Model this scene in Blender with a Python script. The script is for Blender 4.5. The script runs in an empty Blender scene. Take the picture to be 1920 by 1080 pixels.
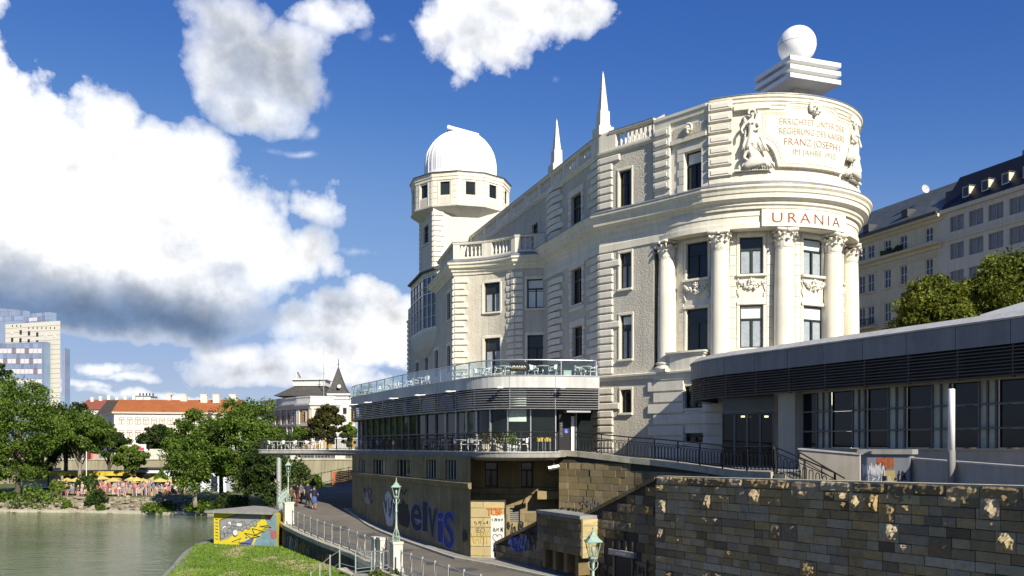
import bpy, bmesh, math, random
import numpy as np
from mathutils import Vector, Matrix, noise
random.seed(7)
R = math.radians
scene = bpy.context.scene
COL = scene.collection
F = 1700.0          # focal length of the photograph in its own pixels (1920 wide)
HZ = 836.0          # row of the horizon
def W(px, py, D): return Vector(((px-960.0)*D/F, D, (HZ-py)*D/F))
def ZD(py, D): return (HZ-py)*D/F
def XD(px, D): return (px-960.0)*D/F

# ------------------------------------------------------------------ camera, light, exposure
cam = bpy.data.cameras.new('camera'); camo = bpy.data.objects.new('camera', cam); COL.objects.link(camo)
camo.location = (0, 0, 0); camo.rotation_euler = (R(90), 0, 0)
cam.sensor_width = 36; cam.lens = 36*F/1920; cam.shift_y = (HZ-540)/1920.0
cam.clip_start = 0.3; cam.clip_end = 9000
scene.camera = camo
scene.view_settings.view_transform = 'Standard'; scene.view_settings.look = 'None'
EXPO = 0.60
scene.view_settings.exposure = EXPO; scene.view_settings.gamma = 1.0
scene.view_settings.use_curve_mapping = False
scene.render.engine = 'CYCLES'
scene.cycles.use_denoising = True
scene.cycles.max_bounces = 6; scene.cycles.diffuse_bounces = 3; scene.cycles.glossy_bounces = 3
scene.cycles.transmission_bounces = 4; scene.cycles.transparent_max_bounces = 12
scene.cycles.caustics_reflective = False; scene.cycles.caustics_refractive = False
SUN_EL, SUN_AZ = R(32), R(152)       # azimuth clockwise from +Y
sdir = Vector((math.sin(SUN_AZ)*math.cos(SUN_EL), math.cos(SUN_AZ)*math.cos(SUN_EL), math.sin(SUN_EL)))
sl = bpy.data.lights.new('sun', 'SUN'); sl.energy = 5.0; sl.angle = R(0.5); sl.color = (1.0, .93, .80)
slo = bpy.data.objects.new('sun', sl); COL.objects.link(slo)
slo.rotation_euler = (-sdir).to_track_quat('-Z', 'Y').to_euler(); slo.location = (60, -60, 80)

world = bpy.data.worlds.new('World'); scene.world = world; world.use_nodes = True
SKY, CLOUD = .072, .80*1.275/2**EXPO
def build_sky():
    nt = world.node_tree; N = nt.nodes; L = nt.links; N.clear()
    out = N.new('ShaderNodeOutputWorld'); bg = N.new('ShaderNodeBackground'); bg.inputs[1].default_value = SKY
    L.new(bg.outputs[0], out.inputs[0])
    st = N.new('ShaderNodeTexSky'); st.sky_type = 'NISHITA'; st.sun_disc = False
    st.sun_elevation = SUN_EL; st.sun_rotation = SUN_AZ; st.air_density = 1.0; st.dust_density = .15; st.ozone_density = 3.0; st.altitude = 200
    tc = N.new('ShaderNodeTexCoord'); D = tc.outputs['Generated']
    def val(x):
        return x
    def math_(op, a, b=None, c=None, clamp=False):
        n = N.new('ShaderNodeMath'); n.operation = op; n.use_clamp = clamp
        for i, x in enumerate((a, b, c)):
            if x is None: continue
            if isinstance(x, (int, float)): n.inputs[i].default_value = x
            else: L.new(x, n.inputs[i])
        return n.outputs[0]
    def vmath(op, a, b=None, c=None, o=0):
        n = N.new('ShaderNodeVectorMath'); n.operation = op
        for i, x in enumerate((a, b, c)):
            if x is None: continue
            if isinstance(x, (tuple, list)): n.inputs[i].default_value = x
            else: L.new(x, n.inputs[i])
        return n.outputs[o]
    def sstep(x, lo, hi):
        n = N.new('ShaderNodeMapRange'); n.interpolation_type = 'SMOOTHSTEP'; L.new(x, n.inputs[0])
        n.inputs[1].default_value = lo; n.inputs[2].default_value = hi; return n.outputs[0]
    def mix(f, a, b):
        n = N.new('ShaderNodeMix'); n.data_type = 'RGBA'; L.new(f, n.inputs[0])
        for i, x in ((6, a), (7, b)):
            if isinstance(x, tuple): n.inputs[i].default_value = x
            else: L.new(x, n.inputs[i])
        return n.outputs[2]
    def noise_(vec, scale, detail, rough, col=False, typ='FBM'):
        n = N.new('ShaderNodeTexNoise'); n.noise_dimensions = '3D'; n.noise_type = typ; n.normalize = True
        L.new(vec, n.inputs['Vector']); n.inputs['Scale'].default_value = scale
        n.inputs['Detail'].default_value = detail; n.inputs['Roughness'].default_value = rough
        return n.outputs['Color' if col else 'Fac']
    sep = N.new('ShaderNodeSeparateXYZ'); L.new(D, sep.inputs[0])
    az = math_('ARCTAN2', sep.outputs[0], sep.outputs[1]); el = math_('ARCSINE', sep.outputs[2])
    comb = N.new('ShaderNodeCombineXYZ'); L.new(az, comb.inputs[0]); L.new(el, comb.inputs[1])
    P0 = comb.outputs[0]
    def warp(P, Dv, sc, amp, det):
        c = noise_(Dv, sc, det, .55, True)
        return vmath('MULTIPLY_ADD', vmath('SUBTRACT', c, (.5, .5, .5)), (amp, amp, 0), P)
    P = warp(P0, D, 7.0, .07, 4)
    Dw = vmath('MULTIPLY_ADD', vmath('SUBTRACT', noise_(D, 9.0, 2, .5, True), (.5, .5, .5)), (.05, .05, .05), D)
    def ang(px, py):
        x, y, z = px-960.0, F, HZ-py
        return math.atan2(x, y), math.atan2(z, math.hypot(x, y))
    back = [(rb.uniform(.8, 5.45), rb.uniform(.12, 1.45), rb.uniform(.14, .40), rb.uniform(.08, .22)) for rb in [random.Random(77)] for _ in range(34)]  # unseen clouds added behind and overhead as neutral fill light; list emptied below
    def blobs(lst, Pn, soft=False):
        cur = None
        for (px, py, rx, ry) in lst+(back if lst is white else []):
            if rx < 1: a, e, ra, re = (px if px < math.pi else px-2*math.pi), py, rx, ry
            else:
                a, e = ang(px, py)
                a2, _ = ang(px+rx, py); _, e2 = ang(px, py-ry)
                ra = max(abs(a2-a), .002); re = max(abs(e2-e), .002)
            q = vmath('MULTIPLY_ADD', Pn, (1/ra, 1/re, 0), (-a/ra, -e/re, 0))
            l = vmath('LENGTH', q, o=1)
            r = min(ra, re)**.5*.33 if soft else (ra*re)**.5
            l = math_('MULTIPLY_ADD', l, -r, r)
            cur = l if cur is None else math_('MAXIMUM', cur, l)
        return cur
    white = [(-60, 200, 70, 190), (-20, 330, 120, 200), (60, 330, 120, 170), (150, 300, 90, 100), (215, 250, 75, 95), (150, 430, 260, 200), (290, 330, 110, 110),
             (370, 320, 80, 95), (420, 400, 70, 90), (330, 440, 180, 140), (480, 420, 60, 70), (480, 480, 110, 90), (-100, 520, 260, 110), (565, 460, 60, 45), (590, 395, 46, 28), (610, 488, 36, 12),
             (120, 560, 420, 75), (400, 540, 140, 60),
             (430, 40, 90, 75), (480, 110, 120, 75), (400, 110, 55, 80), (470, 190, 80, 65), (540, 90, 65, 60), (590, 30, 60, 40), (500, 235, 30, 18), (560, 160, 45, 40), (640, 25, 26, 24),
             (900, 30, 105, 65), (990, 15, 110, 60), (870, 95, 50, 42), (960, 60, 90, 50), (1060, 20, 70, 40), (1105, 5, 30, 40), (820, 60, 40, 40), (862, 130, 16, 20),
             (570, 610, 60, 45), (655, 595, 70, 62), (690, 560, 50, 45), (700, 640, 90, 60), (600, 660, 120, 45), (460, 660, 80, 32), (520, 690, 150, 36), (640, 700, 140, 30), (740, 600, 40, 50),
             (190, 693, 60, 15), (250, 710, 75, 9), (160, 728, 90, 12), (270, 742, 130, 14), (60, 742, 120, 12), (-200, 700, 160, 40)]
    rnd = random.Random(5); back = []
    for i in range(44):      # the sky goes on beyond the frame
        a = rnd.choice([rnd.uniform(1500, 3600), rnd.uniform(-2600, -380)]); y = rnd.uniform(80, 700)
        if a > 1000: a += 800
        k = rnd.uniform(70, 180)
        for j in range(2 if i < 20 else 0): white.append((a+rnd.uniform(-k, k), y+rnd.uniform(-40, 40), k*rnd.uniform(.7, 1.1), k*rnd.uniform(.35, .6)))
    wisp = [(715, 87, 16, 8), (1048, 128, 14, 10), (575, 250, 26, 22), (310, 172, 18, 14), (540, 352, 18, 16), (672, 80, 16, 18), (560, 300, 60, 10), (680, 470, 40, 8), (605, 195, 14, 18)]
    grey = [(90, 560, 460, 75), (380, 575, 240, 50), (20, 535, 240, 55), (250, 548, 150, 42), (640, 560, 60, 20), (500, 690, 130, 18), (620, 640, 70, 20), (460, 200, 75, 60), (430, 60, 75, 85), (500, 130, 90, 70), (470, 120, 100, 105), (420, 520, 70, 30),
            (560, 430, 50, 26), (330, 460, 60, 40), (990, 30, 70, 24), (900, 60, 40, 24)]
    dark = [(-40, 580, 300, 62), (150, 585, 260, 48), (330, 597, 190, 32), (420, 605, 90, 20)]
    fb = noise_(D, 11.0, 10.0, .62)
    vo = N.new('ShaderNodeTexVoronoi'); vo.feature = 'F1'; L.new(Dw, vo.inputs['Vector']); vo.inputs['Scale'].default_value = 30.0
    vo.inputs['Detail'].default_value = 2.0; vo.inputs['Roughness'].default_value = .5; vo.normalize = True
    bill = math_('SUBTRACT', .42, vo.outputs['Distance'])
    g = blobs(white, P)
    g = math_('MULTIPLY_ADD', math_('SUBTRACT', fb, .5), .095, g)
    g = math_('MULTIPLY_ADD', bill, .030, g)
    edge = math_('MULTIPLY_ADD', noise_(D, 6.0, 3, .5), .11, -.022)
    dens = math_('DIVIDE', math_('ADD', g, .002), math_('MAXIMUM', edge, .006), clamp=True)
    dens = math_('SUBTRACT', 1.0, math_('POWER', math_('SUBTRACT', 1.0, dens), 2.2))
    w = blobs(wisp, P); w = math_('MULTIPLY_ADD', math_('SUBTRACT', fb, .5), .07, w)
    dens = math_('MAXIMUM', dens, math_('MULTIPLY', sstep(w, .0, .02), .45))
    fb2 = noise_(vmath('ADD', D, (.009, 0, .013)), 12.0, 6.0, .58); fb1 = noise_(D, 12.0, 6.0, .58)
    rel = math_('SUBTRACT', fb1, fb2)
    gr = sstep(math_('ADD', blobs(grey, P), math_('MULTIPLY', math_('SUBTRACT', fb, .5), .16)), -.03, .055)
    dk = sstep(math_('ADD', blobs(dark, P), math_('MULTIPLY', math_('SUBTRACT', fb, .5), .07)), -.035, .045)
    k = CLOUD/SKY
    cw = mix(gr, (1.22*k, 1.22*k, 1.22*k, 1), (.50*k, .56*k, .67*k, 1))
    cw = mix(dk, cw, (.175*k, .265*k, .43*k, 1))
    shade = math_('MULTIPLY_ADD', rel, 1.5, .97)
    shade = math_('MULTIPLY', shade, math_('MULTIPLY_ADD', math_('MINIMUM', bill, .2), .18, .98))
    cc = N.new('ShaderNodeCombineXYZ')
    for i in range(3): L.new(shade, cc.inputs[i])
    cw = vmath('MULTIPLY', cw, cc.outputs[0])
    # clear sky: Nishita, deepened the way the camera's saturation does
    hs = N.new('ShaderNodeHueSaturation'); hs.inputs['Hue'].default_value = .508; hs.inputs['Saturation'].default_value = 1.12; hs.inputs['Value'].default_value = 1.0
    L.new(st.outputs[0], hs.inputs['Color'])
    gain = .085*1.275
    cv = N.new('ShaderNodeRGBCurve'); L.new(vmath('MULTIPLY', hs.outputs[0], (gain,)*3), cv.inputs['Color'])
    for ci, pts in enumerate((((.089, .045), (.216, .205), (.552, .36), (1, .5)), ((.178, .138), (.397, .366), (.823, .49), (1, .55)), ((.392, .456), (.716, .69), (1, .74)))):
        c = cv.mapping.curves[ci]; c.points[1].location = pts[-1]
        for p in pts[:-1]: c.points.new(*p)
    cv.mapping.update()
    clear = vmath('MULTIPLY', cv.outputs[0], (1/(SKY*2**EXPO),)*3)
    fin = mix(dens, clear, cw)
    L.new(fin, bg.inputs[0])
build_sky()
world.cycles.sampling_method = 'MANUAL'; world.cycles.sample_map_resolution = 512

# ------------------------------------------------------------------ helpers
def mw(o):
    m = o.matrix_basis.copy() if False else Matrix.LocRotScale(o.location, o.rotation_euler, o.scale)
    return m if o.parent is None else mw(o.parent) @ o.matrix_parent_inverse @ m
def attach(o, parent):
    if parent is not None:
        o.parent = parent; o.matrix_parent_inverse = mw(parent).inverted()
def tag(o, label=None, cat=None, group=None, kind=None):
    if label: o['label'] = label
    if cat: o['category'] = cat
    if group: o['group'] = group
    if kind: o['kind'] = kind
    return o
def thing(name, label, cat, loc=(0, 0, 0), rz=0.0, group=None):
    o = bpy.data.objects.new(name, None); COL.objects.link(o); o.empty_display_size = .3
    o.location = loc; o.rotation_euler = (0, 0, rz)
    return tag(o, label, cat, group, 'thing')
def copy_tree(o, loc=None, rz=None, label=None, group=None, scale=None):
    kids = {}
    for c in ALLKIDS.get(o.name, []): kids.setdefault(o.name, []).append(c)
    def rec(src, par):
        c = src.copy(); COL.objects.link(c)
        if par is not None: c.parent = par
        for k in ALLKIDS.get(src.name, []): ALLKIDS.setdefault(c.name, []).append(rec(k, c))
        return c
    r = rec(o, None)
    if loc is not None: r.location = loc
    if rz is not None: r.rotation_euler = (0, 0, rz)
    if scale is not None: r.scale = (scale,)*3
    if label: r['label'] = label
    if group: r['group'] = group
    return r
ALLKIDS = {}
def link(name, mesh, parent=None, loc=(0, 0, 0), rz=0.0, scale=(1, 1, 1), rot=None, local=False):
    o = bpy.data.objects.new(name, mesh); COL.objects.link(o)
    o.location = loc; o.rotation_euler = rot if rot is not None else (0, 0, rz); o.scale = scale
    if parent is not None:
        if local: o.parent = parent
        else: attach(o, parent)
        ALLKIDS.setdefault(parent.name, []).append(o)
    return o
class MB:
    def __init__(s): s.v = []; s.f = []; s.m = []; s.mats = []
    def add(s, vs, fs, m=0):
        b = len(s.v); s.v += [tuple(v) for v in vs]; s.f += [tuple(i+b for i in f) for f in fs]; s.m += [m]*len(fs)
    def quad(s, a, b, c, d, m=0): s.add((a, b, c, d), ((0, 1, 2, 3),), m)
    def box(s, c, size, rz=0.0, m=0):
        hx, hy, hz = size[0]/2, size[1]/2, size[2]/2; ca, sa = math.cos(rz), math.sin(rz)
        vs = []
        for dz in (-hz, hz):
            for dx, dy in ((-hx, -hy), (hx, -hy), (hx, hy), (-hx, hy)):
                vs.append((c[0]+dx*ca-dy*sa, c[1]+dx*sa+dy*ca, c[2]+dz))
        s.add(vs, ((3, 2, 1, 0), (4, 5, 6, 7), (0, 1, 5, 4), (1, 2, 6, 5), (2, 3, 7, 6), (3, 0, 4, 7)), m)
    def prism(s, poly, z0, z1, m=0):
        n = len(poly)
        a = sum(poly[i][0]*poly[(i+1) % n][1]-poly[(i+1) % n][0]*poly[i][1] for i in range(n))
        if a < 0: poly = poly[::-1]
        g = lambda z, p: z if not callable(z) else z(p)
        vs = [(p[0], p[1], g(z0, p)) for p in poly]+[(p[0], p[1], g(z1, p)) for p in poly]
        fs = [tuple(range(n-1, -1, -1)), tuple(range(n, 2*n))]+[(i, (i+1) % n, n+(i+1) % n, n+i) for i in range(n)]
        s.add(vs, fs, m)
    def tube(s, pts, r, n=6, m=0, caps=True):
        pts = [Vector(p) for p in pts]; k = len(pts)
        rs = r if isinstance(r, (list, tuple)) else [r]*k
        base = len(s.v); prev = None
        for i, p in enumerate(pts):
            d = (pts[min(i+1, k-1)]-pts[max(i-1, 0)])
            if d.length < 1e-9: d = Vector((0, 0, 1))
            d.normalize()
            u = d.cross(Vector((0, 0, 1)))
            if u.length < 1e-3: u = Vector((1, 0, 0)) if prev is None else (prev-d*prev.dot(d))
            u.normalize()
            if prev is not None and u.dot(prev) < 0 and abs(d.z) > .98: u = -u
            prev = u; w = d.cross(u)
            for j in range(n):
                a = 2*math.pi*j/n
                s.v.append(tuple(p+(u*math.cos(a)+w*math.sin(a))*rs[i]))
        for i in range(k-1):
            for j in range(n):
                a = base+i*n+j; b = base+i*n+(j+1) % n
                s.f.append((a, b, b+n, a+n)); s.m.append(m)
        if caps:
            s.f.append(tuple(base+j for j in range(n-1, -1, -1))); s.m.append(m)
            s.f.append(tuple(base+(k-1)*n+j for j in range(n))); s.m.append(m)
    def bar(s, a, b, w, h=None, m=0):
        a, b = Vector(a), Vector(b); h = h or w; d = (b-a).normalized()
        u = d.cross(Vector((0, 0, 1)))
        if u.length < 1e-3: u = Vector((1, 0, 0))
        u.normalize(); t = u.cross(d)
        vs = []
        for p in (a, b):
            for du, dt in ((-1, -1), (1, -1), (1, 1), (-1, 1)): vs.append(p+u*du*w/2+t*dt*h/2)
        s.add(vs, ((3, 2, 1, 0), (4, 5, 6, 7), (0, 1, 5, 4), (1, 2, 6, 5), (2, 3, 7, 6), (3, 0, 4, 7)), m)
    def lathe(s, prof, c=(0, 0, 0), n=16, m=0, a0=0.0):
        base = len(s.v); k = len(prof)
        for r, z in prof:
            for j in range(n):
                a = a0+2*math.pi*j/n; s.v.append((c[0]+r*math.cos(a), c[1]+r*math.sin(a), c[2]+z))
        for i in range(k-1):
            for j in range(n):
                p = base+i*n+j; q = base+i*n+(j+1) % n; s.f.append((p, q, q+n, p+n)); s.m.append(m)
        s.f.append(tuple(base+j for j in range(n-1, -1, -1))); s.m.append(m)
        s.f.append(tuple(base+(k-1)*n+j for j in range(n))); s.m.append(m)
    def ball(s, c, r, nu=8, nv=6, m=0, jit=0.0):
        r = r if isinstance(r, (tuple, list)) else (r, r, r); base = len(s.v)
        for i in range(nv+1):
            t = math.pi*i/nv
            for j in range(nu):
                a = 2*math.pi*j/nu; q = 1+random.uniform(-jit, jit)
                s.v.append((c[0]+r[0]*q*math.sin(t)*math.cos(a), c[1]+r[1]*q*math.sin(t)*math.sin(a), c[2]-r[2]*q*math.cos(t)))
        for i in range(nv):
            for j in range(nu):
                p = base+i*nu+j; q = base+i*nu+(j+1) % nu; s.f.append((p, q, q+nu, p+nu)); s.m.append(m)
    def mesh(s, name, mats, smooth=False):
        me = bpy.data.meshes.new(name); me.from_pydata(s.v, [], s.f)
        for m in (mats if isinstance(mats, (list, tuple)) else [mats]): me.materials.append(m)
        if any(s.m): me.polygons.foreach_set('material_index', s.m)
        if smooth: me.polygons.foreach_set('use_smooth', [True]*len(s.f))
        me.update(); return me
    def build(s, name, mats, parent=None, smooth=False, **k):
        return link(name, s.mesh(name, mats, smooth), parent, **k)

class Path:
    """A plan line from left to right as the camera sees it; its normal points to the viewer's side."""
    def __init__(s, pts):
        s.p = [Vector((p[0], p[1])) for p in pts]; s.c = [0.0]
        for a, b in zip(s.p, s.p[1:]): s.c.append(s.c[-1]+(b-a).length)
        s.L = s.c[-1]; n = len(s.p)
        s.seg = []
        for a, b in zip(s.p, s.p[1:]):
            t = (b-a).normalized(); s.seg.append(Vector((t.y, -t.x)))
        s.nin = []; s.nout = []; s.mit = []
        for i in range(n):
            a = s.seg[max(i-1, 0)]; b = s.seg[min(i, n-2)]
            av = (a+b).normalized(); cs = max(av.dot(a), .3)
            s.mit.append(av/cs)
            if a.dot(b) > math.cos(R(24)): s.nin.append(av); s.nout.append(av)
            else: s.nin.append(a); s.nout.append(b)
    def find(s, d):
        for i in range(len(s.seg)):
            if d <= s.c[i+1] or i == len(s.seg)-1: return i, (d-s.c[i])/max(s.c[i+1]-s.c[i], 1e-9)
    def at(s, d):
        i, t = s.find(d); p = s.p[i].lerp(s.p[i+1], t)
        nn = s.nout[i].lerp(s.nin[i+1], min(max(t, 0), 1)).normalized()
        return p, nn
    def pos(s, d, off=0.0, z=0.0):
        p, n = s.at(d); return Vector((p.x+n.x*off, p.y+n.y*off, z))
    def rz(s, d):
        p, n = s.at(d); return math.atan2(n.x, -n.y)      # local x along the path, local -y outwards
    def s(s_, px):
        k = (px-960)/F
        best = None
        for i in range(len(s_.seg)):
            a, b = s_.p[i], s_.p[i+1]
            fa, fb = a.x-k*a.y, b.x-k*b.y
            if fa*fb <= 0 and fa != fb:
                t = fa/(fa-fb); d = s_.c[i]+t*(s_.c[i+1]-s_.c[i]); Y = a.y+(b.y-a.y)*t
                if best is None or Y < best[1]: best = (d, Y)
        if best is None: raise ValueError('no crossing at %s' % px)
        return best[0]
    def D(s, d): return s.at(d)[0].y
    def z(s, px, py): return ZD(py, s.D(s.s(px)))
    def verts(s, s0, s1, step=None):
        ds = [s0]+[c for c in s.c if s0+1e-4 < c < s1-1e-4]+[s1]
        if step:
            o = [ds[0]]
            for a, b in zip(ds, ds[1:]):
                k = max(1, int((b-a)/step+.5)); o += [a+(b-a)*j/k for j in range(1, k+1)]
            ds = o
        return ds
    def mitre(s, d):
        for i, c in enumerate(s.c):
            if abs(c-d) < 1e-4 and 0 < i < len(s.c)-1: return s.p[i], s.mit[i]
        return s.at(d)
def pbox(mb, P, s0, s1, z0, z1, o0, o1, step=.6, m=0):
    ds = P.verts(s0, s1, step); base = len(mb.v)
    for d in ds:
        p, n = P.mitre(d)
        for o, z in ((o0, z0), (o1, z0), (o1, z1), (o0, z1)): mb.v.append((p.x+n.x*o, p.y+n.y*o, z))
    for i in range(len(ds)-1):
        b = base+i*4
        for j in range(4):
            k = (j+1) % 4; mb.f.append((b+j, b+k, b+4+k, b+4+j)); mb.m.append(m)
    mb.f.append((base, base+1, base+2, base+3)); e = base+4*(len(ds)-1)
    mb.f.append((e+3, e+2, e+1, e)); mb.m += [m, m]
def sweep(mb, P, prof, s0=None, s1=None, step=None, closed=True, m=0):
    s0 = 0.0 if s0 is None else s0; s1 = P.L if s1 is None else s1
    ds = P.verts(s0, s1, step); base = len(mb.v); k = len(prof)
    for d in ds:
        p, n = P.mitre(d)
        for o, z in prof: mb.v.append((p.x+n.x*o, p.y+n.y*o, z))
    for i in range(len(ds)-1):
        b = base+i*k
        for j in range(k if closed else k-1):
            q = (j+1) % k; mb.f.append((b+j, b+q, b+k+q, b+k+j)); mb.m.append(m)
    if closed:
        mb.f.append(tuple(base+j for j in range(k))); e = base+k*(len(ds)-1)
        mb.f.append(tuple(e+j for j in range(k-1, -1, -1))); mb.m += [m, m]
def wall(mb, P, s0, s1, z0, z1, ops=(), off=0.0, depth=.28, step=.8, m=0):
    """a wall face with real openings (s0,s1,z0,z1) and their reveals"""
    ss = sorted(set([round(x, 4) for x in P.verts(s0, s1, step)]+[round(x, 4) for o in ops for x in o[:2] if s0 < x < s1]))
    zs = sorted(set([z0, z1]+[round(z, 4) for o in ops for z in o[2:4] if z0 < z < z1]))
    for a, b in zip(ss, ss[1:]):
        if b-a < 1e-4: continue
        for c, d in zip(zs, zs[1:]):
            sm, zm = (a+b)/2, (c+d)/2
            if any(o[0] < sm < o[1] and o[2] < zm < o[3] for o in ops): continue
            mb.quad(P.pos(a, off, c), P.pos(b, off, c), P.pos(b, off, d), P.pos(a, off, d), m)
    for o in ops:
        a, b, c, d = o[:4]; dp = off-depth
        mb.quad(P.pos(a, off, c), P.pos(a, off, d), P.pos(a, dp, d), P.pos(a, dp, c), m)
        mb.quad(P.pos(b, off, c), P.pos(b, dp, c), P.pos(b, dp, d), P.pos(b, off, d), m)
        mb.quad(P.pos(a, off, d), P.pos(b, off, d), P.pos(b, dp, d), P.pos(a, dp, d), m)
        mb.quad(P.pos(a, off, c), P.pos(a, dp, c), P.pos(b, dp, c), P.pos(b, off, c), m)
_bb = {}
def bevbox(w, d, h, mat, b=.018):
    key = (round(w, 2), round(d, 2), round(h, 2), mat.name, b)
    if key in _bb: return _bb[key]
    w, d, h = max(key[0], .02), max(key[1], .02), max(key[2], .02); b = min(b, w*.3, d*.3, h*.3)
    vs = []; fs = []
    hx, hy, hz = w/2, d/2, h/2
    # front ring chamfered: back rectangle, front outer rectangle, front inner rectangle
    for y, e in ((hy, 0), (-hy+b, 0), (-hy, b)):
        vs += [(-hx+e, y, -hz+e), (hx-e, y, -hz+e), (hx-e, y, hz-e), (-hx+e, y, hz-e)]
    for k in (0, 4):
        for j in range(4): fs.append((k+(j+1) % 4, k+j, k+4+j, k+4+(j+1) % 4))
    fs.append((8, 9, 10, 11)); fs.append((3, 2, 1, 0))
    me = bpy.data.meshes.new('block'); me.from_pydata(vs, [], fs); me.materials.append(mat); me.update()
    _bb[key] = me; return me
def piece(name, parent, P, s0, s1, z0, z1, o0, o1, mat, b=.018):
    sm = (s0+s1)/2; p = P.pos(sm, (o0+o1)/2, (z0+z1)/2)
    return link(name, bevbox(abs(s1-s0), abs(o1-o0), abs(z1-z0), mat, b), parent, loc=p, rz=P.rz(sm))
def arc(cx, cy, r, a0, a1, n):
    return [(cx+r*math.sin(R(a0+(a1-a0)*i/n)), cy-r*math.cos(R(a0+(a1-a0)*i/n))) for i in range(n+1)]
def bez(a, c, b, n):
    return [((1-t)**2*a[0]+2*t*(1-t)*c[0]+t*t*b[0], (1-t)**2*a[1]+2*t*(1-t)*c[1]+t*t*b[1]) for t in [i/n for i in range(n+1)]]
def catmull(pts, k=6):
    o = []; n = len(pts)
    for i in range(n-1):
        p0, p1, p2, p3 = [Vector(pts[min(max(j, 0), n-1)]) for j in (i-1, i, i+1, i+2)]
        for j in range(k):
            t = j/k; o.append(tuple(.5*((2*p1)+(p2-p0)*t+(2*p0-5*p1+4*p2-p3)*t*t+(3*p1-p0-3*p2+p3)*t*t*t)))
    o.append(tuple(pts[-1])); return o

# ------------------------------------------------------------------ materials
def nodes(name):
    m = bpy.data.materials.new(name); m.use_nodes = True
    nt = m.node_tree; return m, nt, nt.nodes, nt.links, nt.nodes['Principled BSDF']
def ramp(N, L, fac, stops):
    r = N.new('ShaderNodeValToRGB'); L.new(fac, r.inputs[0]); e = r.color_ramp.elements
    while len(e) < len(stops): e.new(.5)
    for i, (p, c) in enumerate(stops): e[i].position = p; e[i].color = (*c, 1)
    return r.outputs[0]
def c3(c, k): return tuple(min(x*k, 1) for x in c)
def mat(name, col, rough=.75, var=.12, scale=1.2, bump=0.0, bscale=30., metal=0.0, rnd=0.0, island=False, dirt=0.0, dirtcol=None, spec=.3, streak=0.0, palette=None, fine=0.0, bdist=.02):
    m, nt, N, L, b = nodes(name)
    geo = N.new('ShaderNodeNewGeometry'); pos = geo.outputs['Position']
    n1 = N.new('ShaderNodeTexNoise'); L.new(pos, n1.inputs['Vector']); n1.inputs['Scale'].default_value = scale; n1.inputs['Detail'].default_value = 6; n1.inputs['Roughness'].default_value = .62
    cur = ramp(N, L, n1.outputs['Fac'], [(.25, c3(col, 1-var)), (.75, c3(col, 1+var))])
    def mixc(f, a, bb, mode='MIX'):
        x = N.new('ShaderNodeMix'); x.data_type = 'RGBA'; x.blend_type = mode
        if isinstance(f, float): x.inputs[0].default_value = f
        else: L.new(f, x.inputs[0])
        for i, q in ((6, a), (7, bb)):
            if isinstance(q, tuple): x.inputs[i].default_value = (*q, 1)
            else: L.new(q, x.inputs[i])
        return x.outputs[2]
    if palette or rnd:
        if island: rv = geo.outputs['Random Per Island']
        else:
            oi = N.new('ShaderNodeObjectInfo'); rv = oi.outputs['Random']
        if palette:
            pc = ramp(N, L, rv, [(i/(len(palette)-1), c) for i, c in enumerate(palette)])
            cur = mixc(1.0, pc, ramp(N, L, n1.outputs['Fac'], [(.2, (1-var*1.5,)*3), (.8, (1,)*3)]), 'MULTIPLY')
        else:
            cur = mixc(1.0, cur, ramp(N, L, rv, [(0, (1-rnd,)*3), (1, (1,)*3)]), 'MULTIPLY')
    if streak:
        mp = N.new('ShaderNodeMapping'); L.new(pos, mp.inputs[0]); mp.inputs['Scale'].default_value = (3.5, 3.5, .22)
        ns = N.new('ShaderNodeTexNoise'); L.new(mp.outputs[0], ns.inputs['Vector']); ns.inputs['Scale'].default_value = 1.0; ns.inputs['Detail'].default_value = 5
        cur = mixc(1.0, cur, ramp(N, L, ns.outputs['Fac'], [(.35, (1-streak,)*3), (.62, (1,)*3)]), 'MULTIPLY')
    if dirt:
        nd = N.new('ShaderNodeTexNoise'); L.new(pos, nd.inputs['Vector']); nd.inputs['Scale'].default_value = scale*.45+.3; nd.inputs['Detail'].default_value = 8; nd.inputs['Roughness'].default_value = .7
        f = ramp(N, L, nd.outputs['Fac'], [(.48, (0,)*3), (.72, (dirt,)*3)])
        cur = mixc(f, cur, dirtcol or c3(col, .45))
    if fine:
        nf = N.new('ShaderNodeTexNoise'); L.new(pos, nf.inputs['Vector']); nf.inputs['Scale'].default_value = bscale; nf.inputs['Detail'].default_value = 3
        cur = mixc(1.0, cur, ramp(N, L, nf.outputs['Fac'], [(.3, (1-fine,)*3), (.7, (1,)*3)]), 'MULTIPLY')
    L.new(cur, b.inputs['Base Color']); b.inputs['Roughness'].default_value = rough; b.inputs['Metallic'].default_value = metal
    b.inputs['Specular IOR Level'].default_value = spec
    if bump:
        nb = N.new('ShaderNodeTexNoise'); L.new(pos, nb.inputs['Vector']); nb.inputs['Scale'].default_value = bscale; nb.inputs['Detail'].default_value = 5; nb.inputs['Roughness'].default_value = .6
        bp = N.new('ShaderNodeBump'); L.new(nb.outputs['Fac'], bp.inputs['Height']); bp.inputs['Strength'].default_value = bump; bp.inputs['Distance'].default_value = bdist
        L.new(bp.outputs[0], b.inputs['Normal'])
    return m
def glass_dark(name, col, rough=.04, spec=.6, var=.5, wav=.0):
    m = mat(name, col, rough=rough, var=var, scale=.6, spec=spec, bump=wav, bscale=.7, bdist=.06); return m
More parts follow.
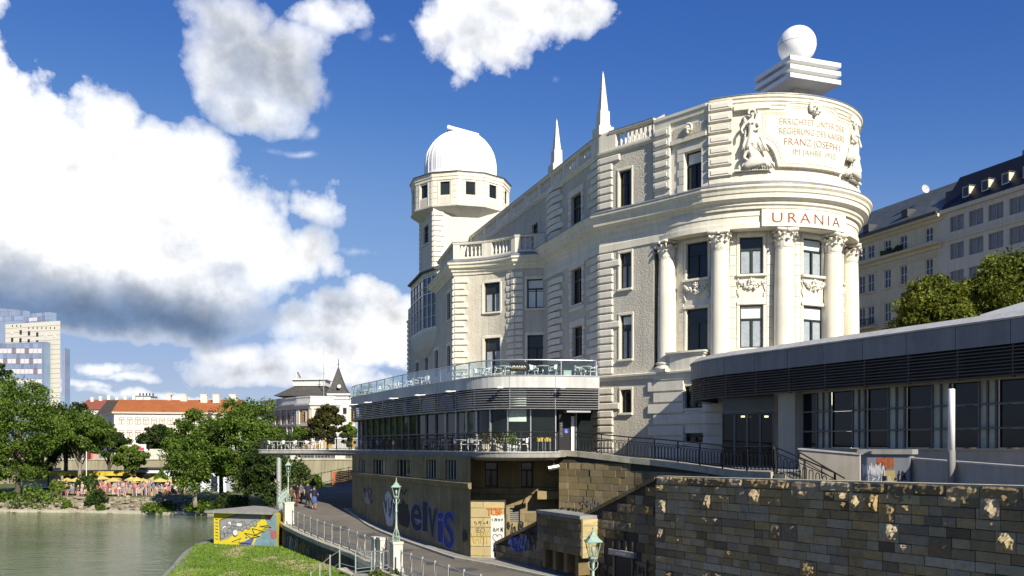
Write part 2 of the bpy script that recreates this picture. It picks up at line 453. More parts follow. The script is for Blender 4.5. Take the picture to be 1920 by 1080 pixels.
def clear_glass(name, tint=(.84, .90, .88), refl=.12):
    m, nt, N, L, b = nodes(name); N.remove(b); out = N['Material Output']
    t = N.new('ShaderNodeBsdfTransparent'); t.inputs[0].default_value = (*tint, 1)
    g = N.new('ShaderNodeBsdfGlossy'); g.inputs['Roughness'].default_value = .02
    fr = N.new('ShaderNodeFresnel'); fr.inputs[0].default_value = 1.45
    ad = N.new('ShaderNodeMath'); ad.operation = 'MULTIPLY_ADD'; ad.inputs[2].default_value = refl*.1; L.new(fr.outputs[0], ad.inputs[0]); ad.inputs[1].default_value = .28
    x = N.new('ShaderNodeMixShader'); L.new(ad.outputs[0], x.inputs[0]); L.new(t.outputs[0], x.inputs[1]); L.new(g.outputs[0], x.inputs[2])
    L.new(x.outputs[0], out.inputs[0]); return m
def leaf_mat(name, c1, c2, trans=.35):
    m, nt, N, L, b = nodes(name); out = N['Material Output']
    geo = N.new('ShaderNodeNewGeometry')
    n1 = N.new('ShaderNodeTexNoise'); L.new(geo.outputs['Position'], n1.inputs['Vector']); n1.inputs['Scale'].default_value = .55; n1.inputs['Detail'].default_value = 5
    ad = N.new('ShaderNodeMath'); ad.operation = 'MULTIPLY_ADD'; L.new(geo.outputs['Random Per Island'], ad.inputs[0]); ad.inputs[1].default_value = .5; ad.inputs[2].default_value = -.25
    a2 = N.new('ShaderNodeMath'); a2.operation = 'ADD'; L.new(ad.outputs[0], a2.inputs[0]); L.new(n1.outputs['Fac'], a2.inputs[1])
    c = ramp(N, L, a2.outputs[0], [(.25, c1), (.8, c2)])
    L.new(c, b.inputs['Base Color']); b.inputs['Roughness'].default_value = .55; b.inputs['Specular IOR Level'].default_value = .25
    tr = N.new('ShaderNodeBsdfTranslucent'); L.new(c, tr.inputs[0])
    x = N.new('ShaderNodeMixShader'); x.inputs[0].default_value = trans; L.new(b.outputs[0], x.inputs[1]); L.new(tr.outputs[0], x.inputs[2])
    L.new(x.outputs[0], out.inputs[0]); return m
M = {}
M['cream'] = mat('cream_stucco', (.74, .695, .57), .8, .05, .9, bump=.12, bscale=45, dirt=.32, dirtcol=(.42, .38, .28), streak=.12)
M['quoin'] = mat('cream_quoin', (.75, .71, .60), .8, .05, 1.6, bump=.18, bscale=40, rnd=.12, dirt=.35, dirtcol=(.42, .38, .28), streak=.08)
M['rough'] = mat('grey_roughcast', (.60, .555, .45), .95, .10, .8, bump=.7, bscale=9, dirt=.45, dirtcol=(.45, .41, .32), fine=.10, bdist=.07, streak=.12)
M['tower'] = mat('tower_render', (.60, .57, .49), .85, .06, .8, bump=.15, bscale=30, streak=.06)
M['zinc'] = mat('zinc_sheet', (.24, .25, .27), .45, .15, 1.5, metal=.4, streak=.2)
M['whitemetal'] = mat('white_metal', (.80, .80, .78), .4, .03, 2)
M['dome'] = mat('white_dome_paint', (.82, .82, .81), .45, .03, 1.5, streak=.05)
M['frame'] = mat('dark_green_frame', (.022, .040, .030), .4, .15, 3)
M['frame2'] = mat('black_frame', (.02, .02, .02), .4, .15, 3)
M['winglass'] = mat('window_glass', (.035, .038, .038), .05, .6, .5, spec=.5, rnd=.75)
M['blind'] = mat('white_blind', (.62, .64, .62), .7, .06, 4)
M['curtain'] = mat('pale_curtain', (.30, .33, .36), .8, .2, 5)
M['redletter'] = mat('red_lettering', (.24, .03, .02), .6, .1, 5)
M['palered'] = mat('faded_red_lettering', (.45, .26, .17), .7, .2, 6)
M['darkroof'] = mat('dark_roof_metal', (.06, .062, .066), .5, .15, 2, metal=.2)
M['alu'] = mat('aluminium', (.52, .53, .53), .32, .06, 2, metal=.75)
M['fascia'] = mat('fascia_sheet', (.52, .515, .49), .5, .06, .8, dirt=.35, dirtcol=(.22, .22, .21), streak=.15, rnd=.08)
M['fascia2'] = mat('fascia_sheet_dark', (.25, .245, .235), .5, .08, .8, dirt=.4, dirtcol=(.10, .10, .105), streak=.15, rnd=.1)
M['slat'] = mat('louver_slat', (.36, .36, .36), .4, .08, 2, metal=.5)
M['slat2'] = mat('dark_louver_slat', (.11, .11, .11), .4, .1, 2, metal=.4)
M['pavglass'] = mat('tinted_glass', (.010, .014, .014), .06, .4, .6, spec=.32)
M['clear'] = clear_glass('clear_glass')
M['paleglass'] = clear_glass('lamp_glass', (.9, .93, .9), .2)
M['black'] = mat('black_paint', (.012, .012, .013), .45, .2, 4)
M['iron'] = mat('wrought_iron', (.018, .018, .02), .5, .2, 4)
M['galv'] = mat('galvanised_steel', (.42, .44, .41), .45, .15, 5, metal=.4, dirt=.3, dirtcol=(.2, .2, .17))
M['copper'] = mat('verdigris', (.27, .38, .31), .6, .2, 8, dirt=.3, dirtcol=(.12, .2, .16))
M['lampgreen'] = mat('pale_green_paint', (.33, .42, .35), .5, .12, 8)
M['whitestone'] = mat('white_stone_pillar', (.62, .59, .50), .8, .08, 2, bump=.2, bscale=25, dirt=.4, dirtcol=(.33, .30, .22), streak=.15)
M['concrete'] = mat('concrete', (.30, .29, .26), .9, .15, 1.4, bump=.3, bscale=14, dirt=.5, dirtcol=(.16, .15, .12), streak=.2)
M['render'] = mat('grey_render', (.43, .39, .315), .9, .08, 1.0, bump=.12, bscale=30, streak=.12, dirt=.2)
M['sand'] = mat('sandstone', (.26, .21, .11), .9, .2, .7, bump=.35, bscale=10, dirt=.7, dirtcol=(.11, .09, .05), streak=.3)
pal = [(.33, .24, .11), (.47, .35, .17), (.20, .15, .075), (.52, .41, .22), (.38, .31, .20), (.50, .35, .14), (.26, .20, .11), (.56, .48, .31), (.40, .29, .13), (.16, .12, .065), (.42, .35, .24), (.49, .39, .20)]
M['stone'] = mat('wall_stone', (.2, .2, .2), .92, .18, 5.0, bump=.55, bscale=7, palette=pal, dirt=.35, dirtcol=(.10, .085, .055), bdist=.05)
M['stone_f'] = mat('shaded_flank_stone', (.2, .2, .2), .92, .18, 5.0, bump=.5, bscale=7, palette=[c3(c, .52) for c in pal], dirt=.4, dirtcol=(.05, .045, .03), bdist=.05)  # wall stone palette darkened, the flank's shade is put into the colour
M['stone_i'] = mat('wall_stone_joined', (.2, .2, .2), .92, .18, 5.0, bump=.55, bscale=7, palette=pal, island=True, dirt=.35, dirtcol=(.10, .085, .055), bdist=.05)
pal2 = [(.26, .195, .09), (.33, .255, .13), (.20, .155, .08), (.28, .225, .125), (.36, .28, .145)]
M['ashlar'] = mat('ashlar_block', (.2, .2, .2), .92, .2, 2.5, bump=.35, bscale=9, palette=pal2, dirt=.5, dirtcol=(.09, .08, .055))
M['mortar'] = mat('dark_mortar', (.055, .05, .04), .95, .2, 3)
M['coping'] = mat('worn_coping', (.42, .39, .29), .9, .2, 2, bump=.5, bscale=9, dirt=.6, dirtcol=(.15, .13, .09))
M['asphalt'] = mat('asphalt', (.17, .155, .13), .9, .18, .5, bump=.15, bscale=30, dirt=.35, dirtcol=(.09, .085, .08))
M['leafA'] = leaf_mat('leaf_mid', (.038, .075, .009), (.17, .26, .035))
M['leafB'] = leaf_mat('leaf_dark', (.018, .036, .008), (.075, .12, .022))
M['leafC'] = leaf_mat('leaf_light', (.05, .09, .012), (.17, .25, .035))
M['leafD'] = leaf_mat('leaf_yellowgreen', (.05, .075, .008), (.21, .235, .03))
M['leafE'] = leaf_mat('leaf_olive', (.030, .036, .008), (.10, .10, .022))
M['bark'] = mat('bark', (.085, .07, .05), .9, .3, 6, bump=.4, bscale=20)
M['palebark'] = mat('pale_bark', (.24, .21, .16), .9, .25, 6)
M['gold'] = mat('ochre_brass', (.3, .24, .1), .5, .1)
# ------------------------------------------------------------------ plan lines of the theatre
A = (5.53, 57.0)
RC = (14.6, 57.0)                                   # centre of the rotunda
PF = Path(bez(A, (8.15, 54.5), (11.02, 51.27), 12)+arc(RC[0], RC[1], 6.75, -29, 128, 44))
def left_pt(t): return (5.53-.338*t, 57.0+t)
PL = Path([left_pt(40), left_pt(12.2), left_pt(10.9), left_pt(9.4), left_pt(6.6), left_pt(5.4), A])
PALL = Path([left_pt(40), A]+[tuple(p) for p in PF.p[1:]])
sA = (Vector(A)-Vector(left_pt(40))).length         # arc length of the corner on PALL
PR = Path(arc(RC[0], RC[1], 5.85, -74, 128, 50))
PE = Path(arc(RC[0], RC[1], 6.68, -72, 128, 50))
WX = [(-10.6, 92.5), (-6.5, 78.0), (-4.46, 69.5)]
def concave(): return bez((-4.46, 69.5), (-1.5, 69.1), (.24, 66.9), 10)
PW = Path(WX[:2]+concave()+[(2.75, 66.3)])
def th(px, R0=6.75):
    """angle on the rotunda whose near side projects to px"""
    lo, hi = -75.0, 60.0
    f = lambda a: 960+F*(RC[0]+R0*math.sin(R(a)))/(RC[1]-R0*math.cos(R(a)))
    for _ in range(40):
        m = (lo+hi)/2
        if f(m) < px: lo = m
        else: hi = m
    return lo
sR0 = PF.s(1345.0) - math.radians(th(1345.0)+29.0)*6.75   # where the arc starts on PF
def sF(theta): return sR0+math.radians(theta+29)*6.75
ZC0, ZC1, ZB = 13.15, 14.35, 4.3                    # main cornice bottom/top, belt

house = thing('theatre_building', 'large cream corner building with columned rotunda, inscription panel and domed tower', 'building', (8, 60, -2))

# windows ---------------------------------------------------------------
_win = {}
def window_meshes(w, h, style, fm, pane=None):
    key = (round(w, 2), round(h, 2), style, fm.name, pane.name if pane else '')
    if key in _win: return _win[key]
    f = MB(); t = .075
    def bx(x0, x1, z0, z1, y0=-.03, y1=.05): f.box(((x0+x1)/2, (y0+y1)/2, (z0+z1)/2), (x1-x0, y1-y0, z1-z0))
    bx(-w/2, -w/2+t, -h/2, h/2); bx(w/2-t, w/2, -h/2, h/2); bx(-w/2+t, w/2-t, h/2-t, h/2); bx(-w/2+t, w/2-t, -h/2, -h/2+t)
    if style != 'plain':
        zt = h/2-h*.33
        if style in ('cross', 'tall'): bx(-w/2+t, w/2-t, zt-.05, zt+.05, -.045, .05); bx(-.05, .05, -h/2+t, zt-.05, -.045, .05)
        if style == 'tall': bx(-.03, .03, zt+.05, h/2-t, -.03, .05)
        if style == 'vert': bx(-.05, .05, -h/2+t, h/2-t, -.04, .05)
        if style == 'two': bx(-.04, .04, -h/2+t, h/2-t, -.04, .05); bx(-w/2+t, w/2-t, -.03, .03, -.035, .045)
        if style == 'grid':
            for i in (1, 2): bx(-w/2+t, w/2-t, -h/2+h*i/3-.025, -h/2+h*i/3+.025, -.035, .045)
            bx(-.03, .03, -h/2+t, h/2-t, -.04, .05)
    p = MB(); p.quad((-w/2+.02, .03, -h/2+.02), (w/2-.02, .03, -h/2+.02), (w/2-.02, .03, h/2-.02), (-w/2+.02, .03, h/2-.02))
    _win[key] = (f.mesh('window_frame', fm), p.mesh('window_pane', pane or M['winglass'])); return _win[key]
def window(parent, P, s0, s1, z0, z1, off=-.2, style='cross', blind=0, curtain=False, fm=None, sill=None, sillmat=None, name='window', pane=None):
    sm = (s0+s1)/2; w, h = s1-s0, z1-z0; rz = P.rz(sm)
    fr, pn = window_meshes(w, h, style, fm or M['frame'], pane)
    p = P.pos(sm, off, (z0+z1)/2)
    o = link(name, fr, parent, loc=p, rz=rz)
    link('pane', pn, o, local=True)
    if blind:
        b = MB(); top = h/2-.07; b.box((0, .02, top-blind*h/2), (w-.16, .006, blind*h)); link('blind', b.mesh('blind', M['blind']), o, local=True)
    if curtain:
        b = MB(); n = 14; zz = (-h/2+.08, h/2-h*.33-.06)
        for sgn in (-1, 1):
            xs = [sgn*(w/2-.09-(w*.36)*i/n) for i in range(n+1)]
            for i in range(n):
                y0, y1 = .022+.006*(i % 2), .022+.006*((i+1) % 2)
                b.quad((xs[i], y0-.004, zz[0]), (xs[i+1], y1-.004, zz[0]), (xs[i+1], y1-.004, zz[1]), (xs[i], y0-.004, zz[1]))
        link('curtain', b.mesh('curtain', M['curtain']), o, local=True)
    if sill:
        piece('sill', parent, P, s0-.12, s1+.12, z0-.14, z0-.005, -.06, sill, sillmat or M['quoin'])
    return o
def rect(P, px0, px1, py0, py1):
    s0, s1 = P.s(px0), P.s(px1); d = P.D((s0+s1)/2); return (s0, s1, ZD(py1, d), ZD(py0, d))
def surround(parent, P, op, w=.16, o=.05):
    a, b, c, d = op
    piece('architrave', parent, P, a-w, a-.004, c-.02, d+.004, -.02, o, M['cream']); piece('architrave', parent, P, b+.004, b+w, c-.02, d+.004, -.02, o, M['cream'])
    piece('lintel', parent, P, a-w, b+w, d+.006, d+w+.04, -.02, o, M['cream'])

# ---------------- left facade and front wall --------------------------------
opsL = [rect(PL, 1073, 1092, 503, 570), rect(PL, 1074.5, 1093, 612, 668), rect(PL, 1072, 1091, 365, 431), rect(PL, 997, 1008, 420, 452)]
opsF = [rect(PF, 1161, 1184, 319, 389), rect(PF, 1162, 1184, 474, 541), rect(PF, 1163, 1185, 591, 673), rect(PF, 1164, 1184, 731, 774), rect(PF, 1284, 1316, 283, 356)]
sRec = PF.s(1226)                                    # where the plaster wall stops before the columns
w = MB()
wall(w, PL, 0, PL.L, -2.0, ZC0, [o for o in opsL if o[3] < ZC0], depth=.3)
wall(w, PL, 0, PL.L, ZC0, 18.1, [o for o in opsL if o[3] > ZC0], depth=.3)
wall(w, PF, 0, sRec, -2.0, ZC0, opsF[1:4], depth=.3)
wall(w, PF, 0, PF.s(1229), ZC0, 18.1, opsF[:1], depth=.3)
w.build('roughcast_wall', M['rough'], house)
w = MB()
wall(w, PF, sRec, PF.L, -2.0, ZB, [rect(PF, 1284, 1318, 723, 765), rect(PF, 1284, 1319, 812, 829)], depth=.3)
wall(w, PF, PF.s(1229), PF.L, ZC0, 18.9, [opsF[4]], depth=.35)
# recess return beside the first column
a = PF.pos(sRec, 0, 0); b = PR.pos(0, 0, 0)
w.quad((a.x, a.y, ZB), (b.x, b.y, ZB), (b.x, b.y, ZC0), (a.x, a.y, ZC0))
# window openings between the columns
colang = [-60, -26.5, 6, 38.5, 71, 103]
winpx = [(1287, 1327, 451, 522, 574, 656), (1387, 1431, 443, 512, 572, 655), (1491, 1521, 447, 514, 573, 655), (1569, 1577, 463, 527, 583, 655)]
opsR = []
for i, (x0, x1, a0, a1, b0, b1) in enumerate(winpx):
    t0, t1 = th(x0, 5.85), th(x1, 5.85)
    if i == 2: t0, t1 = 19.3, 34.3
    if i == 3: t0, t1 = 48.0, 62.0
    s0, s1 = math.radians(t0+74)*5.85, math.radians(t1+74)*5.85
    opsR += [(s0, s1, 9.72, 11.82), (s0, s1, 5.55, 7.98)]
for k in (80, 95): pass
wall(w, PR, 0, PR.L, ZB, 12.2, opsR, depth=.28)
w.build('rendered_wall', M['cream'], house)
# soffit and entablature of the rotunda
e = MB()
sweep(e, PE, [(-.9, 12.12), (.06, 12.12), (.06, 12.42), (.0, 12.45), (.0, 12.78), (.05, 12.8), (.05, ZC0+.02), (-.9, ZC0+.02)], step=.5)
e.build('entablature', M['cream'], house)
# frieze on the plaster side, main cornice, lead skirt
e = MB(); sweep(e, PALL, [(-.05, 12.1), (.06, 12.1), (.06, 12.5), (.03, 12.55), (.03, 12.9), (.1, 13.0), (.1, ZC0), (-.05, ZC0)], s0=sA-12.2, s1=sA+PF.s(1262))
e.build('frieze', M['cream'], house)
cprof = [(-.1, ZC0), (.12, ZC0), (.14, 13.28), (.24, 13.36), (.26, 13.50), (.38, 13.56), (.52, 13.66), (.54, 13.90), (.60, 13.94), (.64, 14.10), (.74, 14.22), (.75, ZC1), (-.1, ZC1)]
e = MB(); sweep(e, PALL, cprof, s0=sA-12.0); e.build('cornice', M['cream'], house)
e = MB(); sweep(e, PALL, [(-.05, ZC1+.004), (.77, ZC1+.004), (.77, ZC1+.05), (.30, 14.62), (.02, 14.72), (-.05, 14.72)], s0=sA-12.0)
e.build('lead_flashing', M['zinc'], house)
# belt course above the ground storey
e = MB(); sweep(e, PF, [(-.05, ZB-.28), (.10, ZB-.28), (.14, ZB-.12), (.26, ZB-.06), (.28, ZB+.04), (-.05, ZB+.12)], s0=0, s1=PF.L); e.build('belt_course', M['cream'], house)
# pedestal ledge between first and second column
e = MB(); sA1, sA2 = math.radians(74-54)*5.85, math.radians(74-34)*5.85
pbox(e, PR, sA1, sA2, ZB, 5.25, -.1, .82); pbox(e, PR, sA1-.08, sA2+.08, 5.25, 5.36, -.1, .92); pbox(e, PR, sA1-.14, sA2+.14, 5.36, 5.46, -.1, 1.0)
e.build('pedestal', M['cream'], house)
e = MB(); sA1, sA2 = math.radians(74-20)*5.85, math.radians(74+1)*5.85
pbox(e, PR, sA1, sA2, ZB, 5.25, -.1, .82); pbox(e, PR, sA1-.08, sA2+.08, 5.25, 5.4, -.1, .95); e.build('pedestal', M['cream'], house)
for i in range(0, 8, 2):
    up, lo = opsR[i], opsR[i+1]
    green = i >= 2
    window(house, PR, *up, style='cross', blind=.3 if i == 4 else 0, curtain=(i in (2, 4)))
    window(house, PR, *lo, style='cross', blind=.29 if i in (2, 4) else 0, curtain=(i in (2, 4)))
    piece('sill', house, PR, up[0]-.18, up[1]+.18, up[2]-.15, up[2]-.01, -.02, .17, M['quoin'])
    for q in (up, lo):
        a, b, c, d = q
        piece('architrave', house, PR, a-.17, a-.004, c, d, -.02, .05, M['cream']); piece('architrave', house, PR, b+.004, b+.17, c, d, -.02, .05, M['cream'])
        piece('lintel', house, PR, a-.17, b+.17, d+.005, d+.2, -.02, .06, M['cream'])
    # festoon panel under the upper window
    sm = (up[0]+up[1])/2; hw = (up[1]-up[0])/2+.12
    f = MB(); rr = random.Random(i)
    for k in range(60):
        t = rr.uniform(-1, 1); sag = .62*(1-t*t); wd = .17*(1-.55*abs(t))
        x = sm+t*hw*.92; z = up[2]-.36-sag*.62+rr.uniform(-wd, wd)
        f.ball(PR.pos(x, .07+rr.uniform(0, .07), z), rr.uniform(.045, .085), 6, 4)
    for k in range(7):
        a = 2*math.pi*k/7; f.ball(PR.pos(sm+.14*math.cos(a), .1, up[2]-.42+.14*math.sin(a)), .075, 6, 4)
    f.ball(PR.pos(sm, .15, up[2]-.42), .09, 6, 4)
    for sg in (-1, 1):                                # hanging ribbon ends
        for k in range(9):
            f.ball(PR.pos(sm+sg*(hw*.95+.05*math.sin(k*1.4)), .05, up[2]-.3-k*.115), (.05+.02*(k % 2), .045, .07), 6, 4)
    f.build('festoon', M['quoin'], house, smooth=True)
    # ashlar pilaster strips beside the windows: joints as thin recessed courses
    for sgn, edge in ((-1, up[0]-.2), (1, up[1]+.2)):
        zz = 5.5
        while zz < 11.9:
            x0, x1 = (edge-.34, edge) if sgn < 0 else (edge, edge+.34)
            piece('stone', house, PR, x0, x1, zz, zz+.575, -.02, .045, M['quoin']); zz += .59
window(house, PF, *opsF[0], style='tall', fm=M['frame2'], sill=.1); window(house, PF, *opsF[1], style='cross', fm=M['frame2'], sill=.16, curtain=True)
window(house, PF, *opsF[2], style='cross', fm=M['frame2'], sill=.16, blind=.18, curtain=True); window(house, PF, *opsF[3], style='cross', fm=M['frame2'], sill=.16)
window(house, PF, *opsF[4], off=-.25, style='cross', blind=.3, fm=M['frame2'])
for o_ in opsF[:4]: surround(house, PF, o_, .13)
for q in (rect(PF, 1284, 1318, 723, 765), rect(PF, 1284, 1319, 812, 829)): window(house, PF, *q, style='cross', fm=M['frame2'], sill=.1)
for q in opsL: window(house, PL, *q, off=-.2, style='tall', fm=M['frame2'], sill=.12)
# quoin-like window surrounds of the left facade
for q in opsL[:3]:
    a, b, c, d = q; n = 6; h = (d-c)/n
    for k in range(n):
        ww = .5 if k % 2 else .38
        piece('quoin', house, PL, a-ww, a-.01, c+k*h+.015, c+(k+1)*h-.015, -.02, .09, M['quoin'])
        piece('quoin', house, PL, b+.01, b+ww*.8, c+k*h+.015, c+(k+1)*h-.015, -.02, .09, M['quoin'])
    piece('lintel', house, PL, a-.5, b+.45, d+.02, d+.45, -.02, .09, M['quoin'])
    piece('apron', house, PL, a-.4, b+.35, c-.42, c-.16, -.02, .08, M['quoin'])

# ---------------- quoins -----------------------------------------------------
def quoin_column(P, s_edge, direction, z0, z1, pitch, wl, ws, proud=.12, extra=None, gap=.13, first=0):
    k = 0; z = z0
    while z+pitch <= z1+.05:
        ww = wl if (k+first) % 2 else ws
        if extra and k % extra[0] == extra[1]: ww = extra[2]
        a, b = (s_edge, s_edge+ww) if direction > 0 else (s_edge-ww, s_edge)
        piece('quoin', house, P, a, b, z+gap*.35, min(z+pitch, z1)-gap*.35, -.03, proud, M['quoin'], .05)
        z += pitch; k += 1
# corner A, ground storey to cornice and attic
quoin_column(PF, .0, 1, -1.6, ZB-.3, .478, 1.05, 1.05, extra=(6, 2, 1.55))
quoin_column(PL, PL.L, -1, -1.6, ZB-.3, .478, 1.9, 1.35)
quoin_column(PF, .0, 1, ZB+.14, 12.08, .4735, 1.05, 1.05, extra=(8, 6, 1.6))
quoin_column(PL, PL.L, -1, ZB+.14, 12.08, .4735, 1.9, 1.35)
quoin_column(PF, .0, 1, 14.75, 18.05, .471, 1.0, 1.0, extra=(7, 6, 1.6))
quoin_column(PL, PL.L, -1, 14.75, 18.05, .471, 1.7, 1.2)
# rounded rusticated strip on the left facade
sL0 = PL.s(1029); sL1 = PL.s(1057)
z = -.5; k = 0
while z < 18.0:
    if not (12.0 < z+.2 < 14.7):
        e = MB(); q0 = sL0-.25 if (z > 14.7) else sL0; q1 = sL1-(.0 if k % 2 else .5)
        n = 6; ds = [q0+(q1-q0)*i/n for i in range(n+1)]; bulge = [.10+.22*math.sin(math.pi*i/n) for i in range(n+1)]
        base = len(e.v)
        for d, bu in zip(ds, bulge):
            for o, zz in ((-.03, z+.05), (bu, z+.05), (bu, z+.43), (-.03, z+.43)): e.v.append(tuple(PL.pos(d, o, zz)))
        for i in range(n):
            for j in range(4):
                q = (j+1) % 4; e.f.append((base+i*4+j, base+i*4+q, base+i*4+4+q, base+i*4+4+j)); e.m.append(0)
        e.f.append((base, base+1, base+2, base+3)); e.f.append((base+n*4+3, base+n*4+2, base+n*4+1, base+n*4)); e.m += [0, 0]
        e.build('quoin', M['quoin'], house)
    z += .4735; k += 1
# ground storey rustication under the rotunda
z = -1.4; k = 0; winops = [rect(PF, 1284, 1318, 723, 765), rect(PF, 1284, 1319, 812, 829)]
s_r0 = PF.s(1217); s_r1 = sF(30)
while z < ZB-.45:
    a = s_r0 if k % 2 else s_r0+.42
    zz0, zz1 = z+.06, z+.60
    hit = [o for o in winops if o[2] < zz1-.08 and o[3] > zz0+.08]
    spans = [(a, s_r1)]
    for o in hit: spans = [(x0, min(x1, o[0]-.03)) for x0, x1 in spans if x0 < o[0]-.1]+[(max(x0, o[1]+.03), x1) for x0, x1 in spans if x1 > o[1]+.1]
    for x0, x1 in spans:
        d = x0
        while d < x1-.05:
            q = min(d+2.4, x1)
            if x1-q < .4: q = x1
            e = MB(); pbox(e, PF, d+.004, q-.004, zz0, zz1, -.03, .13, .5); e.build('stone', M['quoin'], house); d = q
    z += .655; k += 1
# attic pilasters
def pilaster(px0, px1, z0=15.05, z1=18.95):
    s0, s1 = PF.s(px0), PF.s(px1); z = z0
    e = MB(); pbox(e, PF, s0, s1, 14.72, z1, -.03, .12, .4); e.build('pilaster', M['cream'], house)
    while z < z1-.3:
        piece('quoin', house, PF, s0-.06, s1+.06, z, z+.5, .1, .24, M['quoin'], .05)
        piece('quoin_panel', house, PF, s0+.1, s1-.1, z+.12, z+.38, .2, .285, M['quoin'], .04)
        z += .62
pilaster(1230, 1258, z1=18.9); pilaster(1331, 1372, z1=19.25)
# window bay between them
q = opsF[4]; a, b, c, d = q
for k in range(5):
    h = (d-c)/5
    for x0, x1 in ((a-.5+(.12 if k % 2 else 0), a-.01), (b+.01, b+.5-(.12 if k % 2 else 0))):
        piece('quoin', house, PF, x0, x1, c+k*h+.01, c+(k+1)*h-.01, -.02, .07, M['quoin'])
piece('lintel', house, PF, a-.5, b+.5, d+.02, d+.42, -.02, .07, M['quoin'])
e = MB(); sb0, sb1 = PF.s(1260), PF.s(1329)
pbox(e, PF, sb0, sb1, d+.62, d+.86, -.02, .2, .4); e.build('hood_moulding', M['cream'], house)
e = MB(); pbox(e, PF, sb0+.15, sb1-.15, d+.98, d+1.55, -.02, .05, .4); e.build('frieze_panel', M['rough'], house)
def mask(P, s, z, k=1.0, off=.1, wings=False):
    f = MB(); q = lambda x, y, zz, r: f.ball(P.pos(s+x*k, off+y*k, z+zz*k), tuple(v*k for v in r) if isinstance(r, tuple) else r*k, 10, 8)
    q(0, .02, 0, (.21, .16, .27)); q(0, .20, -.02, (.04, .07, .085)); q(-.085, .15, .06, (.06, .05, .035)); q(.085, .15, .06, (.06, .05, .035))
    q(0, .155, -.135, (.075, .05, .035)); q(0, .14, -.22, (.08, .07, .06)); q(-.12, .1, -.07, .07); q(.12, .1, -.07, .07)
    for i in range(16):
        a = math.pi*(-.15+1.3*i/15); q(.23*math.cos(a), .06, .26*math.sin(a)+.04, .075)
    if wings:
        for sg in (-1, 1):
            for i in range(6): q(sg*(.24+.05*i), .05, .06-.03*i, (.05, .05, .12-.012*i))
            for i in range(4): q(sg*(.25+.03*i), .06, -.08-.055*i, (.05, .05, .06))
    return f
m_ = mask(PF, (sb0+sb1)/2, d+1.28, 1.0); m_.build('mask', M['quoin'], house, smooth=True)
# drum base, bands and parapet of the rotunda attic
sD0 = PF.s(1375)
e = MB(); sweep(e, PF, [(-.1, 14.5), (.10, 14.5), (.10, 15.15), (.04, 15.25), (-.1, 15.25)], s0=PF.s(1330)); e.build('drum_base', M['cream'], house)
e = MB(); sweep(e, PF, [(-.3, 18.9), (.06, 18.9), (.06, 19.05), (.13, 19.1), (.13, 19.24), (.2, 19.3), (.22, 19.43), (-.3, 19.46)], s0=PF.s(1332)); e.build('parapet', M['cream'], house)
e = MB(); sweep(e, PF, [(-.1, 18.86), (.1, 18.86), (.12, 19.1), (.18, 19.18), (.18, 19.34), (-.1, 19.38)], s0=PF.s(1229), s1=PF.s(1331)); e.build('parapet', M['cream'], house)
e = MB(); sweep(e, PF, [(-.35, 19.464), (.25, 19.44), (.25, 19.49), (-.35, 19.56)], s0=PF.s(1333)); e.build('lead_flashing', M['zinc'], house)
e = MB(); e.prism([tuple(p) for p in PF.p[8:]], 18.9, 19.4); e.build('drum_roof', M['zinc'], house)

# ---------------- columns -----------------------------------------------------
def capital():
    f = MB(); f.lathe([(.42, 0), (.48, .02), (.48, .08), (.43, .1), (.43, .15), (.46, .5), (.56, .78)], n=20)
    for tier, (n, z0, h, r0, out) in enumerate(((8, .12, .42, .43, .24), (8, .2, .62, .45, .27))):
        for i in range(n):
            a = 2*math.pi*(i+.5*tier)/n; ca, sa = math.cos(a), math.sin(a)
            prof = [(0, 0, .17), (.05, .4, .19), (.09, .75, .17), (.7, 1.0, .13), (1.0, .93, .07), (.95, .8, .02)]
            pts = []
            for o, zz, wd in prof:
                r = r0+out*o; pts.append([(r*ca-sg*wd*sa, r*sa+sg*wd*ca, z0+h*zz) for sg in (-1, 1)]+[((r+.045)*ca, (r+.045)*sa, z0+h*zz)])
            for p, q in zip(pts, pts[1:]):
                f.quad(p[0], p[2], q[2], q[0]); f.quad(p[2], p[1], q[1], q[2])
    for i in range(4):
        a = math.pi/4+i*math.pi/2
        for k in range(10):
            t = k/9*2.2*math.pi; rr = .15*(1-k/13)
            f.ball((math.cos(a)*(.62+rr*math.cos(t)*.8), math.sin(a)*(.62+rr*math.cos(t)*.8), .8+rr*math.sin(t)), .062, 6, 4)
    pts = []
    for i in range(4):
        a = math.pi/4+i*math.pi/2
        pts += [(math.cos(a-.09)*.84, math.sin(a-.09)*.84), (math.cos(a+.09)*.84, math.sin(a+.09)*.84), (math.cos(a+math.pi/4)*.55, math.sin(a+math.pi/4)*.55)]
    f.prism(pts, .93, 1.06)
    for i in range(4):
        a = i*math.pi/2; f.ball((math.cos(a)*.58, math.sin(a)*.58, .96), .1, 8, 6)
    return f.mesh('capital', M['quoin'], True)
def shaft(): 
    f = MB(); f.lathe([(.57, 0), (.57, .08), (.555, .3), (.55, 2.2), (.53, 4.2), (.48, 6.5), (.475, 6.52)], n=28); return f.mesh('shaft', M['cream'], True)
def cbase():
    f = MB(); f.box((0, 0, .09), (1.5, 1.5, .18)); f.lathe([(.74, .18), (.76, .26), (.72, .36), (.62, .38), (.60, .46), (.67, .5), (.67, .58), (.58, .62)], n=28); return f.mesh('base', M['cream'])
mc, msft, mb_ = capital(), shaft(), cbase()
for k, a in enumerate(colang):
    x, y = RC[0]+6.22*math.sin(R(a)), RC[1]-6.22*math.cos(R(a)); rz = R(a)
    c = link('column', msft, house, loc=(x, y, 4.45), rz=rz)
    b = link('capital', mc, c, loc=(0, 0, 6.5), local=True, rz=0); b.scale = (1, 1, 1.1)
    link('column_base', mb_, c, loc=(0, 0, -.12), local=True)

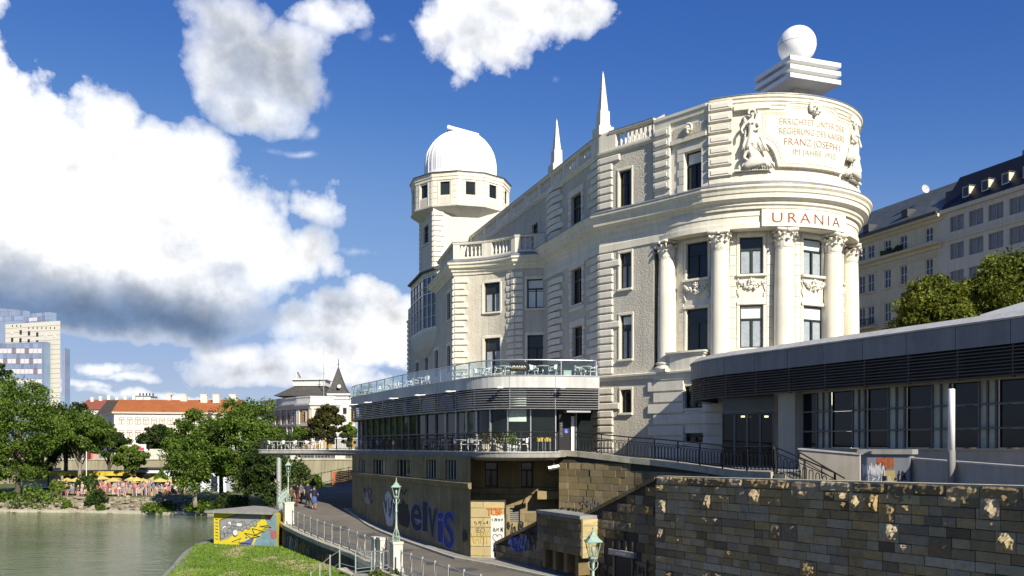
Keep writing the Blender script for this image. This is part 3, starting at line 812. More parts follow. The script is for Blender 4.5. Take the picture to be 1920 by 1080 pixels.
# ---------------- lettering bent on the wall ------------------------------------
def text_mesh(txt, size, spacing=1.0, extrude=.01, offset=0.0):
    cu = bpy.data.curves.new('lettering', 'FONT'); cu.body = txt; cu.size = size; cu.align_x = 'CENTER'; cu.space_character = spacing
    cu.extrude = extrude; cu.resolution_u = 4; cu.offset = offset
    ob = bpy.data.objects.new('tmp', cu); COL.objects.link(ob)
    dg = bpy.context.evaluated_depsgraph_get(); me = bpy.data.meshes.new_from_object(ob.evaluated_get(dg))
    bpy.data.objects.remove(ob); bpy.data.curves.remove(cu); return me
def bent_text(parent, P, s, z, txt, size, mat_, off, width=None, spacing=1.0, zscale=1.0, name='lettering', offset=0.0, skew=0.0):
    me = text_mesh(txt, size, spacing, offset=offset)
    co = np.empty(len(me.vertices)*3); me.vertices.foreach_get('co', co); co = co.reshape(-1, 3)
    w0 = co[:, 0].max()-co[:, 0].min(); k = width/w0 if width else 1.0; cx = (co[:, 0].max()+co[:, 0].min())/2
    out = [P.pos(s+(x-cx)*k, off+zz, z+y*zscale+skew*(x-cx)*k) for x, y, zz in co]
    me.vertices.foreach_set('co', [v for p in out for v in p]); me.materials.clear(); me.materials.append(mat_); me.update()
    return link(name, me, parent)
# tablet with the name
t0, t1 = th(1428, 6.8), 40.5
e = MB(); st0, st1 = sF(t0), sF(t1)
pbox(e, PF, st0, st1, 12.16, 13.12, -.06, .12, .3)
tab = e.build('name_tablet', M['cream'], house)
ax = (st0+st1)/2
bent_text(tab, PF, ax-.03, 12.36, 'URANIA', .86, M['redletter'], .13, width=4.35, spacing=1.35, zscale=.94, offset=-.010)
# inscription panel
axp = sF(18.5); HW = 3.2
def ptop(u):
    u = abs(u)
    if u < 1.25: return 19.0
    if u < 1.75: return 19.0-.38*(1-math.sqrt(max(0, 1-((u-1.25)/.5)**2)))-.0
    return 18.62
def pbot(u):
    u = abs(u)
    if u < 2.15: return 15.42
    t = (u-2.15)/(HW-2.15); return 15.42+1.4*math.sqrt(max(0, 1-(1-t)**2)) if t > 0 else 15.42
def plate(mb, k, o0, o1, m=0, inset=0.0):
    us = sorted(set([round(-HW*k+2*HW*k*i/64, 4) for i in range(65)]))
    base = len(mb.v)
    for u in us:
        zt, zb = ptop(u/k)-inset, pbot(u/k)+inset
        for o, zz in ((o0, zb), (o1, zb), (o1, zt), (o0, zt)): mb.v.append(tuple(PF.pos(axp+u, o, zz)))
    n = len(us)
    for i in range(n-1):
        for j in range(4):
            q = (j+1) % 4; b = base+i*4; mb.f.append((b+j, b+q, b+4+q, b+4+j)); mb.m.append(m)
    mb.f.append((base, base+1, base+2, base+3)); e_ = base+4*(n-1); mb.f.append((e_+3, e_+2, e_+1, e_)); mb.m += [m, m]
def outline(k, inset):
    us = [-HW*k+2*HW*k*i/64 for i in range(65)]
    up = [(u, ptop(u/k)-inset) for u in us]; dn = [(u, pbot(u/k)+inset) for u in us[::-1]]
    return up+dn
M['redfranz'] = mat('red_brown_lettering', (.36, .12, .075), .7, .15, 5)
e = MB(); plate(e, 1.0, -.05, .20); panel = e.build('inscription_panel', M['cream'], house)
e = MB()
for k, ins, r in ((.985, .03, .045), (.90, .22, .03), (.86, .32, .018)):
    pts = [PF.pos(axp+u, .205, zz) for u, zz in outline(k, ins)]; pts.append(pts[0]); e.tube(pts, r, 5)
e.build('moulding', M['cream'], panel)
e = MB(); pts = outline(.943, .125); acc = 0
for (u, zz), (u2, z2) in zip(pts, pts[1:]+pts[:1]):
    L_ = math.hypot(u2-u, z2-zz); k = max(1, int(L_/.075))
    for i in range(k): e.ball(PF.pos(axp+u+(u2-u)*i/k, .20, zz+(z2-zz)*i/k), .026, 5, 3)
tag(e.build('bead_row', M['quoin'], panel), kind='stuff')
for txt, zz, wd, zs, mt in (('ERRICHTET UNTER DER', 17.75, 4.25, 1.0, 'palered'), ('REGIERUNG DES KAISERS', 17.22, 4.3, 1.0, 'palered'), ('FRANZ JOSEPH I.', 16.62, 3.75, 1.12, 'redletter'), ('IM JAHRE 1910', 16.1, 2.75, .95, 'palered')):
    bent_text(panel, PF, axp+.12, zz, txt, .50, M['palered'] if mt == 'palered' else M['redfranz'], .215, width=wd, zscale=zs, offset=-.010)
mk = mask(PF, axp, 18.70, 1.35, .24, False); mk.build('mask', M['quoin'], panel, smooth=True)
# ---------------- sculpted figures -------------------------------------------
def skin_mesh(name, verts, edges, radii, mats_, sub=2, root=0):
    me = bpy.data.meshes.new(name); me.from_pydata(verts, edges, []); ob = bpy.data.objects.new('tmp', me); COL.objects.link(ob)
    md = ob.modifiers.new('Skin', 'SKIN'); md.use_smooth_shade = True
    for i, r in enumerate(radii):
        sv = me.skin_vertices[0].data[i]; sv.radius = r if isinstance(r, tuple) else (r, r); sv.use_root = (i == root)
    ms = ob.modifiers.new('Sub', 'SUBSURF'); ms.levels = sub; ms.render_levels = sub
    dg = bpy.context.evaluated_depsgraph_get(); out = bpy.data.meshes.new_from_object(ob.evaluated_get(dg))
    bpy.data.objects.remove(ob); bpy.data.meshes.remove(me); out.name = name
    out.materials.clear()
    for m_ in mats_: out.materials.append(m_)
    return out
def relief(sc, flip):
    """a standing draped woman over a crouching bearer, carved in high relief"""
    g = -1 if flip else 1
    J = [(0, .32, 1.75), (0, .34, 2.05), (.01, .33, 2.35), (.0, .34, 2.62), (.02, .36, 2.78), (.03, .38, 2.98), (.03, .38, 3.10),          # 0-6 pelvis..head
         (.24, .34, 2.52), (.30, .42, 2.22), (.08, .52, 2.06), (-.24, .34, 2.5), (-.36, .40, 2.2), (-.30, .5, 1.92),                          # 7-12 arms
         (.12, .34, 1.42), (.10, .34, 1.05), (-.10, .34, 1.42), (-.10, .34, 1.05)]
    Ed = [(0, 1), (1, 2), (2, 3), (3, 4), (4, 5), (5, 6), (3, 7), (7, 8), (8, 9), (3, 10), (10, 11), (11, 12), (0, 13), (13, 14), (0, 15), (15, 16)]
    Rd = [(.23, .2), (.17, .15), (.21, .17), (.15, .13), .075, .125, .10, .095, .075, .055, .095, .075, .055, (.17, .16), .19, (.17, .16), .19]
    v = [PF.pos(sc+g*x*1.4, y, 15.28+z*1.0) for x, y, z in J]
    a = skin_mesh('standing_figure', v, Ed, Rd, [M['quoin']])
    J2 = [(.15, .36, .36), (.16, .40, .66), (.06, .44, .92), (-.06, .44, 1.06), (-.12, .44, 1.22), (-.26, .42, .84), (-.34, .46, .55), (-.16, .54, .40), (.28, .42, .78), (.42, .46, .52), (.46, .50, .26), (.52, .38, .30), (.80, .36, .22), (.66, .40, .06), (-.12, .40, .20), (-.38, .40, .08)]
    E2 = [(0, 1), (1, 2), (2, 3), (3, 4), (2, 5), (5, 6), (6, 7), (2, 8), (8, 9), (9, 10), (0, 11), (11, 12), (12, 13), (0, 14), (14, 15)]
    R2 = [(.34, .24), (.30, .22), (.21, .17), .09, .14, .11, .09, .075, .11, .09, .075, .22, .17, .12, .24, .15]
    v = [PF.pos(sc+g*x*1.12, y, 15.3+z*1.05) for x, y, z in J2]
    b = skin_mesh('crouching_figure', v, E2, R2, [M['quoin']])
    d = MB(); rr = random.Random(3)
    for i in range(16):                                # drapery folds
        x0 = -.5+i*.09; pts = [PF.pos(sc+g*(x0*.5+.05*math.sin(i))*1.1, .3+.06*math.sin(i*1.9), 17.05), PF.pos(sc+g*x0*.8, .34+.05*math.cos(i*2.3), 16.6), PF.pos(sc+g*(x0+.04*math.sin(i*1.3)), .3, 16.25)]
        d.tube(pts, [.06, .075, .05], 6)
    for i in range(14):
        x0 = -.45+i*.12; pts = [PF.pos(sc+g*(x0*.6+.15), .36, 15.75), PF.pos(sc+g*x0, .42+.05*math.sin(i*2), 15.5), PF.pos(sc+g*(x0*1.05), .34, 15.28)]
        d.tube(pts, [.05, .075, .055], 6)
    for i in range(12):                                # hair and veil
        t = i/11; d.ball(PF.pos(sc+g*(.03+.17*math.cos(math.pi*(1.15*t-.07))), .36, 18.36+.2*math.sin(math.pi*t)), .075, 7, 5)
        d.ball(PF.pos(sc+g*(.30-.10*math.sin(t*3)), .22, 18.25-t*1.25), (.10, .09, .12), 7, 5)
        d.ball(PF.pos(sc-g*(.34-.06*math.sin(t*4)), .2, 18.1-t*1.5), (.085, .08, .12), 7, 5)
    for x in (-.085, .085): d.ball(PF.pos(sc+g*x, .49, 17.78), .085, 8, 6)
    for x, z, r in ((.03, 18.20, .03), (.0, 18.27, .022), (.07, 18.27, .022)): d.ball(PF.pos(sc+g*x, .5, z), r, 6, 4)
    dm = d.mesh('drapery', M['quoin'], True)
    o = link('relief_sculpture', a, house); link('crouching_figure', b, o); tag(link('drapery', dm, o), kind='stuff')
    e = MB(); s_a, s_b = sc-.72, sc+.85
    return o
relief(sF(th(1408)), False); relief(sF(46.5), True)
# niche shadow frame behind the figures: a recessed ground one can see between the pilaster and the panel
for a0, a1 in ((PF.s(1377), PF.s(1442)), (sF(43), sF(55))):
    e = MB(); pbox(e, PF, a0, a1, 18.62, 18.9, -.02, .3, .3); e.build('niche_lintel', M['cream'], house)
    e = MB(); pbox(e, PF, a0, a1, 15.22, 15.32, -.02, .34, .3); e.build('niche_sill', M['cream'], house)
# ---------------- balustrades, obelisks ------------------------------------------
def baluster_mesh(h):
    f = MB(); f.lathe([(.085, 0), (.085, .06*h), (.05, .1*h), (.095, .3*h), (.085, .42*h), (.04, .6*h), (.06, .78*h), (.045, .86*h), (.085, .9*h), (.085, h)], n=8); return f.mesh('baluster', M['quoin'], True)
_bal = {}
def balustrade(P, s0, s1, z0, z1, posts, name='balustrade', off=-.12, pitch=.27, cap=True, pw=.5):
    """posts: list of arc lengths of solid posts"""
    rail = .17; foot = .14
    f = MB(); sweep(f, P, [(off-.2, z0), (off+.2, z0), (off+.2, z0+foot), (off-.2, z0+foot)], s0=s0, s1=s1)
    sweep(f, P, [(off-.22, z1-rail), (off+.22, z1-rail), (off+.27, z1-.06), (off+.27, z1), (off-.22, z1+.02)], s0=s0, s1=s1)
    o = f.build(name, M['cream'], house)
    f = MB(); sweep(f, P, [(off-.26, z1+.021), (off+.29, z1+.003), (off+.29, z1+.045), (off-.26, z1+.05)], s0=s0, s1=s1); f.build('flashing', M['zinc'], o)
    h = z1-rail-z0-foot
    key = round(h, 2)
    if key not in _bal: _bal[key] = baluster_mesh(h)
    ps = sorted(posts)
    for s_ in ps:
        f = MB(); pbox(f, P, max(s0, s_-pw/2), min(s1, s_+pw/2), z0+foot, z1-rail, off-.2, off+.2); f.build('post', M['cream'], o)
    ed = [s0]+ps+[s1]
    for a, b in zip(ed, ed[1:]):
        a2 = a+(pw/2 if a in ps else 0)+.12; b2 = b-(pw/2 if b in ps else 0)-.12
        n = int((b2-a2)/pitch)
        if n < 1: continue
        for i in range(n):
            d = a2+(b2-a2)*(i+.5)/n
            link('baluster', _bal[key], o, loc=P.pos(d, off, z0+foot))
    return o
sL = lambda t: PL.L-t*math.hypot(1, .338)             # distance back along the left facade
# upper balustrade: left facade and front
e = MB(); sweep(e, PALL, [(-.3, 18.1), (.06, 18.1), (.1, 18.2), (.16, 18.24), (.18, 18.34), (-.3, 18.36)], s0=sA-36, s1=sA+PF.s(1229)); e.build('attic_cornice', M['cream'], house)
balustrade(PL, sL(36), sL(.9), 18.36, 19.5, [sL(.9+.0), sL(3.2), sL(5.6), sL(7.75), sL(10.2), sL(13.2), sL(16.4), sL(19.8), sL(23.4), sL(27.5), sL(32)], pitch=.3)
balustrade(PF, .8, PF.s(1228), 18.36, 19.5, [.8], pitch=.31, pw=1.0)
e = MB()
pbox(e, PL, sL(.9), PL.L-.001, 18.36, 19.55, -.45, .08); pbox(e, PF, .001, .8, 18.36, 19.55, -.45, .08); e.build('corner_post', M['cream'], house)
def obelisk(x, y, z0, h, w, rz):
    f = MB()
    for (a, za, b, zb) in ((1.0, 0, 1.0, .55), (.78, .55, .72, .72), (.66, .72, .62, 1.6), (.5, 1.6, .12, h*.93), (.12, h*.93, .0, h)):
        r0, r1 = w*a/2*1.414, w*b/2*1.414
        f.lathe([(r0, za), (max(r1, .001), zb)], n=4, a0=math.pi/4)
    return f.build('obelisk', M['quoin'], house, loc=(x, y, z0), rz=rz)
obelisk(5.75, 57.35, 19.5, 4.2, 1.0, .35); p = PL.pos(sL(7.75), -.3); obelisk(p.x, p.y, 19.5, 3.9, .95, .35)
# roof of the main block behind the balustrade, small roof hatch
e = MB(); poly = [left_pt(38), left_pt(.5), tuple(PF.pos(PF.s(1226), -.5).xy), tuple(PF.pos(sF(-20), -.6).xy), (22, 60), (17, 95)]
poly = [(p[0]+.35, p[1]+.2) for p in poly]; e.prism(poly, 18.0, 18.4); e.build('roof_slab', M['zinc'], house)
e = MB(); c = W(1207, 240, 60); c = W(1207, 230, 62); hp = [(c.x-1.1, 62), (c.x+1.3, 61.2), (c.x+1.9, 64), (c.x-.6, 65)]; e.prism(hp, 18.4, lambda p: 22.4 if p[0] > c.x-.7 else 21.4); e.build('roof_hatch', M['tower'], house)
# back and right sides so that the block is closed
e = MB(); bp = [tuple(PF.p[-1]), (22.5, 70), (17, 96), left_pt(40)]
for a, b in zip(bp, bp[1:]): e.quad((a[0], a[1], -2), (b[0], b[1], -2), (b[0], b[1], 18.3), (a[0], a[1], 18.3))
e.build('rear_wall', M['rough'], house)

# ---------------- wing with the concave front ------------------------------------
sW1 = PW.s(851.5)+.01; sW2 = PW.s(966)
def rectW(px0, px1, py0, py1): return rect(PW, px0, px1, py0, py1)
opsW = [rectW(907.5, 937.5, 530, 585), rectW(908, 938, 634, 700), rectW(988, 1021, 523, 578), rectW(989, 1022, 628, 700)]
side = [rectW(838.5, 845, 549, 600), rectW(838.5, 845, 648, 700), rectW(815, 822, 657, 708), rectW(797, 803, 670, 716), rectW(780, 785.5, 680, 722)]
w = MB(); wall(w, PW, 0, PW.L, -2, 13.4, opsW+side, depth=.3); w.build('roughcast_wall', M['rough'], house)
for i, q in enumerate(opsW):
    window(house, PW, *q, style='cross', blind=(.36 if i == 2 else 0), curtain=(i in (0, 1)), fm=M['frame2'] if i != 2 else M['frame'], sill=.16)
    if i == 2:
        b = MB(); a_, b_, c_, d_ = q; pbox(b, PW, a_+.1, b_-.1, c_+.1, d_-.9, -.185, -.178); b.build('blind', M['blind'], house)
    surround(house, PW, q, .18)
for q in side: window(house, PW, *q, style='tall', fm=M['frame2'], sill=.12); surround(house, PW, q, .22)
wprof = [(-.1, 13.05), (.08, 13.05), (.1, 13.2), (.22, 13.3), (.24, 13.42), (.42, 13.55), (.45, 13.72), (.55, 13.8), (.56, 13.95), (-.1, 13.95)]
e = MB(); sweep(e, PW, wprof, s0=PW.s(812)); e.build('cornice', M['cream'], house)
e = MB(); sweep(e, PW, [(-.1, 12.4), (.06, 12.4), (.08, 12.5), (.17, 12.55), (.18, 12.7), (-.1, 12.72)], s0=0, s1=PW.s(812)); e.build('cornice', M['cream'], house)
e = MB(); sweep(e, PW, [(-.3, 13.954), (.58, 13.954), (.58, 14.0), (.05, 14.3), (-.3, 14.3)], s0=PW.s(812)); e.build('lead_flashing', M['zinc'], house)
balustrade(PW, PW.s(822), PW.L-.3, 14.3, 15.55, [PW.s(828), sW1, sW1+1.9*1.3+.2, sW2, PW.L-.75], off=-.15, pitch=.3, pw=.85)
e = MB(); e.prism([(p.x, p.y) for p in PW.p]+[(2.5, 80), (-4, 98)], 13.3, 13.9); e.build('roof_slab', M['zinc'], house)
def quoinW(s_edge, d, z0, z1, wl, ws, first=0, proud=.12, pitch=.474):
    quoin_column(PW, s_edge, d, z0, z1, pitch, wl, ws, proud, first=first)
quoinW(sW1, 1, -.4, 13.0, 1.08, .82); quoinW(sW1-.01, -1, -.4, 13.0, .7, .5)
quoinW(sW2-.01, -1, -.4, 13.0, .36, .36, proud=.14); quoinW(sW2, 1, -.4, 13.0, .62, .62, proud=.14)
e = MB(); s0_, s1_ = sW2-.75, sW2-.36; z = -.4; k = 0
while z < 12.9:
    piece('quoin', house, PW, sW2-.36-(.62 if k % 2 else .45), sW2-.38, z+.05, z+.42, -.03, .07, M['quoin'], .05); z += .474; k += 1
quoinW(.02, 1, -.4, 12.4, 1.5, 1.0)
# oriel: glazed bay with dark roof and bowl
so0, so1 = PW.s(781), PW.s(819); dO = .75
p0, p1, p2, p3 = [PW.pos(s_, o) for s_, o in ((so0, 0), (so0+1.2, dO), (so1-2.6, dO), (so1, 0))]
OP = Path([(p0.x, p0.y), (p1.x, p1.y), (p2.x, p2.y), (p3.x, p3.y)])
zo0, zo1 = ZD(613, 78), ZD(521, 80)
orl = thing('bay', None, None); bpy.data.objects.remove(orl)
f = MB(); f.prism([tuple(p) for p in OP.p], zo0-.25, zo0); f.prism([tuple(p) for p in OP.p], zo1, zo1+.35); oriel = f.build('oriel', M['cream'], house)
f = MB(); sweep(f, OP, [(-.5, zo1+.35), (.3, zo1+.35), (.32, zo1+.45), (-.6, zo1+.9)]); f.build('oriel_roof', M['darkroof'], oriel)
f = MB()
mid = (Vector(OP.p[1])+Vector(OP.p[2]))/2; inn = PW.pos((so0+so1)/2, .05)
rings = []
for t, zz in ((1, zo0-.25), (.93, zo0-.9), (.72, zo0-1.5), (.4, zo0-1.95), (.12, zo0-2.3)):
    rings.append([(inn.x+(p.x-inn.x)*t, inn.y+(p.y-inn.y)*t, zz) for p in OP.p])
for a, b in zip(rings, rings[1:]):
    for i in range(3): f.quad(b[i], b[i+1], a[i+1], a[i])
f.build('oriel_bowl', M['tower'], oriel)
for i in range(3):
    a, b = OP.c[i], OP.c[i+1]; n = (2, 4, 3)[i]
    f = MB(); f.quad(OP.pos(a+.05, -.06, zo0), OP.pos(b-.05, -.06, zo0), OP.pos(b-.05, -.06, zo1), OP.pos(a+.05, -.06, zo1)); f.build('glass_pane', M['winglass'], oriel)
    f = MB()
    for k in range(n+1): pbox(f, OP, a+.03+(b-a-.14)*k/n, a+.11+(b-a-.14)*k/n, zo0, zo1, -.1, .03)
    for fr in (.0, .66, .97): zz = zo0+(zo1-zo0)*fr; pbox(f, OP, a+.05, b-.05, zz, zz+.07, -.09, .02)
    for fr in (.22, .44, .8): zz = zo0+(zo1-zo0)*fr; pbox(f, OP, a+.05, b-.05, zz, zz+.03, -.08, .0)
    f.build('glazing_bars', M['alu'], oriel)

# ---------------- tower with the dome -----------------------------------------------
TC = (-5.0, 88.0)
TP = Path([(-8.98, 88.2), (-7.3, 83.9), (-.2, 85.6)])
f = MB(); q = (TP.s(794), TP.s(803), ZD(466, 88), ZD(432, 88))
wall(f, TP, 0, TP.L, 8.0, 22.4, [q], depth=.3)
tower = f.build('tower', M['tower'], house)
f = MB(); f.quad((-8.98, 88.2, 8), (-3, 92, 8), (-3, 92, 22), (-8.98, 88.2, 22)); f.quad((-3, 92, 8), (-.2, 85.6, 8), (-.2, 85.6, 22), (-3, 92, 22)); f.build('tower_rear', M['tower'], tower)
window(tower, TP, *q, style='tall', fm=M['frame2'], sill=.15)
z = 8.5; k = 0; sc_ = TP.s(812)
while z < 21.3:
    piece('quoin', tower, TP, sc_+.02, sc_+(1.0 if k % 2 else .8), z+.04, z+.42, -.02, .09, M['quoin'], .04)
    piece('quoin', tower, TP, sc_-(.55 if k % 2 else .4), sc_-.02, z+.04, z+.42, -.02, .09, M['quoin'], .04)
    piece('quoin', tower, TP, .02, (.6 if k % 2 else .45), z+.04, z+.42, -.02, .09, M['quoin'], .04); z += .474; k += 1
def ngon(r, n=12, a0=0): return [(TC[0]+r*math.sin(2*math.pi*(i+a0)/n), TC[1]-r*math.cos(2*math.pi*(i+a0)/n)) for i in range(n)]
def closed12(r):
    g = ngon(r); g = g+[g[0]]; return g
# left-to-right order seen from outside: start behind, run round the front
order = [6, 7, 8, 9, 10, 11, 0, 1, 2, 3, 4, 5, 6]
RD = 4.72
PD = Path([ngon(RD)[i] for i in order])
cx = (math.sin(R(-1)))
ops = []; pan = []
for i in range(12):
    a, b = PD.c[i], PD.c[i+1]; m_ = (a+b)/2
    ops.append((m_-.47, m_+.47, 23.15, 24.38))
f = MB(); wall(f, PD, 0, PD.L, 22.1, 25.0, ops, depth=.25); drum = f.build('tower_drum', M['cream'], tower)
for i, o_ in enumerate(ops):
    sm = (o_[0]+o_[1])/2
    if PD.pos(sm).y > 89.5: continue
    window(tower, PD, *o_, style='plain', off=-.12, fm=M['frame'])
    piece('panel', tower, PD, o_[0]-.1, o_[1]+.1, 22.35, 23.05, -.02, .03, M['tower'])
    for sg in (o_[0]-.24, o_[1]+.1): piece('pilaster_strip', tower, PD, sg, sg+.14, 22.25, 24.5, -.02, .06, M['quoin'])
    for k in range(4): 
        for u0, u1 in ((PD.c[i]+.05, o_[0]-.27), (o_[1]+.27, PD.c[i+1]-.05)):
            piece('stone', tower, PD, u0, u1, 22.3+k*.56, 22.3+k*.56+.54, -.02, .035, M['quoin'])
f = MB(); sweep(f, PD, [(-.3, 24.55), (.07, 24.55), (.07, 24.8), (.12, 24.85), (.12, 25.1), (.2, 25.18), (-.3, 25.2)]); f.build('drum_cornice', M['cream'], tower)
f = MB(); sweep(f, PD, [(-1.4, 25.6), (.24, 25.2), (.24, 25.27), (-1.4, 25.75)]); f.build('drum_roof', M['darkroof'], tower)
f = MB(); sweep(f, PD, [(-.3, 22.1), (.1, 22.1), (.12, 22.25), (.03, 22.32), (-.3, 22.32)]); 
sweep(f, PD, [(-2.2, 20.7), (-.45, 21.75), (.09, 22.1), (-2.2, 22.12)]); f.build('drum_corbel', M['tower'], tower)
f = MB(); n = 48; rows = [(3.55, 25.3), (3.5, 25.45), (3.46, 26.1), (3.46, 26.9)]+[(3.46*math.cos(t), 26.9+3.55*math.sin(t)) for t in [math.pi/2*i/14 for i in range(1, 14)]]+[(.25, 30.43)]
f.lathe(rows, (TC[0], TC[1], 0), 72)
dome = f.build('dome', M['dome'], tower, smooth=True)
f = MB()
for i in range(36):
    a = 2*math.pi*i/36+.04
    pts = [(TC[0]+(r+.012)*math.sin(a), TC[1]-(r+.012)*math.cos(a), z+.01) for r, z in rows[1:-1]]
    f.tube(pts, .035, 4, caps=False)
f.build('dome_ribs', M['dome'], dome)
f = MB(); f.lathe([(3.72, 25.42), (3.62, 25.5), (3.5, 26.0)], (TC[0], TC[1], 0), 48); f.build('dome_skirt', M['dome'], dome)
f = MB(); a_, b_ = W(839, 242, 87.3), W(897, 258, 87.5); f.bar(a_, b_, 1.5, .28); f.bar(a_.lerp(b_, .2)-Vector((0, 0, .25)), b_-Vector((0, 0, .3)), 1.2, .4); f.build('slit_shutter', M['dome'], dome)

# ---------------- sphere on stacked plates on the rotunda ---------------------------
PC = (17.1, 54.4); prz = math.atan2(1.2, 3.4)
globe = thing('rooftop_globe', 'white globe on three stacked square white slabs on the rotunda roof', 'sculpture', (PC[0], PC[1], 19.5), prz)
f = MB(); f.box((0, 0, .85), (1.1, 1.1, 1.75)); link('pedestal', f.mesh('pedestal', M['tower']), globe, local=True)
for k in range(3):
    link('slab', bevbox(3.55, 3.55, .27, M['whitemetal'], .02), globe, loc=(0, 0, 1.86+k*.505), local=True)
f = MB(); f.box((0, 0, 2.12), (2.3, 2.3, .24)); f.box((0, 0, 2.62), (2.3, 2.3, .24)); f.lathe([(.55, 3.0), (.5, 3.7)], n=20); link('core', f.mesh('core', M['tower']), globe, local=True)
f = MB(); f.ball((0, 0, 4.52), 1.12, 48, 32); g_ = link('sphere', f.mesh('sphere', M['dome'], True), globe, local=True)
f = MB(); f.lathe([(1.115, 4.50), (1.124, 4.505), (1.124, 4.525), (1.115, 4.53)], n=64); link('seam', f.mesh('seam', M['zinc']), globe, local=True)
# ================= cafe with two terraces on the canal side ==========================
cafe = thing('cafe_building', 'curved glass cafe with louvres and two terraces in front of the theatre', 'cafe', (-2, 56, -.4))
CT = Path([(1.045*x, 1.045*y) for x, y in catmull([(-10.2, 80.5), (-12.4, 79.3), (-13.3, 77.6), (-13.4, 75.6), (-12.6, 72.0), (-10.45, 67.4), (-7.3, 60.6), (-3.9, 54.6), (-2.3, 51.6), (-.6, 50.15), (2.0, 50.1), (4.9, 50.7)], 5)])
zf0, zf1, zl0 = 3.36, 4.04, 2.15
def cutpanels(P, s0, s1, step, gap=.02):
    n = max(1, round((s1-s0)/step)); return [(s0+(s1-s0)*i/n+gap/2, s0+(s1-s0)*(i+1)/n-gap/2) for i in range(n)]
sv = CT.s(1124.0); sBack = 4.0
for a, b in cutpanels(CT, 0, CT.L, 2.6):
    e = MB(); pbox(e, CT, a, b, zf0, zf1, -.25, .0, .5); e.build('fascia_panel', M['fascia'], cafe)
e = MB(); sweep(e, CT, [(-.4, zf1), (.04, zf1), (.04, zf1+.05), (-.4, zf1+.06)]); e.build('coping', M['alu'], cafe)
e = MB(); poly = [(p.x, p.y) for p in CT.p]+[(5.3, 56.8), (2.3, 66), (-3.5, 70), (-5.5, 78), (-6.5, 84)]
polyi = [(CT.pos(d, -.27).x, CT.pos(d, -.27).y) for d in CT.verts(0, CT.L)]+poly[len(CT.p):]
e.prism(polyi, zf0+.05, zf1-.06); e.build('terrace_slab', M['concrete'], cafe)
# louvres
n = 9
for k in range(n):
    z = zl0+(zf0-.1-zl0)*k/(n-1)
    e = MB(); sweep(e, CT, [(-.13, z-.035), (-.02, z-.02), (-.0, z), (-.02, z+.025), (-.13, z+.01)]); e.build('louver_slat', M['slat'], cafe)
for a, b in cutpanels(CT, 0, CT.L, 2.6):
    piece('louver_post', cafe, CT, a-.03, a+.03, zl0-.06, zf0, -.2, -.06, M['slat'])
piece('louver_post', cafe, CT, CT.L-.08, CT.L-.0, zl0-.06, zf0, -.2, -.02, M['slat'])
# glazing behind
zfl = -.38
e = MB(); pbox(e, CT, 0, CT.L-.05, zl0-.02, zl0+.1, -.85, -.15); e.build('head_beam', M['fascia2'], cafe)
gl0 = .2; glE = CT.s(1046)
for i, (a, b) in enumerate(cutpanels(CT, gl0, glE, 1.55, .0)):
    e = MB(); pbox(e, CT, a+.04, b-.04, zfl+.08, zf0, -.72, -.70); e.build('glass_panel', M['pavglass'], cafe)
    piece('mullion', cafe, CT, a-.04, a+.04, zfl, zl0, -.76, -.58, M['alu'] if CT.pos(a).x > -5 else M['fascia2'])
piece('mullion', cafe, CT, glE-.04, glE+.04, zfl, zl0, -.76, -.58, M['alu'])
e = MB(); pbox(e, CT, CT.s(949), CT.s(988), 1.42, zf0-.05, -.68, -.66); e.build('roller_blind', mat('pale_green_blind', (.45, .55, .47), .8, .05), cafe)
# entrance: dark panel, sign column, door with a light leaf
s1 = CT.s(1052); 
e = MB(); pbox(e, CT, s1, CT.s(1058), zfl, zl0, -.7, -.5); sgn = e.build('sign_board', M['black'], cafe)
me = bent_text(sgn, CT, CT.s(1052)+.12, .55, 'URANIA', .24, M['alu'], -.49)
vs = me.data
co = [tuple(v.co) for v in vs.vertices]; 
# turn the word upright: reading from bottom to top
s_c = CT.s(1052)+.12; p0_, n0_ = CT.at(s_c); tx = Vector((-n0_.y, n0_.x)) if False else Vector((-n0_.y, n0_.x))
rot = []
for x, y, z in co:
    u = (x-p0_.x)*(-n0_.y)+(y-p0_.y)*n0_.x; v_ = z-.55
    rot.append(Vector((p0_.x, p0_.y, 0))+Vector((-n0_.y, n0_.x, 0))*(-v_+.1)+Vector((n0_.x, n0_.y, 0))*(-.49)+Vector((0, 0, .95+u)))
for v, q in zip(vs.vertices, rot): v.co = q
e = MB(); a, b = CT.s(1060), CT.s(1083); pbox(e, CT, a, b, zfl, zl0-.15, -1.05, -1.0); door = e.build('door', M['black'], cafe)
e = MB(); pbox(e, CT, CT.s(1071)-.15, CT.s(1074)+.0, .75, 1.0, -.99, -.985); sg = e.build('access_sign', mat('sign_blue', (.02, .06, .42), .5, .05), door)
e = MB(); c_ = (CT.s(1071)-.15+CT.s(1074))/2
e.ball(CT.pos(c_-.02, -.98, .965), .018, 6, 4); e.tube([CT.pos(c_-.02, -.98, .94), CT.pos(c_-.015, -.98, .87), CT.pos(c_+.04, -.98, .87), CT.pos(c_+.055, -.98, .80)], .011, 4)
e.tube([CT.pos(c_-.0+.055*math.cos(t), -.98, .825+.055*math.sin(t)) for t in [2.2+i*.45 for i in range(10)]], .009, 4); e.build('wheelchair_mark', M['whitemetal'], sg)
e = MB(); pbox(e, CT, CT.s(1079), CT.s(1085), zfl, 1.75, -.95, -.88); e.build('door_leaf', M['blind'], door)
e = MB(); pbox(e, CT, CT.s(1086), CT.L-.1, zfl, zl0, -1.05, -1.0); e.build('glass_panel', M['pavglass'], cafe)
piece('mullion', cafe, CT, CT.s(1088), CT.s(1089.5), zfl, zl0, -1.0, -.9, M['alu'])
e = MB(); pbox(e, CT, CT.s(1060), CT.s(1104), zl0-.22, zl0-.12, -.7, .35); e.build('door_canopy', M['alu'], cafe)
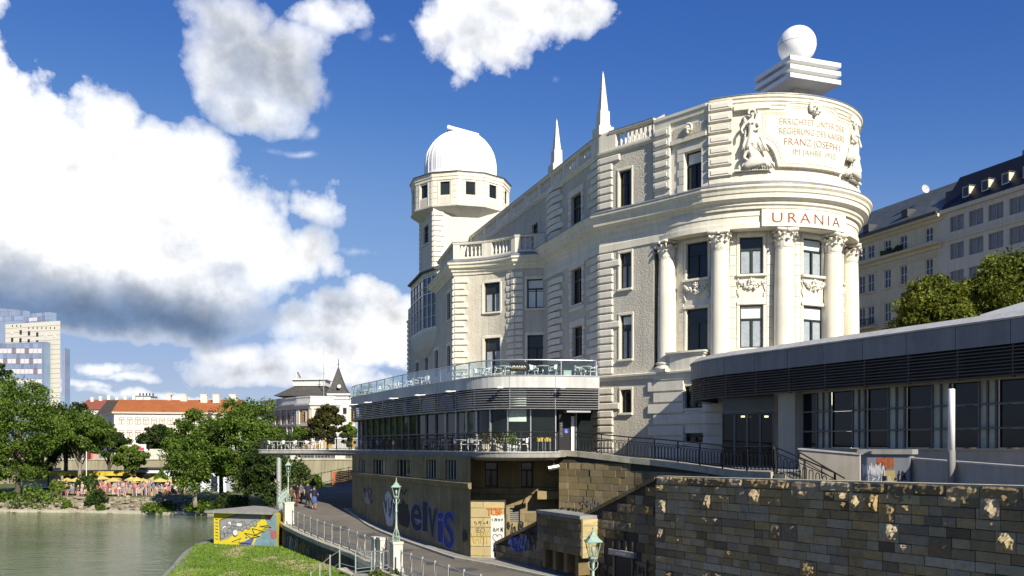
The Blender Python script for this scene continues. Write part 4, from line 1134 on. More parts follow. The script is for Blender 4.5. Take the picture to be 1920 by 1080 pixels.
# dim interior: back wall, floor and ceiling behind the glass
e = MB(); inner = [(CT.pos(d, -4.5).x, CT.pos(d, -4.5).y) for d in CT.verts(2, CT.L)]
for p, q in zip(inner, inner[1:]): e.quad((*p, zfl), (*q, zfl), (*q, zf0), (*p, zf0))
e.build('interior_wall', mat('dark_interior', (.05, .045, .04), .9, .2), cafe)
# spot lights under the fascia
for px in (672, 700, 748, 797, 856, 942, 1050):
    s_ = CT.s(px); f = MB(); p, nn = CT.at(s_); a = CT.pos(s_, -.02, zf0+.02); b = CT.pos(s_, .5, zf0-.02)
    f.bar(a, b, .09, .05); f.ball(CT.pos(s_, .55, zf0-.04), (.22, .22, .07), 10, 6); f.build('spotlight', M['whitemetal'], cafe, smooth=False)
# glass balustrade of the upper terrace
zr = 4.97
e = MB(); hp = [CT.pos(d, -.08, zr) for d in CT.verts(0, CT.L-.15)]; e.tube(hp, .04, 8); rail = e.build('handrail', M['alu'], cafe, smooth=True)
cuts = cutpanels(CT, .3, CT.L-.2, 2.1, 0)
for a, b in cuts:
    e = MB(); pbox(e, CT, a+.05, b-.05, zf1+.09, zr-.06, -.085, -.07, .5); e.build('glass_panel', M['clear'], cafe)
    piece('baluster_post', cafe, CT, a-.03, a+.03, zf1, zr, -.12, -.04, M['alu'])
piece('baluster_post', cafe, CT, CT.L-.22, CT.L-.16, zf1, zr, -.12, -.04, M['alu'])
# lower deck
DKp = catmull([(-21.2, 77.4), (-21.3, 76.2), (-20.8, 75.3), (-18.5, 74.8), (-15.8, 74.3), (-13.9, 72.6), (-11.6, 69.6), (-10.0, 66.8), (-7.4, 61.2), (-5.0, 56.0), (-2.7, 50.6), (-1.7, 48.6), (-.3, 47.5), (1.2, 47.6), (2.55, 48.5)], 5)
DK = Path(DKp)
poly = [(p.x, p.y) for p in DK.p]+[(5.0, 54), (2, 66), (-6, 84), (-18, 82)]
e = MB(); e.prism(poly, -.60, -.36); e.build('deck_slab', M['concrete'], cafe)
e = MB(); sweep(e, DK, [(-.35, -.355), (.05, -.355), (.05, -.30), (-.35, -.30)]); e.build('deck_kerb', M['fascia'], cafe)
e = MB(); sweep(e, DK, [(-1.3, -.78), (-.35, -.78), (.0, -.62), (.0, -.605), (-1.3, -.605)]); e.build('deck_edge_beam', M['fascia2'], cafe)
# iron railing with hairpin bars
hp_me = MB(); hp_me.tube([(-.09, 0, .06), (-.09, 0, .62), (-.06, 0, .68), (0, 0, .70), (.06, 0, .68), (.09, 0, .62), (.09, 0, .06)], .019, 5); HAIR = hp_me.mesh('hairpin_bar', M['iron'])
def hair_railing(root, P, zf, s0, s1, post=2.3, hp=.40):
    n = max(1, round((s1-s0)/post))
    for i in range(n+1):
        d = s0+(s1-s0)*i/n; z = zf(d); f = MB(); f.bar(P.pos(d, -.1, z-.05), P.pos(d, -.1, z+1.02), .065); f.build('post', M['iron'], root)
    ds = P.verts(s0, s1, 1.0)
    for h, r in ((1.02, .034), (.80, .020), (.08, .022)):
        f = MB(); f.tube([P.pos(d, -.1, zf(d)+h) for d in ds], r, 5); f.build('handrail' if h > 1 else 'rail', M['iron'], root)
    m = int((s1-s0)/hp)
    for i in range(m):
        d = s0+(s1-s0)*(i+.5)/m; link('hairpin_bar', HAIR, root, loc=P.pos(d, -.1, zf(d)+.03), rz=P.rz(d))
dr = thing('deck_railing', 'black iron railing round the edge of the lower cafe deck', 'railing', (-5, 56, -.3))
hair_railing(dr, DK, lambda d: -.30, .3, DK.L-.05, hp=.36)
sp = thing('support_post', 'slim pale steel post holding up the tip of the cafe deck', 'post', (*W(523, 980, 74.9).xy, -5.2)); f = MB(); c = W(523, 900, 75.6)
f.lathe([(.2, -5.6), (.2, -.9), (.26, -.85), (.26, -.79)], (c.x, c.y, 0), 12); f.build('shaft', M['galv'], sp, smooth=False)
f = MB()
for k in range(5): f.tube([(c.x-.12+.05*math.sin(k*3), c.y-.205, -2.9-k*.28), (c.x+.1, c.y-.21, -3.05-k*.28), (c.x-.06, c.y-.21, -3.15-k*.28)], .025, 4)
tag(f.build('scrawl', M['black'], sp), kind='stuff')

# stone base under the deck
BW = Path(catmull([(-9.5, 83), (-12.0, 78.5), (-12.75, 74.5), (-12.4, 71.0), (-9.2, 63.8), (-5.6, 56.3), (-2.25, 49.3)], 6))
B2 = Path([(-2.37, 51.7), (2.70, 52.1)])
base = thing('basement_wall', 'sandstone basement wall with barred windows and graffiti under the cafe deck', 'wall', (-5, 57, -6))
wops = []
for x0, x1, y0, y1 in ((673, 683.5, 862, 888), (700, 721.5, 862, 890), (744, 771, 862, 894), (799, 818, 862, 897), (835, 856.5, 862, 899)): wops.append(rect(BW, x0, x1, y0, y1))
e = MB(); wall(e, BW, 0, BW.L, -7.2, -.6, wops, depth=.4, step=1.5)
e.quad((-2.25, 49.3, -7.2), (-2.37, 51.7, -7.2), (-2.37, 51.7, -.6), (-2.25, 49.3, -.6)); e.quad((2.70, 52.1, -7.2), (2.58, 49.75, -7.2), (2.58, 49.75, -.6), (2.70, 52.1, -.6))
w2 = [rect(B2, 909, 934, 866, 913), rect(B2, 977, 1000, 866, 914), rect(B2, 956, 975, 952, 978)]
wall(e, B2, 0, B2.L, -7.2, -.6, w2, depth=.4); e.build('wall', M['sand'], base)
for q in wops:
    o = window(base, BW, *q, off=-.3, style='plain', fm=M['frame2'])
    nb = 4
    for k in range(nb):
        d = q[0]+(q[1]-q[0])*(k+.5)/nb; f = MB(); f.bar(BW.pos(d, -.08, q[2]), BW.pos(d, -.08, q[3]), .035); f.build('window_bar', M['galv'], base)
for q in w2[:2]: window(base, B2, *q, off=-.3, style='cross', fm=M['frame2'])
q = w2[2]
for k in range(7):
    z = q[2]+(q[3]-q[2])*k/7; piece('vent_slat', base, B2, q[0], q[1], z+.02, z+.1, -.25, -.15, M['fascia2'])
zb = BW.z(835, 903)
e = MB(); sweep(e, BW, [(-.05, -2.35), (.1, -2.35), (.16, -2.22), (.16, -2.05), (-.05, -2.0)]); e.build('string_course', M['sand'], base)
e = MB(); sweep(e, B2, [(-.05, -2.75), (.14, -2.75), (.2, -2.6), (.2, -2.42), (-.05, -2.37)]); e.build('string_course', M['sand'], base)
# projecting sunlit ledge on the right
e = MB(); pbox(e, B2, B2.s(1004), B2.s(1047), -3.0, -2.55, -.02, 1.1); e.build('ledge', M['ashlar'], base)
# ashlar blocks on the right stretch
rr = random.Random(11); z = -6.6; k = 0
while z < -1.0:
    d = B2.s(1000) if z > -2.4 else .02; d -= .3*(k % 2) if z > -2.4 else 0
    while d < B2.L-.1:
        wd = rr.uniform(.7, 1.25); x1 = min(d+wd, B2.L)
        if not any(o[0]-.05 < x1 and o[1]+.05 > d and o[2]-.05 < z+.44 and o[3]+.05 > z for o in w2) and not (-2.95 < z+.2 < -2.2):
            piece('ashlar_block', base, B2, d+.005, x1-.005, z+.004, z+.446, -.05, .02, M['ashlar'], .008)
        d = x1
    z += .45; k += 1
# floodlight on the corner
f = MB(); c = W(1037, 876, 48.9); f.tube([(c.x-.28, c.y-.35, c.z-.05), (c.x+.28, c.y-.25, c.z+.05)], .13, 10); f.bar((c.x+.05, c.y-.3, c.z), (c.x+.05, c.y+.6, c.z+.45), .06)
fl = f.build('floodlight', M['alu']); tag(fl, 'small silver cylindrical floodlight on the stone wall below the deck corner', 'light')
# sunlit pier with a painted door
pier = thing('stone_pier', 'sunlit yellow sandstone pier with painted door below the cafe deck', 'pier', (-1.3, 48.3, -6))
PP = Path([(XD(882, 49.28), 49.28), (XD(946, 49.05), 49.05)])
z1p = ZD(941, 49.2)
e = MB(); q0, q1 = PP.pos(0, 0), PP.pos(PP.L, 0); e.prism([(q0.x, q0.y), (q1.x, q1.y), (q1.x+.08, q1.y+3.0), (q0.x-.05, q0.y+2.8)], -7.0, z1p); e.build('body', M['mortar'], pier)
M['lit'] = mat('sunlit_yellow_sandstone', (.46, .37, .18), .9, .12, 2.2, bump=.3, bscale=10, dirt=.3, dirtcol=(.25, .2, .1), rnd=.2)  # brighter copy of the sandstone, sunlight put into its colour
z = -6.5; k = 0
while z < z1p-.1:
    h = min(.52, z1p-z); d = .0
    for wd in ((1.15, .7) if k % 2 else (.7, 1.2)):
        x1 = min(d+wd, PP.L)
        if x1-d > .1: piece('ashlar_block', pier, PP, d+.008, x1-.008, z+.008, z+h-.008, -.1, .04, M['lit'])
        d = x1
    z += .52; k += 1
sd0, sd1 = PP.s(920.5), PP.s(945.5)
e = MB(); pbox(e, PP, sd0, sd1, ZD(1047, 49.2), ZD(965, 49.2), .02, .06); pdoor = e.build('door', mat('white_painted_door', (.62, .60, .55), .8, .1, 3, dirt=.5, dirtcol=(.3, .3, .28)), pier)
def scribble(parent, P, s, z, w, h, mat_, seed, n=5, r=.018, off=.05, name='graffiti', style=0):
    rr = random.Random(seed); f = MB()
    for i in range(n):
        x0 = s-w/2+w*i/max(n, 1); pts = []
        k = rr.randint(3, 6)
        for j in range(k+1):
            pts.append((x0+w/n*(rr.uniform(0, 1.0) if style == 0 else j/k), z+h*(rr.uniform(-.5, .5) if style == 0 else .5*math.cos(math.pi*j)*rr.uniform(.6, 1))))
        cp = catmull([(a, b, 0) for a, b in pts], 4)
        for (a, b, _), (c, d, _) in zip(cp, cp[1:]):
            L_ = math.hypot(c-a, d-b)
            if L_ < 1e-4: continue
            nx, nz = -(d-b)/L_*r, (c-a)/L_*r
            f.quad(P.pos(a+nx, off, b+nz), P.pos(c+nx, off, d+nz), P.pos(c-nx, off, d-nz), P.pos(a-nx, off, b-nz))
    return tag(f.build(name, mat_, parent), kind='stuff')
def decal(parent, P, pts, mat_, off, name='graffiti'):
    f = MB(); f.add([P.pos(a, off, b) for a, b in pts], [tuple(range(len(pts)))]); return f.build(name, mat_, parent)
M['gr_black'] = mat('black_spray', (.02, .02, .022), .7, .2, 5); M['gr_orange'] = mat('orange_spray', (.55, .15, .02), .7, .2, 6); M['gr_yellow'] = mat('ochre_spray', (.40, .27, .03), .7, .2, 6)
M['gr_blue'] = mat('blue_spray', (.02, .03, .20), .7, .2, 4); M['gr_lblue'] = mat('light_blue_spray', (.12, .20, .42), .7, .25, 4); M['gr_white'] = mat('white_spray', (.50, .50, .52), .75, .25, 3); M['gr_red'] = mat('red_spray', (.35, .04, .03), .7, .2, 5)
bent_text(pier, PP, PP.L*.27, -5.35, 'NAMY', .8, M['gr_yellow'], .05, width=.98, zscale=1.4, name='graffiti', offset=-.02)
bent_text(pier, PP, PP.L*.72, z1p-.72, 'TCBF', .55, M['gr_orange'], .068, width=.82, name='graffiti', offset=.012)
bent_text(pier, PP, PP.L*.3, -4.75+.05, 'IEO', .38, M['gr_black'], .05, width=.48, name='graffiti', offset=-.01)
scribble(pier, PP, PP.L*.32, -4.18, .75, .26, M['gr_black'], 2, 5, .014)
scribble(pdoor, PP, (sd0+sd1)/2, -4.55, .62, .25, M['gr_black'], 3, 6, .014, .066); scribble(pdoor, PP, (sd0+sd1)/2, -5.7, .5, .7, M['gr_black'], 5, 5, .02, .066); scribble(pdoor, PP, (sd0+sd1)/2, -4.0, .6, .2, mat('green_spray', (.12, .2, .1), .8, .2), 6, 6, .02, .066)
hc = (sd0+sd1)/2; hz = -5.0; hp_ = [(hc+.016*16*math.sin(t)**3, hz+.018*(13*math.cos(t)-5*math.cos(2*t)-2*math.cos(3*t)-math.cos(4*t))) for t in [2*math.pi*i/28 for i in range(29)]]
f = MB(); f.tube([PP.pos(a, .066, b) for a, b in hp_], .016, 4); f.build('graffiti', M['gr_black'], pdoor)
# graffiti along the basement wall
sE0, sE1 = BW.s(770), BW.s(853); sm = (sE0+sE1)/2
x = sE0; tot = sE1-sE0
for ch, fr, sz, dz, mt in (('e', .30, 3.4, .2, 'gr_black'), ('l', .12, 2.6, .25, 'gr_black'), ('V', .22, 2.5, .0, 'gr_black'), ('i', .13, 2.6, -.15, 'gr_blue'), ('S', .23, 2.9, -.35, 'gr_blue')):
    wd = tot*fr; c = x+wd/2; d = BW.D(c); zc = -5.35+dz
    bent_text(base, BW, c, zc-.1, ch, sz, M['gr_lblue'], .02, width=wd*1.05, name='graffiti', offset=.11, zscale=.98)
    bent_text(base, BW, c, zc-.1, ch, sz, M[mt], .035, width=wd*.88, name='graffiti', offset=.05, zscale=.98); x += wd
def blob(P, s, z, w, h, mat_, seed, off=.02, parent=None):
    rr = random.Random(seed); pts = []
    for i in range(22):
        a = 2*math.pi*i/22; q = rr.uniform(.75, 1.1); pts.append((s+w/2*q*math.cos(a), z+h/2*q*math.sin(a)))
    return decal(parent, P, pts, mat_, off)
s_ = BW.s(731); blob(BW, s_, -4.3, 3.2, 2.3, M['gr_white'], 4, .02, base); blob(BW, BW.s(757), -4.5, 2.6, 1.9, M['gr_black'], 9, .03, base); blob(BW, BW.s(690), -3.7, 2.6, 1.3, mat('faded_white_spray', (.28, .27, .25), .8, .2), 14, .02, base)
scribble(base, BW, s_, -4.2, 2.6, 1.5, M['gr_black'], 21, 5, .03, .04); scribble(base, BW, BW.s(690), -3.6, 2.4, 1.2, M['gr_black'], 22, 6, .03, .04); scribble(base, BW, BW.s(755), -3.0, 1.8, .4, M['gr_black'], 23, 6, .03, .03)
scribble(base, BW, BW.s(872), -5.0, .8, .8, M['gr_black'], 24, 6, .02, .03)
scribble(base, B2, B2.s(966), -4.75, .9, .9, M['gr_black'], 25, 5, .03, .05)

# ================= ramp up to the cafe ===================================
rp = [(1048, 49.8, 844), (1085, 49.0, 846), (1183, 46.4, 857.5), (1222, 45.2, 861), (1268, 43.5, 866.5), (1322, 41.3, 874), (1380, 39.0, 882.5), (1450, 36.6, 885)]
RPp = [(XD(a, d), d) for a, d, y in rp]; RP = Path(RPp); rz_ = [ZD(y, d) for a, d, y in rp]
def zR(d):
    i, t = RP.find(d); return rz_[i]+(rz_[i+1]-rz_[i])*t
rampw = thing('ramp_wall', 'long sandstone retaining wall carrying the ramp down from the cafe door', 'wall', (7, 45, -5))
e = MB()
for i in range(len(RP.p)-1):
    a, b = RP.p[i], RP.p[i+1]; e.quad((a.x, a.y, -7.2), (b.x, b.y, -7.2), (b.x, b.y, rz_[i+1]), (a.x, a.y, rz_[i]))
q = RP.p[-1]; e.quad((q.x, q.y, -7.2), (q.x+1.5, q.y+1.0, -7.2), (q.x+1.5, q.y+1, rz_[-1]), (q.x, q.y, rz_[-1])); e.build('wall', M['mortar'], rampw)
for i in range(len(RP.p)-1):
    n = 1; a, b = RP.c[i], RP.c[i+1]; k = max(1, round((b-a)/1.4))
    for j in range(k):
        u0, u1 = a+(b-a)*j/k+.006, a+(b-a)*(j+1)/k-.006; f = MB(); base_ = 0
        vs = []
        for d in (u0, u1):
            for o, dz in ((-.35, -.30), (.12, -.30), (.12, 0), (-.35, 0)): vs.append(RP.pos(d, o, zR(d)+dz))
        f.add(vs, ((0, 1, 2, 3), (7, 6, 5, 4), (0, 4, 5, 1), (1, 5, 6, 2), (2, 6, 7, 3), (3, 7, 4, 0))); f.build('coping_stone', M['coping'], rampw)
rr = random.Random(4); z = -5.6
while z < -.6:
    d = rr.uniform(-.4, 0)
    while d < RP.L-.05:
        wd = rr.uniform(.5, 1.05); a, b = max(d, 0), min(d+wd, RP.L)
        if b-a > .15 and z+.36 < min(zR(a), zR(b))-.30: piece('ashlar_block', rampw, RP, a+.005, b-.005, z+.004, z+.356, -.06, .02+rr.uniform(0, .012), M['ashlar'], .008)
        d += wd
    z += .36
scribble(rampw, RP, RP.s(1085), -4.0, 2.6, .7, M['gr_black'], 31, 7, .025, .07); scribble(rampw, RP, RP.s(1120), -3.1, 2.4, .6, mat('grey_spray', (.2, .2, .2), .8, .2), 33, 6, .03, .07)
bent_text(rampw, RP, RP.s(1075), -3.75, 'ETRE', .6, M['gr_black'], .07, width=1.5, name='graffiti', offset=-.015)
rrail = thing('ramp_railing', 'black iron hairpin railing along the ramp beside the pavilion entrance', 'railing', (7, 45, -1))
hair_railing(rrail, RP, lambda d: zR(d), 1.0, RP.L-.1, 1.9, .25)
# paved forecourt between the ramp, the theatre and the pavilion
e = MB(); poly = [(p.x+.02, p.y+.05) for p in RP.p]; zz = dict(((round(p[0], 3), round(p[1], 3)), z) for p, z in zip(poly, rz_))
poly2 = poly+[(11.4, 35.8), (13.3, 38.0), (12.5, 50), (10.8, 51.5), (8, 54), (5.5, 56.9), (4, 56.5)]
e.prism(poly2, -7, lambda p: zz.get((round(p[0], 3), round(p[1], 3)), -.9)-.06); tag(e.build('ramp_walkway', M['concrete']), kind='structure')

# ================= glass pavilion on the right ==================================
pav = thing('pavilion_building', 'low dark pavilion with curved metal fascia, louvres and tall tinted windows', 'pavilion', (14, 38, -1.2))
PV = Path(catmull([(11.15, 51.15), (10.45, 50.2), (9.75, 48.9), (9.35, 47.2), (9.5, 45.3), (10.15, 43.3), (10.95, 41.7)], 6)+[(11.76, 40.1), (16.76, 29.67), (20.4, 22.1), (22.0, 18.75)])
def pvcuts(): return cutpanels(PV, 0, PV.L, 2.05, .025)
for a, b in pvcuts():
    e = MB(); pbox(e, PV, a, b, 3.40, 4.2, -.3, .0, .5); e.build('fascia_panel', M['fascia2'], pav)
e = MB(); sweep(e, PV, [(-.6, 4.21), (.05, 4.21), (.06, 4.27), (-.25, 4.5), (-.6, 4.52)]); e.build('coping', M['fascia'], pav)
e = MB(); poly = [(PV.pos(d, -.3).x, PV.pos(d, -.3).y) for d in PV.verts(0, PV.L)]+[(30, 20), (30, 40), (22, 47), (16, 49.6), (13, 50.2)]; e.prism(poly, 3.45, 4.40); e.build('roof', M['zinc'], pav)
for k in range(9):
    z = 2.36+k*.118
    e = MB(); sweep(e, PV, [(-.16, z-.03), (-.03, z-.02), (-.01, z+.005), (-.03, z+.025), (-.16, z+.01)]); e.build('louver_slat', M['slat2'], pav)
for a, b in pvcuts():
    piece('louver_post', pav, PV, a-.03, a+.03, 2.3, 3.4, -.24, -.08, M['slat2'])
e = MB(); sweep(e, PV, [(-.5, 2.38), (-.4, 2.38), (-.4, 3.45), (-.5, 3.45)]); e.build('louver_backing', M['black'], pav)
sp0 = PV.s(1474); 
e = MB(); pbox(e, PV, sp0, PV.L, 2.3, 3.5, -1.3, -.9, 2); pbox(e, PV, sp0, PV.L, -2.4, -.16, -1.2, -.75, 2); pbox(e, PV, sp0-.0, PV.L, -.16, -.1, -1.2, -.68, 2); e.build('plinth', M['render'], pav)
e = MB(); pbox(e, PV, PV.s(1440), PV.s(1471), -2.4, 3.4, -1.6, -.6, .5); e.build('pier', M['render'], pav)
pale = mat('pale_glass_panel', (.52, .52, .40), .5, .15, 2, streak=.35, spec=.3)
cols = [(1474, 1495), (1533, 1556), (1600, 1623), (1667, 1697), (1749, 1782), (1837, 1869), (1933, 1970), (2045, 2085)]
W_off = -1.0
def spx(px): 
    k = (px-960)/F
    # intersection of the pixel ray with the window line (offset of the straight stretch)
    a = PV.pos(PV.s(1465), W_off); b = PV.pos(PV.L-.1, W_off)
    fa, fb = a.x-k*a.y, b.x-k*b.y; t = fa/(fa-fb); d0, d1 = PV.s(1465), PV.L-.1
    return d0+(d1-d0)*t
for i, (x0, x1) in enumerate(cols):
    a, b = spx(x0), spx(x1)
    nn = 3
    e = MB(); pbox(e, PV, a, b, -.09, 2.32, W_off-.1, W_off, 2); c = e.build('pilaster_panel', pale, pav)
    for k in (0, 1, 2): 
        d = a+(b-a)*k/2; piece('mullion', pav, PV, d-.035, d+.035, -.09, 2.32, W_off, W_off+.08, M['slat2'])
    if i+1 < len(cols):
        c0 = spx(cols[i+1][0])
        for z0, z1 in ((-.06, .60), (.66, 1.45), (1.51, 2.32)):
            e = MB(); pbox(e, PV, b+.05, c0-.05, z0, z1, W_off-.12, W_off-.09, 2); e.build('glass_pane', M['pavglass'], pav)
for z in (.63, 1.48):
    e = MB(); pbox(e, PV, sp0+.1, PV.L, z-.025, z+.025, W_off+.0, W_off+.14, 2); e.build('transom', M['slat2'], pav)
# entrance under the nose: recessed doors
e = MB(); D0 = Path([(10.35, 44.6), (12.3, 42.6)])
for k in range(4):
    a, b = D0.L*k/4, D0.L*(k+1)/4
    f = MB(); pbox(f, D0, a+.06, b-.06, -1.1, 1.55, -.03, 0); dd = f.build('entrance_door', M['pavglass'], pav)
    f = MB()
    for u0, u1, z0, z1 in ((a, a+.06, -1.2, 1.6), (b-.06, b, -1.2, 1.6), (a, b, 1.55, 1.65), (a, b, -1.2, -1.1)): pbox(f, D0, u0, u1, z0, z1, -.06, .04)
    f.build('door_frame', M['slat2'], dd)
    f = MB(); pbox(f, D0, a, b, 1.7, 3.45, -.06, .0); f.build('transom_panel', M['slat2'], pav)
f = MB(); pbox(f, D0, -.8, -.02, -1.3, 3.45, -.1, .05) if False else None
for px in (1393, 1437):
    pass
e = MB(); c = W(1530, 607, 38); 
chain = MB()
can = thing('glass_canopy', 'pale sloping roof edge rising behind the pavilion at far right', 'canopy', (22, 34, 4.5)); f = MB(); p0_ = W(1838, 590, 36); p1_ = W(1990, 545, 34)
f.add([(p0_.x, 36, p0_.z), (p1_.x, 34, p1_.z), (p1_.x+1.5, 37, p1_.z+.4), (p0_.x+1, 38.5, p0_.z+.1), (p0_.x, 36, p0_.z-.35), (p1_.x, 34, p1_.z-.35), (p1_.x+1.5, 37, p1_.z), (p0_.x+1, 38.5, p0_.z-.3)], ((0, 1, 2, 3), (7, 6, 5, 4), (0, 4, 5, 1), (1, 5, 6, 2), (2, 6, 7, 3), (3, 7, 4, 0))); f.build('roof_edge', M['blind'], can)
f = MB()
for t in (.25, .8): q_ = p0_.lerp(p1_, t); f.bar((q_.x+.8, q_.y+1.2, 4.3), (q_.x+.8, q_.y+1.2, q_.z-.3), .1)
f.build('canopy_leg', M['alu'], can)
# people and things inside the entrance stay dark; two ceiling lamps glow there
for k, px in enumerate((1393, 1437)):
    f = MB(); c = W(px, 781, 43.4 if k == 0 else 41.6); f.box((0, 0, 0), (.16, .1, .08)); 
    em = bpy.data.materials.get('lamp_glow')
    if em is None:
        em = bpy.data.materials.new('lamp_glow'); em.use_nodes = True; b_ = em.node_tree.nodes['Principled BSDF']; b_.inputs['Emission Color'].default_value = (1, .75, .3, 1); b_.inputs['Emission Strength'].default_value = 1.2
    link('ceiling_lamp', f.mesh('ceiling_lamp', em), pav, loc=c)
# ================= ground, water, banks ===========================================
def sheet(name, poly, mat_, kind='structure'):
    f = MB(); f.add([(p[0], p[1], p[2]) for p in poly], [tuple(range(len(poly)))]); o = f.build(name, mat_); return tag(o, kind=kind)
M['earth'] = mat('earth', (.13, .115, .08), .95, .25, .05)
sheet('ground', [(-4000, -300, -9.5), (4000, -300, -9.5), (4000, 7000, -9.5), (-4000, 7000, -9.5)], M['earth'])
def water_mat():
    m, nt, N, L, b = nodes('canal_water')
    geo = N.new('ShaderNodeNewGeometry'); mp = N.new('ShaderNodeMapping'); L.new(geo.outputs['Position'], mp.inputs[0]); mp.inputs['Scale'].default_value = (.5, 1.0, 1)
    n1 = N.new('ShaderNodeTexNoise'); L.new(mp.outputs[0], n1.inputs['Vector']); n1.inputs['Scale'].default_value = .10; n1.inputs['Detail'].default_value = 6; n1.inputs['Distortion'].default_value = .8
    c = ramp(N, L, n1.outputs['Fac'], [(.3, (.075, .105, .05)), (.7, (.125, .16, .08))]); L.new(c, b.inputs['Base Color'])
    b.inputs['Roughness'].default_value = .07; b.inputs['IOR'].default_value = 1.33; b.inputs['Specular IOR Level'].default_value = .5
    n2 = N.new('ShaderNodeTexNoise'); L.new(mp.outputs[0], n2.inputs['Vector']); n2.inputs['Scale'].default_value = 1.6; n2.inputs['Detail'].default_value = 6; n2.inputs['Roughness'].default_value = .6; n2.inputs['Distortion'].default_value = .6
    n3 = N.new('ShaderNodeTexNoise'); L.new(mp.outputs[0], n3.inputs['Vector']); n3.inputs['Scale'].default_value = .16; n3.inputs['Detail'].default_value = 2
    ml = N.new('ShaderNodeMath'); ml.operation = 'MULTIPLY'; L.new(n2.outputs['Fac'], ml.inputs[0]); L.new(n3.outputs['Fac'], ml.inputs[1])
    bp = N.new('ShaderNodeBump'); L.new(ml.outputs[0], bp.inputs['Height']); bp.inputs['Strength'].default_value = .6; bp.inputs['Distance'].default_value = .30; L.new(bp.outputs[0], b.inputs['Normal'])
    return m
ZW = -7.75
sheet('water', [(-420, -40, ZW), (-6, -40, ZW), (-6, 109, ZW), (-420, 109, ZW)], water_mat())
def grass_mat():
    m, nt, N, L, b = nodes('lawn_grass'); geo = N.new('ShaderNodeNewGeometry')
    n1 = N.new('ShaderNodeTexNoise'); L.new(geo.outputs['Position'], n1.inputs['Vector']); n1.inputs['Scale'].default_value = .45; n1.inputs['Detail'].default_value = 6
    n2 = N.new('ShaderNodeTexNoise'); L.new(geo.outputs['Position'], n2.inputs['Vector']); n2.inputs['Scale'].default_value = 14; n2.inputs['Detail'].default_value = 4
    mp = N.new('ShaderNodeMapping'); L.new(geo.outputs['Position'], mp.inputs[0]); mp.inputs['Scale'].default_value = (.35, .22, 1); mp.inputs['Rotation'].default_value = (0, 0, .5)
    n3 = N.new('ShaderNodeTexNoise'); L.new(mp.outputs[0], n3.inputs['Vector']); n3.inputs['Scale'].default_value = 1.0; n3.inputs['Detail'].default_value = 9; n3.inputs['Roughness'].default_value = .7
    g = ramp(N, L, n1.outputs['Fac'], [(.3, (.11, .20, .014)), (.7, (.18, .28, .02))])
    x = N.new('ShaderNodeMix'); x.data_type = 'RGBA'; L.new(ramp(N, L, n3.outputs['Fac'], [(.54, (0,)*3), (.64, (.9,)*3)]), x.inputs[0]); L.new(g, x.inputs[6]); x.inputs[7].default_value = (.42, .36, .20, 1)
    y = N.new('ShaderNodeMix'); y.data_type = 'RGBA'; y.blend_type = 'MULTIPLY'; y.inputs[0].default_value = 1; L.new(x.outputs[2], y.inputs[6]); L.new(ramp(N, L, n2.outputs['Fac'], [(.3, (.6,)*3), (.7, (1,)*3)]), y.inputs[7])
    L.new(y.outputs[2], b.inputs['Base Color']); b.inputs['Roughness'].default_value = .9
    bp = N.new('ShaderNodeBump'); L.new(n2.outputs['Fac'], bp.inputs['Height']); bp.inputs['Strength'].default_value = .8; bp.inputs['Distance'].default_value = .08; L.new(bp.outputs[0], b.inputs['Normal']); return m
M['grass'] = grass_mat()
edge = catmull([(-18.2, 45), (-19.7, 50.5), (-21.3, 57), (-23.0, 63.5), (-23.9, 69), (-24.2, 74), (-25, 82), (-27, 92)], 5)
f = MB(); poly = edge+[(-14, 92), (-12, 60), (-5, 46), (-3, 42)]; f.prism([(p[0]+.9, p[1]) for p in edge]+[(-14, 92), (-12, 60), (-5, 46), (-3, 40)], -9.0, lambda p: -7.25)
tag(f.build('lawn', M['grass']), kind='structure')
EP = Path(edge)
f = MB()
es = [EP.c[0]]
for i in range(len(edge)-1):
    (x0, y0), (x1, y1) = edge[i], edge[i+1]
    f.add([(x0-.7, y0, -8.6), (x0, y0, -7.45), (x0+.95, y0, -7.23), (x1-.7, y1, -8.6), (x1, y1, -7.45), (x1+.95, y1, -7.23)], ((0, 3, 4, 1), (1, 4, 5, 2)))
tag(f.build('quay_edge', M['concrete']), kind='structure')
# grass tufts, dense enough to break the lawn's edge
def leaves(n, pos, size, rr, flat=0.0, up=0.0):
    """n little quads; pos(n)->(n,3)"""
    c = pos; u = rr.normal(size=(n, 3)); u /= np.linalg.norm(u, axis=1)[:, None]
    w = rr.normal(size=(n, 3)); w[:, 2] += up; w -= u*(u*w).sum(1)[:, None]; w /= np.linalg.norm(w, axis=1)[:, None]
    s = size*rr.uniform(.6, 1.3, size=(n, 1)); a, b = u*s*.5, w*s*.8
    v = np.stack([c-b, c+a*.9, c+b, c-a*.9], 1).reshape(-1, 3); return v
def leaf_mesh(name, v, mat_):
    n = len(v)//4; me = bpy.data.meshes.new(name); me.vertices.add(len(v)); me.vertices.foreach_set('co', v.astype(np.float32).ravel())
    me.loops.add(n*4); me.loops.foreach_set('vertex_index', np.arange(n*4, dtype=np.int32)); me.polygons.add(n)
    me.polygons.foreach_set('loop_start', np.arange(0, n*4, 4, dtype=np.int32)); me.polygons.foreach_set('loop_total', np.full(n, 4, np.int32)); me.materials.append(mat_); me.update(calc_edges=True); return me
rn = np.random.default_rng(5)
n = 22000; P_ = np.empty((n, 3)); P_[:, 1] = 47+rn.uniform(0, 1, n)**1.3*20; P_[:, 0] = -18.6-(P_[:, 1]-48)*.25+rn.uniform(0, 1, n)*11; P_[:, 2] = -7.22
v = leaves(n, P_, .075, rn, up=1.5)
g_ = link('grass', leaf_mesh('grass', v, M['grass'])); tag(g_, 'short sunlit grass blades on the canal-side lawn', None, kind='stuff')

